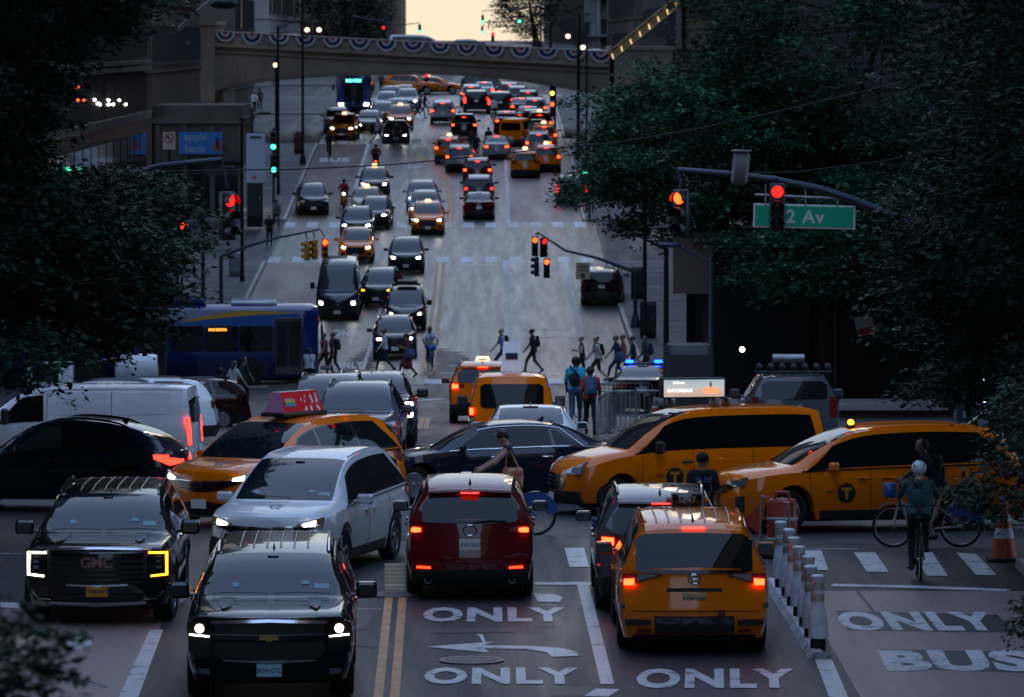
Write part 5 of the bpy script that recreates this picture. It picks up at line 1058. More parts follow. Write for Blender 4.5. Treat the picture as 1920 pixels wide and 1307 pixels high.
def roof_advert(root, x, ln=1.25, w=.42, h=.36, lit=False):
    """taxi-top advert box, wedge in section"""
    c = car_of(root); p = c.S(x, 13, 1); y0 = p.y; z0 = p.z+.07; e = ln/2
    q = MB(); q.rbox((0, y0, z0-.02), (w+.06, ln+.14, .07), .02); q.box((0, y0-.35, z0-.08), (.3, .06, .08)); q.box((0, y0+.35, z0-.08), (.3, .06, .08)); b = put(root, 'roof_advert_base', q, [PLASTIC], 40)
    q = MB(); a, t = w/2, w*.20
    q.add([(-a, y0-e, z0), (a, y0-e, z0), (a, y0+e, z0), (-a, y0+e, z0), (-t, y0-e*.9, z0+h), (t, y0-e*.9, z0+h), (t, y0+e*.9, z0+h), (-t, y0+e*.9, z0+h)], [(0, 4, 7, 3), (1, 2, 6, 5)], 0); q.add([(-a, y0-e, z0), (a, y0-e, z0), (t, y0-e*.9, z0+h), (-t, y0-e*.9, z0+h)], [(0, 1, 2, 3)], 1)
    q.add([(-a, y0+e, z0), (a, y0+e, z0), (t, y0+e*.9, z0+h), (-t, y0+e*.9, z0+h)], [(3, 2, 1, 0)], 1); q.add([(-t, y0-e*.9, z0+h), (t, y0-e*.9, z0+h), (t, y0+e*.9, z0+h), (-t, y0+e*.9, z0+h)], [(0, 1, 2, 3)], 2)
    put(root, 'roof_advert', q, [ADRED, ADPINK, WHITE], None, b)
    def face(u, v, sg, off=.006): xx = a+(t-a)*v; return Vector((sg*(xx+off), y0+u*e*(1-.1*v), z0+h*v+off*.4))
    rr = random.Random(4)
    for sg in (1, -1):
        for k in range(17):
            u, v, r = rr.uniform(-.05, .9), rr.uniform(.08, .9), rr.uniform(.04, .10); q = MB(); q.add([face(min(max(u+r*math.cos(t2)*.55, -.98), .98), min(max(v+r*1.6*math.sin(t2), .02), .98), sg) for t2 in np.linspace(0, 2*math.pi, 13)[:-1]], [tuple(range(12))]); put(root, 'advert_dot', q, [WHITE], None, b)
        for v0, v1, mm in ((.60, .68, mat('ad_pink2', (.6, .25, .3), .5)), (.50, .60, mat('ad_yellow', (.6, .45, .03), .5)), (.40, .50, mat('ad_green', (.05, .3, .1), .5)), (.30, .40, mat('ad_blue', (.03, .2, .45), .5))):
            q = MB(); q.add([face(u, v, sg, .008) for u, v in ((-.88, v0), (-.35, v0), (-.35, v1), (-.88, v1))], [(0, 1, 2, 3)]); put(root, 'advert_stripe', q, [mm], None, b)
roof_advert(tx, 2.95)
# glowing advert screen on the van taxi
def roof_screen(root, x, ln=1.16, h=.36):
    c = car_of(root); p = c.S(x, 13, 1); y0, z0 = p.y, p.z+.16; q = MB(); q.rbox((0, y0, z0+h/2), (.24, ln, h), .012); b = put(root, 'roof_screen', q, [PLASTIC], 40)
    m = bpy.data.materials.new('advert_screen'); m.use_nodes = True; nt = m.node_tree; bs = nt.nodes['Principled BSDF']; tc = nt.nodes.new('ShaderNodeTexCoord'); nz = nt.nodes.new('ShaderNodeTexNoise'); nz.inputs['Scale'].default_value = 5; nz.inputs['Detail'].default_value = 6
    sp = nt.nodes.new('ShaderNodeSeparateXYZ'); ad = nt.nodes.new('ShaderNodeMath'); ad.operation = 'MULTIPLY_ADD'; ad.inputs[1].default_value = .35; rp = nt.nodes.new('ShaderNodeValToRGB'); mr = nt.nodes.new('ShaderNodeMapRange'); mr.inputs[1].default_value = z0+.02; mr.inputs[2].default_value = z0+h+.1
    L = nt.links.new; L(tc.outputs['Object'], sp.inputs[0]); L(tc.outputs['Object'], nz.inputs['Vector']); L(sp.outputs['Z'], mr.inputs[0]); L(nz.outputs['Fac'], ad.inputs[0]); L(mr.outputs[0], ad.inputs[2]); L(ad.outputs[0], rp.inputs[0])
    cr = rp.color_ramp; cr.elements[0].color = (.25, .32, .36, 1); cr.elements[1].color = (.25, .42, .50, 1); e = cr.elements.new(.35); e.color = (.62, .42, .32, 1); e = cr.elements.new(.6); e.color = (.50, .52, .52, 1); L(rp.outputs[0], bs.inputs['Emission Color']); bs.inputs['Emission Strength'].default_value = .22; bs.inputs['Base Color'].default_value = (.02, .02, .02, 1)
    LIT = mat('screen_white', (.8, .8, .8), .5, emit=(1, 1, 1), es=.32); SUNSET = mat('screen_orange', (.8, .3, .1), .5, emit=(.9, .33, .15), es=.25); FIG_ = mat('screen_dark', (.2, .1, .1), .5, emit=(.2, .09, .08), es=.2)
    for sg in (1, -1):
        q = MB(); X = sg*.124; q.add([(X, y0-ln/2+.03, z0+.03), (X, y0+ln/2-.03, z0+.03), (X, y0+ln/2-.03, z0+h-.03), (X, y0-ln/2+.03, z0+h-.03)], [(0, 1, 2, 3)]); s = put(root, 'screen_image', q, [m], None, b); X2 = sg*.130
        for s_, sz, u0, v0 in (('Balloons', .062, -.28, .78), ('DAYDREAM', .085, -.26, .40)):
            me = text_mesh(s_, sz, .02, 2); decal(root, me, LIT, lambda u, v, w, sz=sz, u0=u0, v0=v0: Vector((X2, y0+u0+u*sg, z0+h*v0+v)), 'screen_text').parent = b
        q = MB(); q.add([(X2, y0+.30+.16*math.cos(t), z0+h*.38+.06*math.sin(t)) for t in np.linspace(0, 2*math.pi, 17)[:-1]], [tuple(range(16))]); put(root, 'screen_shape', q, [SUNSET], None, b); q = MB(); q.add([(X2+sg*.002, y0+.30+.025*math.cos(t), z0+h*.68+.05*math.sin(t)) for t in np.linspace(0, 2*math.pi, 13)[:-1]], [tuple(range(12))]); put(root, 'screen_shape', q, [FIG_], None, b)
    for dy in (-.62, -.40, .40, .62): q = MB(); q.rbox((0, y0+dy, z0-.06), (.5, .05, .14), .01); put(root, 'screen_mount', q, [STEEL], 40, b)
    q = MB(); q.tube([(.1, y0-.9, z0-.10), (.12, y0-.75, z0-.08), (.1, y0-.6, z0-.02)], .012, 6); put(root, 'screen_cable', q, [PLASTIC], 40, b)
roof_screen(tc1, 2.55)
# stickers on windscreens
def sticker(root, x, lat, w, h, m):
    c = car_of(root); q = MB(); g = []
    for i in range(2):
        row = []
        for j in range(2):
            y = lat+(j-.5)*w; xx = x+(i-.5)*h; r = c.section(xx)[10][0]; k = 13-abs(y)/max(r, .1)*3; row.append(c.S(xx, max(k, 10.2), 1 if y >= 0 else -1, .011))
        g.append(row)
    q.grid(g); put(root, 'sticker', q, [m])
STK = mat('sticker', (.22, .42, .48), .4)
for v, x in ((yk, 1.72), (sb, 1.72), (ws, 1.22)): sticker(v, x, .56, .2, .07, STK); sticker(v, x+.05, .36, .08, .05, STK); sticker(v, x+.02, -.4, .07, .06, STK)
for v, x in ((yk, 2.34), (sb, 2.34), (ws, 2.10), (tx, 2.10)):                    # sensor pod behind the glass and its bracket
    c = car_of(v); p = c.S(x, 13, 1, .012); q = MB(); q.rbox((0, p.y, p.z-.015), (.14, .10, .03), .01); put(v, 'sensor_pod', q, [GLASSW], 40)
# ------------------------------------------------------------------ vehicles behind the crossing
V = vehicle
V('compact_suv', 150, 862, -90, WHITEP, 'white SUV whose roof shows above the long white panel van', 'c', tail=TAILO)
V('compact_suv', 236, 838, -86, WHITEP, 'second white SUV hidden behind the rear half of the panel van', 'c', near=False)
V('compact_suv', 338, 806, -80, MAROON, 'maroon SUV partly hidden by the white panel van at left', 'c', near=False)
bs3 = V('big_suv', 693, 842, 0, BLACKP, 'black full-size SUV with stacked lit running lights behind the orange minivan taxi', head=HEADL, near=True)
V('compact_suv', 662, 876, -2, GREY, 'dark SUV with pale roof directly behind the red roof advert', head=HEADO)
V('compact_suv', 608, 850, -2, NAVY, 'dark SUV with roof rails left of the one behind the roof advert', head=HEADO, near=False)
rg = V('compact_suv', 905, 794, 180, TAXI, 'orange SUV taxi with lit brake lights left of the van taxi', 'r', tail=TAILB, brake=TAILB)
tcr = V('small_van', 960, 866, 180, TAXI, 'yellow van taxi seen from behind with tall white roof sign', 'r', tail=TAILB)
V('sedan', 996, 908, 180, WHITEP, 'pearl white sedan seen over the roof of the black sedan', 'r', tail=TAILO)
pc = V('sedan', 1202, 776, 176, BLACKP, 'dark police car with pale roof and two blue lights lit', 'r', tail=TAILO, cat='police car', name='police_car')
rv = V('big_suv', 1490, 846, 180, GREY, 'dark SUV with a rack of lamps on its roof behind the advert screen taxi', 'r')
V('compact_suv', 1905, 905, -88, NAVY, 'dark blue SUV whose roof shows above the orange taxi at far right', 'c')
# fittings
def roof_sign_box(root, x, w, d, h, m, num=True, lit=False):
    c = car_of(root); p = c.S(x, 13, 1); q = MB(); q.box((0, p.y, p.z+h/2+.02), (w, d, h), 0, None, .74); b = put(root, 'roof_sign', q, [m], 30)
    if num: q = MB(); q.box((0, p.y+d/2*.9, p.z+h*.55), (w*.55, .02, h*.22)); put(root, 'sign_display', q, [INK], None, b)
roof_sign_box(tcr, 3.3, .46, .9, .62, WHITEP); roof_sign_box(rg, 2.2, .44, .14, .16, mat('taxi_light', (.5, .35, .2), .4, emit=(1, .6, .3), es=.6))
c = car_of(pc); p = c.S(2.7, 13, 1)
g = MB(); g.grid([[c.S(x, k, -1, .008) for k in (10.4, 11.2, 12.2, 13)]+[c.S(x, k, 1, .008) for k in (12.2, 11.2, 10.4)] for x in np.linspace(2.32, 3.48, 7)]); put(pc, 'roof_panel', g, [WHITEP], 40)
q = MB(); q.rbox((0, p.y, p.z+.05), (1.15, .28, .10), .03); lb = put(pc, 'light_bar', q, [GLOSSB], 40)
for sg in (-1, 1): q = MB(); q.rbox((sg*.44, p.y+.02, p.z+.11), (.26, .26, .12), .05); put(pc, 'blue_light', q, [BLUEL], 40, lb)
for sg in (-1, 1): q = MB(); q.rbox((sg*.14, p.y+.02, p.z+.10), (.14, .24, .07), .03); put(pc, 'red_light', q, [TAILO], 40, lb)
for sg in (-1, 1):
    g = MB(); g.grid([[c.side(x, z, sg, .012) for z in (.40, .56, .74)] for x in np.linspace(1.5, 3.5, 8)]); put(pc, 'door_panel', g, [WHITEP])
c = car_of(rv); p = c.S(3.6, 13, 1)
for k in range(7): q = MB(); q.ball((-.75+.25*k, p.y+1.4, p.z+.16), .085, 8, 6); q.tube([(-.75+.25*k, p.y+1.4, p.z), (-.75+.25*k, p.y+1.4, p.z+.12)], .03, 6); put(rv, 'roof_lamp', q, [PLASTIC], 50)
q = MB(); q.tube([(-.85, p.y+1.4, p.z+.05), (.85, p.y+1.4, p.z+.05)], .03, 6); put(rv, 'roof_rack', q, [METALD]); q = MB(); q.tube([(-.25, p.y+1.2, p.z+.34), (.45, p.y+1.2, p.z+.34)], .10, 10); put(rv, 'roof_tube', q, [STEEL], 50)
for sg in (-1, 1): q = MB(); q.tube([(sg*.15+.1, p.y+1.2, p.z), (sg*.15+.1, p.y+1.2, p.z+.28)], .02, 6); put(rv, 'tube_bracket', q, [METALD])
# bright rear-window reflection panel is glass; wheelchair mark on the van taxi's rear door
front_word(tcr, 'T', .78, .14, TBLK, .014, .04, True, 'logo_letter')
# --- tank lorry behind the vans at left
def tank_truck():
    M = pose(*P(215, 793).xy, -88, 2.0, .9); r = empty('tank_truck', M, 'white tank lorry with a round tank, half hidden by the left tree', 'lorry')
    q = MB(); q.rbox((0, -2.2, 1.25), (2.1, 1.6, 1.7), .12); cab = put(r, 'cab', q, [WHITEP], 40)
    q = MB(); q.rbox((0, -3.01, 1.75), (1.8, .04, .7), .03); put(r, 'windshield', q, [GLASS], None, cab)
    for sg in (-1, 1): q = MB(); q.rbox((sg*1.06, -2.3, 1.75), (.03, .9, .6), .02); put(r, 'window', q, [GLASS], None, cab)
    q = MB(); q.box((0, .2, .75), (2.0, 6.4, .3)); put(r, 'chassis', q, [UNDER])
    q = MB(); q.lathe([(0, -.3), (.45, -.28), (.58, -.2), (.60, .2), (.615, .22), (.615, .26), (.60, .28), (.60, 1.0), (.55, 1.15), (0, 1.2)], 24, 'y', (0, .3, 1.75)); put(r, 'tank', q, [WHITEP], 40)
    q = MB(); q.tube([(-.4, -1.1, 2.0), (-.4, .4, 2.25)], .04, 6); put(r, 'pipe', q, [STEEL]); q = MB(); q.rbox((0, 3.2, 1.2), (.2, .06, .1), .02); put(r, 'tail_light', q, [TAILR])
    for y in (-2.1, 1.4, 2.5):
        for sg in (-1, 1):
            t, rm = TRUCKW; o = link('wheel', t, None, r, (sg*.92, y, .48)); o.rotation_euler = (0, 0, 0 if sg > 0 else math.pi); link('rim', rm, None, o)
    return r
TRUCKW = wheel_mesh(.48, .30, 'steel'); TRUCKW[0].materials.append(RUBBER); TRUCKW[1].materials.append(RIM)
tank_truck()
# --- city buses
def bus(M, label, dest, far=False):
    r = empty('city_bus', M, label, 'bus', 'city buses'); L, W, H = 12.2, 2.55, 3.15; m = MB()
    def ring(y, k=1.0, zt=0):
        w = W/2*k; return [(-w, y, .32), (-w, y, 1.4), (-w*.985, y, 2.55), (-w*.93, y, 2.95+zt), (-w*.75, y, 3.10+zt), (0, y, H+zt), (w*.75, y, 3.10+zt), (w*.93, y, 2.95+zt), (w*.985, y, 2.55), (w, y, 1.4), (w, y, .32), (-w, y, .32)]
    g = [ring(-L/2, .90, -.22), ring(-L/2+.06, .965, -.1), ring(-L/2+.25, .995, -.02)]+[ring(y) for y in np.linspace(-L/2+.6, L/2-.4, 24)]+[ring(L/2, .97, -.1)]
    m.grid(g); n = len(g[0])-1; m.add(g[0][:n], [tuple(range(n))]); m.add(g[-1][:n], [tuple(range(n-1, -1, -1))]); body = put(r, 'body', fix(m.mesh('body', 35)), [BUSBLUE])
    q = MB(); q.box((0, 0, .34), (W*.9, L*.94, .3)); put(r, 'chassis', q, [UNDER])
    q = MB(); q.rbox((0, 1.5, H+.10), (1.7, 6.5, .28), .08); put(r, 'roof_unit', q, [BUSBLUE], 40); q = MB(); q.rbox((0, -3.6, H+.06), (1.6, 1.8, .18), .06); put(r, 'roof_unit', q, [WHITEP], 40)
    q = MB(); q.grid([[(x, -L/2-.015+.10*(x/1.2)**2*.4, z) for z in (.95, 1.5, 2.2)] for x in np.linspace(-1.05, 1.05, 9)]); q.grid([[(x, -L/2-.03, z) for z in (.9, 2.2)] for x in (-.02, .02)]); put(r, 'windshield', q, [GLASS], 40)
    q = MB(); q.rbox((0, -L/2-.01, 2.50), (1.75, .06, .32), .03); d = put(r, 'destination_sign', q, [GLOSSB], 40); gm = mat('led_green', (.1, .6, .3), .4, emit=(.05, 1, .38), es=2.5); om = mat('led_orange', (.6, .2, .05), .4, emit=(1, .2, .02), es=1.3)
    me = text_mesh(dest, .26, .03, 2); xform(me, lambda x, y, z: (x, -L/2-.046, 2.50+y)); link('sign_text', me, gm if far else om, d)
    for sg in (-1, 1):
        q = MB(); q.rbox((sg*.95, -L/2+.02, .72), (.34, .07, .2), .05); put(r, 'headlight', q, [HEADL if far else HEADO], 40)
        q = MB(); q.tube([(sg*1.15, -L/2+.1, 2.55), (sg*1.45, -L/2-.15, 2.5), (sg*1.5, -L/2-.15, 2.2)], .025, 6); q.rbox((sg*1.5, -L/2-.15, 2.0), (.2, .1, .4), .04); put(r, 'mirror', q, [PLASTIC], 40)
        for y in (-3.35, 2.75):
            o = link('wheel', TRUCKW[0], None, r, (sg*(W/2-.17), y, .48)); o.rotation_euler = (0, 0, 0 if sg > 0 else math.pi); link('rim', TRUCKW[1], None, o)
            a = MB(); a.lathe([(0, 0), (.62, 0), (.62, .02), (0, .02)], 24, 'x', (sg*(W/2+.004)-(.02 if sg > 0 else 0), y, .50)); put(r, 'wheel_arch', a, [UNDER])
        X = sg*(W/2+.006)
        ys = [-5.2]+[-4.0+1.35*k for k in range(7)]
        for k, y in enumerate(ys):
            if k == 0 or (k == 4 and sg < 0):
                q = MB(); q.rbox((X, y+.25, 1.55), (.03, 1.05, 2.2), .02); dr = put(r, 'door', q, [GLOSSB]); q = MB(); q.rbox((X+sg*.012, y+.02, 1.65), (.02, .42, 1.8), .02); put(r, 'door_glass', q, [GLASS], None, dr); q = MB(); q.rbox((X+sg*.012, y+.5, 1.65), (.02, .42, 1.8), .02); put(r, 'door_glass', q, [GLASS], None, dr)
            else: q = MB(); q.rbox((X*.994, y+.3, 1.86), (.03, 1.26, 1.0), .03); put(r, 'window', q, [GLASS])
        q = MB(); g = [[(X*1.001, -.6-4.8*t, 2.46+.36*math.sin(1.57*t)+dz*(.03+.97*math.sin(math.pi*min(t*1.05, 1)))) for dz in (0, .20)] for t in np.linspace(0, 1, 20)]; q.grid(g); put(r, 'gold_swoosh', q, [mat('bus_gold', (.62, .33, .03), .4)])
        q = MB(); g = [[(X*1.0005, -.2-5.2*t, z) for z in (2.30, 2.46+.36*math.sin(1.57*t))] for t in np.linspace(0, 1, 12)]; q.grid(g); put(r, 'blue_panel', q, [mat('bus_mid_blue', (.02, .10, .32), .4)])
        q = MB(); q.rbox((X+sg*.004, -2.2, 2.2), (.03, 1.1, .17), .01); s2 = put(r, 'side_sign', q, [GLOSSB]); me = text_mesh(dest, .13, .03, 2); xform(me, lambda x, y, z, X=X, sg=sg: (X+sg*.022, -2.2+x*sg, 2.2+y)); link('sign_text', me, om, s2)
    q = MB(); q.rbox((0, -L/2-.35, .62), (1.5, .5, .06), .02)
    for sx in (-.6, 0, .6): q.tube([(sx, -L/2-.1, .6), (sx, -L/2-.5, .6), (sx, -L/2-.52, 1.0)], .02, 6)
    put(r, 'bicycle_rack', q, [METALD], 40)
    return r
p = P(600, 716); bM = pose(p.x-6.2, p.y+.8, 92, 3, 1.0); bus(bM, 'blue city bus with a gold swoosh crossing behind the pedestrians at left', 'M15 SOUTH')
p = P(663, 214); bM = pose(p.x, p.y+6.2, 0, 3, 1.0); bus(bM, 'blue city bus with a green lit destination sign far up the street', 'M42 PIERS', True)

# ------------------------------------------------------------------ the queue between the avenues and beyond
G1 = 'oncoming traffic up the street'; G2 = 'traffic driving away up the street'
LIST = [
 # kind, px, py, heading, paint, anchor, lights(head/tail), label
 ('high_van', 632, 602, 0, NAVY, 'f', 'H', 'black tall van with lit headlights in the left lane'),
 ('compact_suv', 704, 578, -5, BLACKP, 'f', 'A', 'black SUV with one amber light beside the tall black van'),
 ('small_van', 760, 622, 0, NAVY, 'f', 'W', 'dark small van with a rack on its roof and warm headlights'),
 ('compact_suv', 741, 674, 1, BLACKP, 'f', 'H', 'black SUV with lit headlights at the far pedestrian crossing'),
 ('compact_suv', 761, 515, 0, NAVY, 'f', 'H', 'dark SUV just past the crossing with nothing close ahead of it'),
 ('compact_suv', 667, 495, 0, TAXI, 'f', 'H', 'yellow SUV taxi behind the tall black van'),
 ('compact_suv', 668, 452, 0, NAVY, 'f', 'H', 'navy SUV with lit headlights directly behind the yellow taxi in the left lane'),
 ('compact_suv', 698, 432, -3, BLACKP, 'f', 'H', 'black SUV with lit headlights right of the navy SUV'),
 ('sedan', 686, 405, 0, CREAM, 'f', 'H', 'pale sedan with a taxi light on its roof in the oncoming queue'),
 ('compact_suv', 701, 372, 0, GREY, 'f', 'H', 'grey SUV behind the pale sedan with a taxi light'),
 ('compact_suv', 588, 405, 4, BLACKP, 'f', None, 'black SUV alone in the red bus lane at left'),
 ('compact_suv', 802, 442, 0, TAXI, 'f', 'H', 'yellow SUV taxi with lit headlights stopped at the middle crossing'),
 ('compact_suv', 796, 420, 0, SILVER, 'f', 'H', 'silver SUV right behind the stopped yellow SUV taxi'),
 ('compact_suv', 791, 400, 0, SILVER, 'f', 'H', 'second silver SUV behind the stopped yellow SUV taxi'),
 ('sedan', 898, 413, 180, MAROON, 'r', None, 'maroon sedan driving away just past the middle crossing'),
 ('compact_suv', 898, 386, 180, GREY, 'r', 'T', 'grey SUV with lit tail lights ahead of the maroon sedan'),
 ('compact_suv', 895, 350, 180, REDP, 'r', 'B', 'dark SUV with bright brake lights two ahead of the maroon sedan'),
 ('compact_suv', 861, 324, 178, SILVER, 'r', 'B', 'silver SUV with bright brake lights by the double yellow line'),
 ('compact_suv', 840, 307, 178, TAXI, 'r', 'B', 'yellow SUV taxi ahead of the silver SUV by the double yellow line'),
 ('sedan', 931, 300, 180, SILVER, 'r', 'B', 'silver sedan with brake lights in the middle of the away lanes'),
 ('compact_suv', 985, 335, 180, TAXI, 'r', None, 'yellow SUV taxi with no lights on in the right lane'),
 ('compact_suv', 1025, 324, 180, TAXI, 'r', 'B', 'yellow SUV taxi with brake lights at the right kerb'),
 ('big_suv', 1128, 574, 178, BLACKP, 'r', 'D', 'black full-size SUV parked at the right kerb'),
 ('big_suv', 1072, 384, 178, GREY, 'r', 'T', 'dark SUV with pale roof half hidden by the right tree'),
 ('small_van', 957, 276, 165, TAXI, 'r', None, 'orange van taxi turned across the right lanes'),
 ('compact_suv', 1010, 297, 180, SILVER, 'r', 'B', 'pale SUV ahead of the taxi at the right kerb'),
 ('compact_suv', 1006, 274, 180, BLACKP, 'r', 'T', 'black SUV third in the queue along the right kerb'),
 ('compact_suv', 1000, 253, 180, WHITEP, 'r', 'T', 'white SUV fourth in the queue along the right kerb'),
 ('sedan', 990, 240, 180, MAROON, 'r', 'B', 'dark red sedan at the head of the queue by the right kerb'),
 ('compact_suv', 830, 234, 180, SILVER, 'r', 'B', 'silver SUV alone in the middle of the street near the bridge'),
 ('big_suv', 893, 212, 180, BLACKP, 'r', 'T', 'black full-size SUV under the bridge, left of a similar one'),
 ('big_suv', 938, 215, 180, BLACKP, 'r', 'T', 'black full-size SUV under the bridge, right of a similar one'),
 ('compact_suv', 884, 200, 180, WHITEP, 'r', 'B', 'pale SUV ahead of the two black SUVs under the bridge'),
 ('compact_suv', 970, 203, 180, SILVER, 'r', 'T', 'pale SUV beyond the black SUVs at right under the bridge'),
 ('sedan', 742, 270, 0, BLACKP, 'f', 'H', 'black sedan with lit headlights waiting at the far crossing'),
 ('sedan', 691, 250, 0, SILVER, 'f', 'H', 'silver sedan left of the black sedan at the far crossing'),
 ('compact_suv', 640, 264, -4, TAXI, 'f', 'H', 'yellow SUV taxi at the left kerb in front of the far bus'),
 ('compact_suv', 630, 250, 0, WHITEP, 'f', None, 'white SUV behind the yellow taxi at the left kerb'),
 ('compact_suv', 750, 245, 0, TAXI, 'f', 'H', 'yellow taxi behind the black sedan at the far crossing'),
 ('sedan', 743, 224, 0, SILVER, 'f', 'H', 'silver sedan with bright headlights near the far bus'),
 ('compact_suv', 763, 210, 0, WHITEP, 'f', 'H', 'white SUV in the oncoming queue under the bridge'),
 ('compact_suv', 1020, 282, 180, TAXI, 'r', 'B', 'yellow SUV taxi second in the queue along the right kerb'),
 ('compact_suv', 1012, 258, 180, TAXI, 'r', 'B', 'yellow taxi beside the fourth car of the right kerb queue'),
 ('compact_suv', 1003, 228, 180, SILVER, 'r', 'B', 'pale SUV ahead of the dark red sedan by the right kerb'),
 ('sedan', 978, 222, 180, BLACKP, 'r', 'B', 'black sedan just left of the right kerb queue head'),
 ('compact_suv', 955, 196, 180, GREY, 'r', 'B', 'grey SUV farthest right with brake lights under the bridge'),
 ('sedan', 908, 189, 180, WHITEP, 'r', 'B', 'white sedan with brake lights between the far black SUVs'),
 ('compact_suv', 990, 212, 180, MAROON, 'r', 'B', 'dark red SUV under the right half of the bridge'),
 ('compact_suv', 870, 262, 180, BLACKP, 'r', 'B', 'black SUV between the silver SUV and the far crossing'),
 ('sedan', 950, 250, 180, GREY, 'r', 'B', 'grey sedan ahead of the orange van taxi'),
 ('compact_suv', 733, 204, 0, GREY, 'f', 'H', 'grey SUV with headlights right of the far bus'),
 ('sedan', 757, 196, 0, SILVER, 'f', 'H', 'pale sedan with headlights deep under the bridge'),
 ('compact_suv', 716, 238, 0, BLACKP, 'f', 'H', 'black SUV between the silver and black sedans near the far bus'),
 ('compact_suv', 724, 216, 0, WHITEP, 'f', 'H', 'white SUV just right of the far bus'),
 ('compact_suv', 770, 177, 90, TAXI, 'c', None, 'yellow SUV taxi crossing from left to right beyond the bridge'),
 ('sedan', 815, 176, 90, TAXI, 'c', None, 'yellow sedan taxi crossing just ahead of another beyond the bridge'),
 ('compact_suv', 915, 178, 88, BLACKP, 'c', None, 'black SUV side-on beyond the bridge'),
]
for kind, px, py, a, pt, an, lt, lab in LIST:
    head = {'H': HEADL, 'W': HEADW, 'A': AMBER}.get(lt, HEADO); tail = {'T': TAILR, 'B': TAILB, 'D': TAILO}.get(lt, TAILO); br = TAILB if lt == 'B' else TAILO
    v = V(kind, px, py, a, pt, lab, an, head=head, tail=tail, brake=br, near=(py > 480), group=G1 if abs(a) < 30 else G2)
    if pt is TAXI and abs(a) < 200 and 'van' not in lab:
        roof_sign_box(v, 2.5 if kind != 'sedan' else 2.9, .36, .12, .13, MATS['taxi_light'], False)
    if 'taxi light' in lab: roof_sign_box(v, 2.6, .34, .14, .16, mat('taxi_light_amber', (.5, .3, .1), .4, emit=(1, .5, .15), es=1.0), False)
    if 'rack' in lab:
        c = car_of(v); p = c.S(2.6, 13, 1)
        for y in (-.5, .1, .7): q = MB(); q.tube([(-.62, p.y+y, p.z-.06), (-.62, p.y+y, p.z+.10), (.62, p.y+y, p.z+.10), (.62, p.y+y, p.z-.06)], .022, 6); put(v, 'rack_bar', q, [METALD])
        q = MB(); q.rbox((.05, p.y+.2, p.z+.2), (.9, 1.0, .14), .03); put(v, 'rack_load', q, [PLASTIC], 40)
    if 'tall black van' in lab and 'lit' in lab:
        c = car_of(v); p = c.S(3.2, 13, 1); q = MB(); q.rbox((0, p.y, p.z+.09), (1.2, 1.5, .2), .06); put(v, 'roof_unit', q, [PLASTIC], 40)
# ------------------------------------------------------------------ people and bicycles
HB = mat('hire_bike_blue', (.02, .10, .38), .35, coat=.6); HW = mat('hire_bike_white', (.50, .52, .54), .35, coat=.6)
def rider(px, py, a, label, blabel, top, legs, fm, gm, hire=True, fig='bike', **k):
    M = upright(px, py, a); bicycle(M, blabel, fm, gm, hire=hire); return person(fig, M, label, top, legs, **k)
PINKBAG = mat('patterned_bag', (.62, .08, .06), .8, col2=(.65, .50, .22), nscale=9)
rider(943, 1003, -90, 'woman in black vest and cap cycling left with a patterned shoulder bag', 'blue hire bike behind the dark red crossover', 'black', 'khaki', HB, HB, skin='a', shin='skin', sleeve='skin', hair='cap', bag='tote', bagm=PINKBAG, fig='bike_up')
rider(1738, 1026, -88, 'man in dark jacket with backpack cycling left past the orange taxi', 'pale hire bike with blue rear guard at right', 'navy', 'khaki', HW, HB, skin='b', fore='navy', bag='backpack', hair='short', fig='bike', bagm=CL['charcoal'])
rider(1722, 1084, 178, 'cyclist in teal shirt and white helmet riding away at right', 'thin black bicycle under the helmeted cyclist', 'teal', 'black', METALD, METALD, hire=False, skin='a', hair='helmet', hm=WHITEP, bag='sling', fig='bike_up', bagm=CL['teal'])
rider(806, 694, 8, 'cyclist in white shirt riding towards the camera by the yellow lines', 'blue hire bike on the far crossing', 'white', 'black', HB, HB, skin='c', fig='bike_up')
rider(617, 296, 5, 'dark cyclist in the red bus lane far up the street', 'dark bicycle in the red bus lane', 'black', 'black', METALD, METALD, hire=False, skin='c', fig='bike_up')
GP = 'pedestrians on the crossings'
def walker(px, py, a, label, fig, top, legs, **k): return person(fig, upright(px, py, a), label, top, legs, group=GP, **k)
ds = walker(1317, 1062, 184, 'man in black printed T-shirt and cap standing with his back turned by the taxis', 'stand', 'black', 'charcoal', skin='b', hair='cap', hm=CL['black'])
me = text_mesh('Da Sed', .085, .03, 2); xform(me, lambda x, y, z: (-x, .148-.25*x*x, 1.36+y)); link('shirt_print', me, mat('shirt_print', (.10, .16, .30), .7), ds)
q = MB(); sh = [(-.11, 1.31), (.11, 1.31), (.12, 1.18), (.07, 1.08), (0, 1.04), (-.07, 1.08), (-.12, 1.18), (-.11, 1.31)]; q.tube([(x, .150-.25*x*x, z) for x, z in sh], .006, 5); q.build('shirt_crest', MATS['shirt_print'], ds)
walker(1079, 803, 176, 'tall man in bright blue shirt with black sling bag walking away', 'walk', 'aqua', 'denim', skin='c', bag='sling', height=1.08)
walker(1107, 818, 182, 'person in red shirt with grey backpack beside the man in bright blue', 'walk2', 'red', 'black', skin='c', bag='backpack', bagm=CL['denim'], height=.98)
walker(414, 789, 178, 'heavy man in black seen from behind near the bus wheel', 'stand', 'black', 'black', fore='black', skin='c', height=1.05)
walker(362, 806, 150, 'person in black beside the rear of the white panel van', 'walk', 'black', 'black', fore='black', skin='b', bag='sling')
walker(437, 766, 130, 'woman in white top and jeans walking by the bus', 'stride', 'white', 'denim', skin='a', hair='long', hm=HAIRB)
walker(457, 756, 120, 'man in dark clothes walking right of the woman in white', 'walk2', 'charcoal', 'black', skin='b')
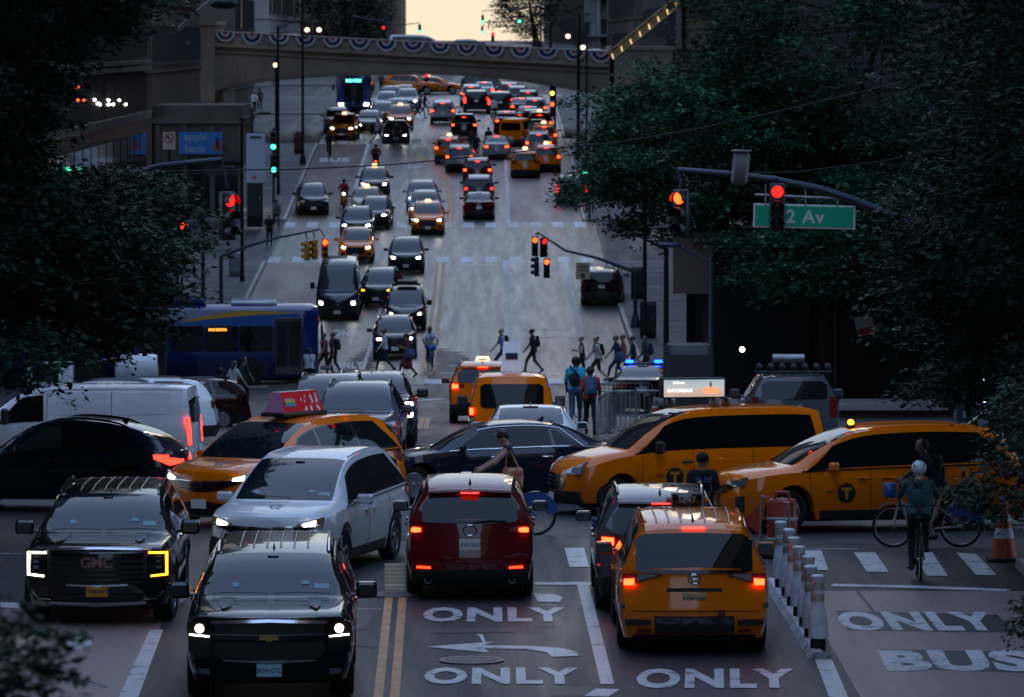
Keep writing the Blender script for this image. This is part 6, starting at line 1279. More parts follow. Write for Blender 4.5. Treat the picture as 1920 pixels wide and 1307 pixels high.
walker(580, 738, 5, 'person in white vest and cap in front of the bus', 'stand', 'white', 'black', sleeve='skin', skin='c', hair='cap', hm=CL['charcoal'])
walker(609, 706, -60, 'person in dusty red shirt at the front of the bus', 'walk', 'dpink', 'charcoal', skin='b')
walker(626, 705, -110, 'person with black backpack at the front of the bus', 'walk2', 'charcoal', 'black', skin='b', bag='backpack')
walker(722, 698, -80, 'man in pale shirt crossing in front of the black SUV', 'walk', 'white', 'navy', fore='white', skin='b')
walker(764, 708, -75, 'woman in long dark red dress crossing with a blue bag', 'dress', 'maroon', 'maroon', skin='b', shin='maroon', hair='long', bag='tote')
walker(943, 699, -85, 'man in pale blue shirt with backpack crossing to the left', 'stride', 'blue', 'charcoal', fore='blue', skin='a', bag='backpack', hm=mat('hair_grey', (.15, .14, .14), .6))
walker(1000, 700, -90, 'slim person all in black with backpack crossing to the left', 'walk', 'black', 'black', fore='black', skin='b', bag='backpack', hair='cap', hm=CL['black'])
walker(1092, 713, -88, 'woman in black top and shorts crossing with hand raised', 'phone', 'black', 'black', sleeve='skin', skin='a', shin='skin', hair='bun', hm=HAIRB, height=.97)
walker(1121, 719, -90, 'woman in white vest and black shorts with backpack crossing', 'stride', 'white', 'black', sleeve='skin', skin='a', shin='skin', shoe='white', hair='bun', hm=HAIRB, bag='backpack', height=1.02)
walker(1158, 714, -82, 'man in navy shirt and trousers crossing behind the two women', 'stride', 'navy', 'navy', skin='b', bag='tote')
walker(1170, 712, -86, 'person in dusty red behind the man in navy', 'walk', 'dpink', 'grey', skin='b')
walker(1188, 717, -90, 'person in dark coat and cap left of the police lights', 'walk2', 'navy', 'black', fore='navy', skin='a', hair='cap', hm=CL['black'])
walker(1212, 716, -88, 'last person of the crossing crowd beside the pole', 'walk', 'charcoal', 'black', fore='charcoal', skin='b', bag='backpack', bagm=CL['navy'])
for px, py, a, lab, fig, t, l in ((706, 270, 80, 'person in pale shirt crossing left of the black sedan', 'stride', 'blue', 'navy'), (744, 275, 178, 'dark figure in front of the black sedan at the far crossing', 'stand', 'black', 'black'), (861, 256, 175, 'dark figure standing in the street by the silver SUV', 'stand', 'black', 'black'),
        (884, 296, 180, 'person in navy walking between lanes left of the silver sedan', 'walk', 'navy', 'navy'), (893, 300, 178, 'second person in navy between lanes left of the silver sedan', 'walk2', 'navy', 'charcoal'), (916, 288, 170, 'dark figure right behind the two in navy', 'stand', 'black', 'black'),
        (518, 432, 10, 'person in grey walking on the left sidewalk by the kerb', 'stride', 'grey', 'charcoal'), (505, 462, 0, 'dark person on the left sidewalk behind the one in grey', 'stand', 'black', 'black'), (477, 214, 20, 'person in white on the far left sidewalk', 'walk', 'white', 'black'), (487, 208, 0, 'person in grey on the far left sidewalk', 'stand', 'grey', 'black'),
        (787, 222, 80, 'dark walker crossing right of the silver sedan near the bridge', 'stride', 'black', 'charcoal'), (796, 216, 90, 'second dark walker crossing near the bridge', 'walk', 'black', 'black'), (715, 176, 0, 'figure beyond the bridge at left', 'stand', 'grey', 'black'), (926, 226, 178, 'pale figure between the black SUVs and the crossing', 'walk', 'white', 'grey')):
    walker(px, py, a, lab, fig, t, l, skin=random.choice('abc'))
M = upright(705, 322, 180); moped(M, 'red moped driving away in the left lanes', REDP, tail=TAILB); person('bike_up', M, 'rider in black and red on a moped driving away', 'maroon', 'black', fore='black', hair='helmet', hm=BLACKP)
M = upright(645, 392, 0); moped(M, 'yellow moped with a bright headlamp beside the oncoming queue', PLATEY, light=HEADW); person('bike_up', M, 'rider in red jacket on the yellow moped', 'red', 'black', fore='red', hair='helmet', hm=BLACKP)
# ------------------------------------------------------------------ buildings
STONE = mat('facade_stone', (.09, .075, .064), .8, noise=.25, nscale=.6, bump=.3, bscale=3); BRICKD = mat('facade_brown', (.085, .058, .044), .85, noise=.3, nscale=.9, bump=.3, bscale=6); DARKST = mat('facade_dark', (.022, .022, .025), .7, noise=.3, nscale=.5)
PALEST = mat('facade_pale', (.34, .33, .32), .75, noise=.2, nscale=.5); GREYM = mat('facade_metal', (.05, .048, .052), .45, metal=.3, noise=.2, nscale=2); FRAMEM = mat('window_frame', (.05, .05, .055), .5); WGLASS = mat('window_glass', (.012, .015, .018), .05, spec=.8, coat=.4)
WARMW = mat('window_lit', (.3, .2, .1), .4, emit=(1, .62, .30), es=.35); BRONZE = mat('bronze', (.07, .05, .035), .4, metal=.6)
_win = {}
def window_meshes(w, h):
    k = (round(w, 2), round(h, 2))
    if k not in _win:
        f = MB(); t = .07
        for c, d in (((0, 0, h/2-t/2), (w, .10, t)), ((0, 0, -h/2+t/2), (w, .10, t)), ((-w/2+t/2, 0, 0), (t, .10, h-2*t)), ((w/2-t/2, 0, 0), (t, .10, h-2*t)), ((0, .01, 0), (.05, .06, h-2*t))): f.box(c, d)
        f.box((0, -.06, -h/2-.05), (w+.2, .22, .10)); p = MB(); p.box((0, .02, 0), (w-2*t, .02, h-2*t)); _win[k] = (f.mesh('window'), p.mesh('pane'))
        _win[k][0].materials.append(FRAMEM); _win[k][1].materials.append(WGLASS)
    return _win[k]
def building(name, x0, x1, y0, y1, z0, h, m, label, face=None, win=(1.5, 2.0, 3.2, 3.7), zwin=None, sides=('street', 'east'), lit=.0, maxwin=70, ywin=None, trim=None):
    """block with recessed windows; x0 is the street side. Only the faces and floors the street can see get windows"""
    cx = (x0+x1)/2; base = Vector((cx, (y0+y1)/2, z0)); r = empty(name, base, label, 'building'); W, D = abs(x1-x0), y1-y0
    m_ = MB(); m_.box((0, 0, h/2), (W, D, h)); link('wall', m_.mesh('wall'), m, r)
    s = 1 if x0 > x1 else -1                              # street side direction of this block (+1 = faces +X)
    c = MB(); c.box((0, 0, h+.3), (W+.8, D+.8, .6)); c.box((0, 0, h-.6), (W+.4, D+.4, .3)); link('cornice', c.mesh('cornice'), trim or m, r)
    ww, wh, px_, pz = win; za, zb = zwin or (4.5, min(h-2, 26)); n = 0; rr = random.Random(hash(label) % 1000)
    zz = za
    while zz < zb:
        q = MB(); q.box((0, 0, zz-wh/2-.45), (W+.16, D+.16, .18)); link('string_course', q.mesh('string_course'), trim or m, r)
        if 'street' in sides:
            ya, yb = ywin or (y0, y1); y = ya+1.8
            while y < yb-1.2 and n < maxwin:
                f, p = window_meshes(ww, wh); o = link('window', f, None, r, (s*(W/2+.02), y-base.y, zz)); o.rotation_euler = (0, 0, math.pi/2*s); pp = link('pane', p, None, o); n += 1
                if rr.random() < lit: pp.material_slots[0].link = 'OBJECT'; pp.material_slots[0].material = WARMW
                y += px_
        if 'east' in sides:
            x = -W/2+1.6
            while x < W/2-1.2 and n < maxwin:
                f, p = window_meshes(ww, wh); o = link('window', f, None, r, (x, -D/2-.02, zz)); pp = link('pane', p, None, o); n += 1
                if rr.random() < lit: pp.material_slots[0].link = 'OBJECT'; pp.material_slots[0].material = WARMW
                x += px_
        zz += pz
    return r
# left side, from the camera up the street
building('unseen_shade_block', -17.6, -45, -40, 84, -9, 58, BRICKD, 'unseen brown block added left of the camera to shade the street', maxwin=24, zwin=(4.5, 20))  # out of view, added only for its effect on the light
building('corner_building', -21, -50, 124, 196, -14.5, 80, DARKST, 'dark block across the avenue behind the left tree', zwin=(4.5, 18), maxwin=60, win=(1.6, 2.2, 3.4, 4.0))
# louvred office block
lb = building('louvred_building', -17.6, -46, 212, 274, -13.6, 74, GREYM, 'dark office block with vertical metal louvres on the left', sides=(), zwin=(60, 50))
def lpart(n, q, m, k=None):
    o = link(n, q.mesh(n), m, lb, -lb.location)
    if k: o['kind'] = k
    return o
for z0, z1 in ((-3.6, -1.65), (-.9, 3.6), (4.4, 9.0)):
    q = MB()
    for y in np.arange(212.5, 273.8, .62): q.box((-17.48, y, (z0+z1)/2), (.26, .14, z1-z0))
    lpart('louvre', q, GREYM, 'stuff')
for z, h in ((-3.85, .35), (-1.45, .22), (-1.15, .18), (3.9, .5), (9.3, .5)): q = MB(); q.box((-17.4, 243, z), (.5, 62.2, h)); lpart('ledge', q, STONE)
for k in range(13):
    y = 214.5+k*4.8; q = MB(); q.box((-17.54, y, -8.6), (.10, 4.2, 7.6)); lpart('shop_window', q, WGLASS)
for (px, py) in ((182, 187), (188, 194), (192, 196), (208, 196), (217, 196), (240, 196), (228, 188), (208, 188)):
    d = 17.2*F/(912-px); q = MB(); p = Q(px, py, d); q.ball((-17.28, d, p.z), .055, 8, 6); lpart('wall_lamp', q, mat('bulb', (1, 1, 1), .3, emit=(1, .95, .85), es=5))
for (px, py) in ((150, 188), (161, 188), (150, 164), (158, 138)): d = 17.2*F/(912-px); q = MB(); p = Q(px, py, d); q.ball((-17.26, d, p.z), .06, 8, 6); lpart('red_lamp', q, mat('bulb_red', (1, .1, .05), .3, emit=(1, .08, .02), es=1.2))
# bank on the next corner
bk = building('brown_building', -18.9, -46, 301.5, 353, -10.8, 78, BRICKD, 'brown stone building left of the bridge above the bank', zwin=(10.5, 24), win=(1.3, 2.2, 3.0, 3.9), maxwin=60, trim=STONE)
bank = empty('bank_front', Vector((-16.3, 307.5, -10.6)), 'low bank storefront with blue hanging sign at the far left corner', 'shop')
def bp(n, c, d, m, par=None, rot=None): q = MB(); q.box(c, d, 0, rot); return link(n, q.mesh(n), m, par or bank, (0, 0, 0) if par else None)
bp('wall', (0, 0, 2.95), (5.0, 11.4, 5.9), STONE); bp('cornice', (0, 0, 6.0), (5.4, 11.8, .35), STONE); bp('parapet', (0, 0, 6.5), (5.0, 11.2, .7), STONE)
for k in range(3): w = bp('shop_window', (-1.6+1.6*k, -5.72, 2.0), (1.35, .06, 2.9), WGLASS); bp('window_bar', (-1.6+1.6*k, -5.76, 3.0), (1.35, .05, .06), FRAMEM)
for k in range(5): bp('shop_window', (2.52, -4.4+2.2*k, 2.0), (.06, 1.9, 2.9), WGLASS if k != 2 else WARMW)
for k in range(4): bp('pilaster', (-2.3+1.55*k, -5.76, 2.9), (.22, .12, 5.7), STONE)
bp('awning', (0.4, -5.9, 3.72), (4.0, .5, .12), DARKST)
sg_ = bp('sign_board', (.15, -5.86, 4.72), (2.45, .10, 1.25), mat('sign_blue', (.03, .16, .42), .4))
WT = mat('sign_letter', (.22, .32, .46), .5)
for s_, x, z in (('apple', -.28, 5.03), ('bank', -.28, 4.42)):
    me = text_mesh(s_, .62, .02, 3); xform(me, lambda u, v, w, x=x, z=z: (x+.15+u, -5.925, z+v)); link('sign_text', me, WT, bank)
q = MB(); q.add([(.95+.15+.24*math.cos(t), -5.925, 4.55+.30*math.sin(t)) for t in np.linspace(0, 2*math.pi, 17)[:-1]], [tuple(range(16))]); link('sign_emblem', q.mesh('sign_emblem'), mat('sign_apple', (.40, .09, .03), .5), bank)
q = MB(); q.rbox((1.10, -5.94, 4.72), (.20, .02, .62), .03); link('sign_emblem', q.mesh('sign_emblem'), INK, bank)
# beyond the bridge
for i, (y0, y1, h, m, lab) in enumerate(((400, 432, 70, STONE, 'stone building just beyond the bridge at left'), (462, 540, 50, PALEST, 'pale building left of the far tree beyond the bridge'), (545, 700, 58, BRICKD, 'brown building behind the far left tree'), (705, 1250, 60, DARKST, 'farthest dark block left of the sky gap'))):
    building('far_building', -18.8, -50, y0, y1, gz(-18, y0)-1, h, m, lab, zwin=(4.5, 16), maxwin=60, win=(1.6, 2.3, 3.6, 4.0), lit=.08)
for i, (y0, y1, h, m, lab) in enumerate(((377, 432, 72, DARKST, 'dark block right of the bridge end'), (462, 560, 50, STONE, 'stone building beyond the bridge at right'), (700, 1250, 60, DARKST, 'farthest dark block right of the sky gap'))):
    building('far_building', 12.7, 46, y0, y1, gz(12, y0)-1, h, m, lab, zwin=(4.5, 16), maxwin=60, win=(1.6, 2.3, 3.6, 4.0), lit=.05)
wb = building('scaffolded_building', 12.7, 46, 562, 696, gz(12, 562)-1, 54, PALEST, 'pale building behind white scaffolding beyond the bridge at right', zwin=(4.5, 16), maxwin=50, win=(2.2, 2.6, 4.4, 4.2))
for k in range(9):
    y = 563+k*6.0-wb.location.y; q = MB(); q.tube([(-17.4, y, 0), (-17.4, y, 26)], .13, 6); link('scaffold_pole', q.mesh('scaffold_pole'), PALEST, wb)
for k in range(5): z = 4+k*4.6; q = MB(); q.box((-17.2, -42, z), (1.0, 50, .22)); link('scaffold_deck', q.mesh('scaffold_deck'), PALEST, wb)
for k in range(6): y = 563+k*9-wb.location.y; q = MB(); q.tube([(-17.45, y, 3+4.6*(k % 3)), (-17.45, y+6, 7.6+4.6*(k % 3))], .10, 6); link('scaffold_brace', q.mesh('scaffold_brace'), PALEST, wb)
# right side
building('unseen_shade_block', 15.7, 45, -40, 79, -9, 58, BRICKD, 'unseen brown block added right of the camera to shade the street', maxwin=24, zwin=(4.5, 20))  # out of frame as well, added to shade the street
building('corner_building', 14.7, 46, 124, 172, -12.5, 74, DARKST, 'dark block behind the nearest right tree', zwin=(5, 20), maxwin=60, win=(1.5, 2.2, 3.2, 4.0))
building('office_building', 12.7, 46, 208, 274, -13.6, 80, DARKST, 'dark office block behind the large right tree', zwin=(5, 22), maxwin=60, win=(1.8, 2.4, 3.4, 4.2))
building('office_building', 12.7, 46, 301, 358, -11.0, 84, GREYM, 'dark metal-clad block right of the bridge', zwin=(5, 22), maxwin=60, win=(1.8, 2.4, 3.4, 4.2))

# ------------------------------------------------------------------ bridge across the street
YB = 362.0
def bz(px, py): return Q(px, py, YB)
lin_top = lambda X: .40+(-1.38)*(X+18.0)/26.4
br = empty('stone_bridge', Vector((-4.8, YB+6, gz(-4.8, YB+6))), 'low stone bridge with a shallow arch across the street', 'bridge'); BL = br.location.copy()
BST = mat('bridge_stone', (.30, .25, .19), .75, noise=.25, nscale=.35, bump=.4, bscale=2.5)
arch = pchip([(-19.5, -4.4), (-18.0, -3.45), (-14.5, -2.85), (-10, -2.52), (-4, -2.42), (0, -2.62), (3, -2.98), (6, -3.5), (8.4, -4.1), (9.6, -5.0)])
Xs = list(np.linspace(-19.5, 9.6, 60)); D = 12.0
def bpart(n, q, m, sm=None): return link(n, q.mesh(n, sm), m, br, -BL)
q = MB(); g0 = [[(x, YB, lin_top(x)-.98) for x in Xs], [(x, YB, arch(x)) for x in Xs], [(x, YB+D, arch(x)) for x in Xs], [(x, YB+D, lin_top(x)-.98) for x in Xs], [(x, YB, lin_top(x)-.98) for x in Xs]]; q.grid(g0); bpart('span', q, BST, 30)
for dy in (0, D-.4):
    q = MB(); y = YB+dy
    g = [[(x, y-.05, lin_top(x)-1.0) for x in Xs], [(x, y-.05, lin_top(x)) for x in Xs], [(x, y+.40, lin_top(x)) for x in Xs], [(x, y+.40, lin_top(x)-1.0) for x in Xs]]; q.grid(g); bpart('parapet', q, BST, 30)
for off, hgt, prj in ((-.93, .22, .28), (-1.32, .10, .12), (.02, .10, .12)):
    q = MB(); g = [[(x, YB-.05-prj, lin_top(x)+off) for x in Xs], [(x, YB-.05-prj, lin_top(x)+off+hgt) for x in Xs], [(x, YB+.1, lin_top(x)+off+hgt+.02) for x in Xs], [(x, YB+.1, lin_top(x)+off-.04) for x in Xs], [(x, YB-.05-prj, lin_top(x)+off) for x in Xs]]; q.grid(g); bpart('moulding', q, BST, 30)
q = MB(); g = [[(x, YB-.10, arch(x)+.02) for x in Xs], [(x, YB-.16, arch(x)+.30) for x in Xs], [(x, YB+.02, arch(x)+.33) for x in Xs]]; q.grid(g); bpart('arch_ring', q, BST, 30)
for k in range(13):
    x = -17.2+k*2.05; q = MB(); za, zb_ = arch(x)+.4, lin_top(x)-1.36
    if zb_-za > .25: q.box((x, YB-.03, (za+zb_)/2), (.10, .10, zb_-za)); bpart('panel_rib', q, BST)
for x0, x1 in ((-24, -18.4), (8.5, 12.6)): q = MB(); zt = lin_top(x0 if x0 < 0 else 8.5)+.25; q.box(((x0+x1)/2, YB+D/2, (zt-12)/2), (x1-x0, D+.8, zt+12)); q.box(((x0+x1)/2, YB+D/2, zt+.1), (x1-x0+.3, D+1.1, .25)); bpart('abutment', q, BST)
# bunting fans: pleated half discs of blue and white bands with a red heart
BR_, BW_, BN_ = cloth('bunting_red', (.42, .02, .04)), cloth('bunting_white', (.58, .58, .60)), cloth('bunting_navy', (.02, .03, .10))
def fan_meshes():
    out = []; rr = [0, .17, .34, .55, .72]
    for k in range(4):
        g = []
        for i in range(33):
            a = math.pi+math.pi*i/32; w = .03*(1 if i % 2 else -1); g.append([(r*math.cos(a), w*(r/.72)-.02, r*math.sin(a)*1.0) for r in (rr[k], (rr[k]+rr[k+1])/2, rr[k+1])])
        m = MB(); m.grid(g); out.append(m.mesh('fan_band')); out[-1].materials.append([BR_, BW_, BN_, BW_][k])
    return out
FM = fan_meshes(); NTH = 'first second third fourth fifth sixth seventh eighth ninth tenth eleventh twelfth thirteenth fourteenth fifteenth'.split()
for i in range(15):
    px = 424+i*50.2; X = (px-912)/F*YB; r = empty('bunting_fan', Vector((X, YB-.30, lin_top(X)+.06)), 'red, white and blue bunting fan on the bridge rail, '+('leftmost of all' if i == 0 else 'rightmost of all' if i == 14 else NTH[i]+' from the left end'), 'bunting', 'bunting fans along the bridge')
    sc = random.uniform(.90, 1.08); r.scale = (sc, 1, sc*random.uniform(.9, 1.08)); r.rotation_euler = (random.uniform(-.10, .04), random.uniform(-.07, .07), random.uniform(-.1, .1))
    for k in range(4): link('fan_band', FM[k], None, r)
# cars up on the bridge deck: deck lies behind the parapet
q = MB(); g = [[(x, YB+.4, lin_top(x)-1.25) for x in Xs], [(x, YB+D-.4, lin_top(x)-1.25) for x in Xs]]; q.grid(g); bpart('deck', q, ASPH)
def on_bridge(kind, px, a, pt, lab, dy=4.0, tail=TAILO):
    X = (px-912)/F*(YB+dy); vehicle(kind, 0, 0, a, pt, lab, M=pose(X, YB+dy, a, z=lin_top(X)-1.235), near=False, group='cars on the bridge', tail=tail)
on_bridge('small_van', 793, 90, WHITEP, 'white van driving over the bridge against the sky', tail=TAILB); on_bridge('sedan', 556, 90, SILVER, 'pale car on the bridge near its left end'); on_bridge('sedan', 1106, -90, SILVER, 'pale blue car on the bridge near its right end', 7.0, TAILB); on_bridge('compact_suv', 893, 90, BLACKP, 'black car on the bridge right of the white van'); on_bridge('sedan', 966, -90, MAROON, 'dark red car on the bridge below the green signals', 7.5, TAILB)
# slanting lit canopy rib at the right bridge end
cn = empty('sloping_canopy', Vector((8.0, 338, gz(8, 338))), 'slanting gold-lit canopy rib rising right of the bridge', 'canopy'); OL = cn.location.copy()
a, b = Q(1150, 112, 338), Q(1330, -34, 338); n = (b-a).normalized(); u = Vector((-n.z, 0, n.x)); GOLD = mat('gold_soffit', (.42, .30, .15), .32, metal=.7, noise=.2, nscale=2); CLIT = mat('canopy_light', (1, .8, .5), .4, emit=(1, .72, .38), es=.3)
q = MB()
for s in (0, 1): q.tube([a+u*(.55*s), b+u*(.55*s)], .09, 6)
q.add([a+Vector((0, .1, 0)), b+Vector((0, .1, 0)), b+u*.55+Vector((0, .1, 0)), a+u*.55+Vector((0, .1, 0)), a+Vector((0, 5, 0)), b+Vector((0, 5, 0)), b+u*.55+Vector((0, 5, 0)), a+u*.55+Vector((0, 5, 0))], [(0, 1, 2, 3), (4, 7, 6, 5), (0, 4, 5, 1), (3, 2, 6, 7)]); link('rib', q.mesh('rib', 30), GOLD, cn, -OL)
for k in range(11): p = a.lerp(b, (k+.15)/10.5); q = MB(); q.tube([p+Vector((-.1, -.12, 0)), p+u*.62+Vector((.22, -.12, -.18))], .035, 6); link('light_bar', q.mesh('light_bar'), CLIT, cn, -OL)
for p in (a+Vector((0, 4.6, 0)), a.lerp(b, .7)+Vector((.35, 3.5, 0))): q = MB(); q.tube([(p.x, p.y, gz(p.x, p.y)), (p.x, p.y, p.z+.1)], .16, 8); link('post', q.mesh('post'), METALD, cn, -OL)

# unseen towers added behind the camera to darken reflections and cut east sky light
building('unseen_shade_tower', -17.6, -60, -150, -46, -9, 62, BRICKD, 'unseen brown tower added behind the camera on the left to cut sky light', sides=(), zwin=(90, 80)); building('unseen_shade_tower', 15.7, 60, -150, -46, -9, 62, BRICKD, 'unseen brown tower added behind the camera on the right to cut sky light', sides=(), zwin=(90, 80))
building('east_sky_blocker', 40, -40, -330, -280, -14, 34, DARKST, 'unseen dark block added at the far east end to cut sky light', sides=(), zwin=(95, 90))
# ------------------------------------------------------------------ street furniture
SIGY = mat('signal_yellow', (.78, .34, .02), .45); SIGD = mat('signal_dark', (.012, .016, .018), .45)
RLIT = mat('red_signal_lit', (.9, .1, .03), .3, emit=(1, .006, .004), es=1.3); OLIT = mat('red_orange_signal_lit', (.9, .2, .03), .3, emit=(1, .05, .006), es=1.7); GLIT = mat('green_signal_lit', (.1, .8, .5), .3, emit=(.03, .9, .45), es=2.2)
LOFF = mat('signal_lens_off', (.015, .012, .01), .25)
def _sig():
    h = MB(); h.rbox((0, 0, 0), (.34, .22, 1.06), .03); hm = h.mesh('housing', 40); l = MB(); l.ball((0, -.105, 0), .135, 14, 8, 0, (1, .25, 1)); lm = l.mesh('lens', 60)
    v = MB(); g = []
    for i in range(13):
        a = math.pi*(-.12+1.24*i/12); g.append([(.155*math.cos(a), -.10, .155*math.sin(a)), (.15*math.cos(a), -.30, .15*math.sin(a)-.02)])
    v.grid(g); return hm, lm, v.mesh('visor', 60)
SIGM = _sig()
def head(M, parent, lit, m, which=0, back=False):
    """three-light head as a part of its mast: housing > lenses and visors"""
    o = link('signal_head', SIGM[0], None, parent); o.matrix_basis = M
    if not len(SIGM[0].materials): [x.materials.append(SIGD) for x in SIGM]
    o.material_slots[0].link = 'OBJECT'; o.material_slots[0].material = m
    for k in range(3):
        l = link('lens', SIGM[1], None, o, (0, 0, .34-.34*k)); l.material_slots[0].link = 'OBJECT'; l.material_slots[0].material = lit if k == which else LOFF
        v = link('visor', SIGM[2], None, o, (0, 0, .34-.34*k)); v.material_slots[0].link = 'OBJECT'; v.material_slots[0].material = m
    return o
def TR(p, rz=0, s=1): M = Matrix.Rotation(R(rz), 4, 'Z') @ Matrix.Scale(s, 4); M.translation = p; return M
def mast(name, foot, label, path, heads, m=METALD, r0=.10, cat='traffic light', hm=SIGD, extra=None, group='traffic lights'):
    """pole + curved arm (path of world points) + signal heads [(pos, yaw, lit material, which)]"""
    r = empty(name, foot, label, cat, group); q = MB(); top = path[0]; q.tube([foot, foot+Vector((0, 0, .5)), Vector((foot.x, foot.y, top.z)), ], [r0*1.5, r0, r0*.8], 10); q.lathe([(0, .0), (r0*2.2, 0), (r0*2, .25), (r0*1.2, .55)], 12, 'z', foot); link('pole', q.mesh('pole', 40), m, r, -foot)
    q = MB(); n = len(path); q.tube(path, [r0*.8-(r0*.42)*i/max(n-1, 1) for i in range(n)], 8); link('arm', q.mesh('arm', 40), m, r, -foot)
    for (p, yaw, lit, k) in heads:
        near_ = min(range(n-1), key=lambda i: (path[i].lerp(path[i+1], .5)-p).length); j = min(path, key=lambda w: (w-p).length)
        best = min((path[i].lerp(path[i+1], t/6) for i in range(n-1) for t in range(7)), key=lambda w: (Vector((w.x, w.y, 0))-Vector((p.x, p.y, 0))).length)
        h = head(TR(p-foot, yaw, .82), r, lit, hm, k); q = MB(); q.tube([best, Vector((p.x, p.y, p.z+.5))], .03, 6); link('hanger', q.mesh('hanger'), m, r, -foot)
    return r
Y1 = 97.0
path = [Q(1760, 446, Y1), Q(1690, 412, Y1), Q(1600, 375, Y1), Q(1540, 355, Y1), Q(1450, 336, Y1), Q(1360, 325, Y1), Q(1270, 318, Y1)]
foot = Vector((path[0].x+.4, Y1, gz(8.1, Y1)+.14)); path = [Vector((foot.x, Y1, path[0].z-.25))]+path
ms = mast('signal_mast', foot, 'mast arm at right holding the green street sign and two red lights', path, [(Q(1277, 400, Y1), -28, OLIT, 0), (Q(1457, 388, Y1-.35), 0, RLIT, 0)], METALB, .12)
sn = MB(); c = Q(1508, 406, Y1); sn.rbox((0, 0, 0), (1.86, .03, .44), .012); s = link('street_sign', sn.mesh('street_sign'), mat('sign_white', (.78, .82, .82), .5), ms); s.matrix_basis = TR(c-foot, 0) @ Matrix.Rotation(R(1.4), 4, 'Y')
sn = MB(); sn.rbox((0, -.018, 0), (1.79, .01, .37), .004); link('sign_face', sn.mesh('sign_face'), mat('sign_green', (.002, .48, .26), .45), s)
me = text_mesh('2 Av', .33, .025, 4, 0, 1.12); xform(me, lambda x, y, z: (x+.02, -.026, y)); link('sign_text', me, MATS['sign_white'], s)
q = MB(); q.tube([Q(1415, 365, Y1), Q(1606, 374, Y1)], .028, 6); link('sign_rail', q.mesh('sign_rail'), STEEL, ms, -foot)
for px in (1435, 1510, 1570): q = MB(); q.tube([Q(px, 345 if px < 1520 else 362, Y1), Q(px, 388, Y1)], .022, 6); link('sign_clamp', q.mesh('sign_clamp'), STEEL, ms, -foot)
q = MB(); cc = Q(1388, 315, Y1); q.rbox((cc.x, Y1, cc.z), (.30, .36, .58), .05, 0, Matrix.Rotation(R(6), 3, 'Y')); q.box((cc.x+.02, Y1, cc.z+.31), (.36, .42, .03)); link('camera_box', q.mesh('camera_box', 40), mat('box_grey', (.16, .17, .16), .5), ms, -foot)
# left near mast with its lamp
CABD = mat('dark_rod', (.008, .008, .009), .7); YL = 95.0; path = [Q(215, 336, YL), Q(300, 312, YL), Q(360, 305, YL), Q(416, 299, YL)]; foot = Vector((-10.7, 84.5, gz(-10.7, 84.5)+.14)); path = [Vector((foot.x, foot.y, path[0].z-.6)), Vector((-9, 89, path[0].z-.2))]+path
lm = mast('signal_mast', foot, 'mast arm at left with a red light seen sideways', path, [(Q(426, 405, YL), 38, RLIT, 0)], METALB, .11)
for dz in (0, .09): q = MB(); q.tube([Q(335, 52+dz*70, YL), Q(362, 26+dz*70, YL), Q(400, -4+dz*70, YL), Q(470, -52, YL)], .022, 6); link('lamp_arm', q.mesh('lamp_arm'), STEEL, lm, -foot)
q = MB(); q.tube([Vector((foot.x, foot.y, path[0].z)), Vector((foot.x, foot.y, 2.2)), Q(200, -130, 92), Q(470, -52, YL)], .05, 6); link('lamp_arm', q.mesh('lamp_arm'), METALD, lm, -foot)
q = MB(); p = Q(420, 6, YL); q.ball((p.x, p.y, p.z), .27, 14, 10, 0, (1, .6, .42)); link('lamp_head', q.mesh('lamp_head', 60), METALD, lm, -foot)
# middle-distance masts
Ym = 236.0; z = Q(600, 430, Ym).z; foot = Vector((-11.75, Ym, gz(-11.3, Ym)+.14)); path = [Vector((foot.x, Ym, z-1.2)), Q(470, 460, Ym), Q(520, 446, Ym), Q(600, 430, Ym)]
mast('signal_mast', foot, 'yellow three-light signals on an arm over the left lanes', path, [(Q(576, 470, Ym), -70, LOFF, 0), (Q(590, 468, Ym-.3), -40, LOFF, 0), (Q(609, 466, Ym), 8, OLIT, 0)], METALB, .10, hm=SIGY)
foot = Vector((6.6, Ym, gz(6.2, Ym)+.14)); path = [Vector((foot.x, Ym, Q(1100, 485, Ym).z-.6)), Q(1120, 484, Ym), Q(1060, 470, Ym), Q(1008, 436, Ym)]
rm = mast('signal_mast', foot, 'dark signals showing red on an arm over the right lanes', path, [(Q(1003, 462, Ym), 0, OLIT, 0), (Q(1019, 464, Ym+.3), 20, RLIT, 0), (Q(1025, 503, Ym), 0, OLIT, 0), (Q(1006, 500, Ym+.2), -80, LOFF, 0)], METALB, .10)
q = MB(); p = Q(1093, 508, Ym); q.rbox((p.x, Ym-.1, p.z), (.62, .02, .74), .01); link('sign_plate', q.mesh('sign_plate'), mat('sign_peach', (.75, .50, .36), .5), rm, -foot); q = MB(); q.lathe([(0, -.002), (.10, -.002), (.10, .002), (0, .002)], 16, 'y', (p.x, Ym-.115, p.z-.2)); link('sign_symbol', q.mesh('sign_symbol'), INK, rm, -foot)
for k in range(2): q = MB(); q.box((p.x, Ym-.114, p.z+.05+.14*k), (.44, .006, .05)); link('sign_line', q.mesh('sign_line'), mat('sign_brown', (.12, .06, .03), .5), rm, -foot)
def post_signal(X, Y, lab, hs, hgt=4.2, m=METALD):
    foot = Vector((X, Y, gz(X, Y)+.14)); r = empty('signal_post', foot, lab, 'traffic light', 'traffic lights'); q = MB(); q.tube([(0, 0, 0), (0, 0, hgt)], .07, 8); link('pole', q.mesh('pole', 40), m, r)
    for (dx, z, yaw, lit, k) in hs: head(TR(Vector((dx, -.12, z)), yaw), r, lit, SIGD, k)
    return r
zg = lambda px, py, Y, X: Q(px, py, Y).z-gz(X, Y)-.14
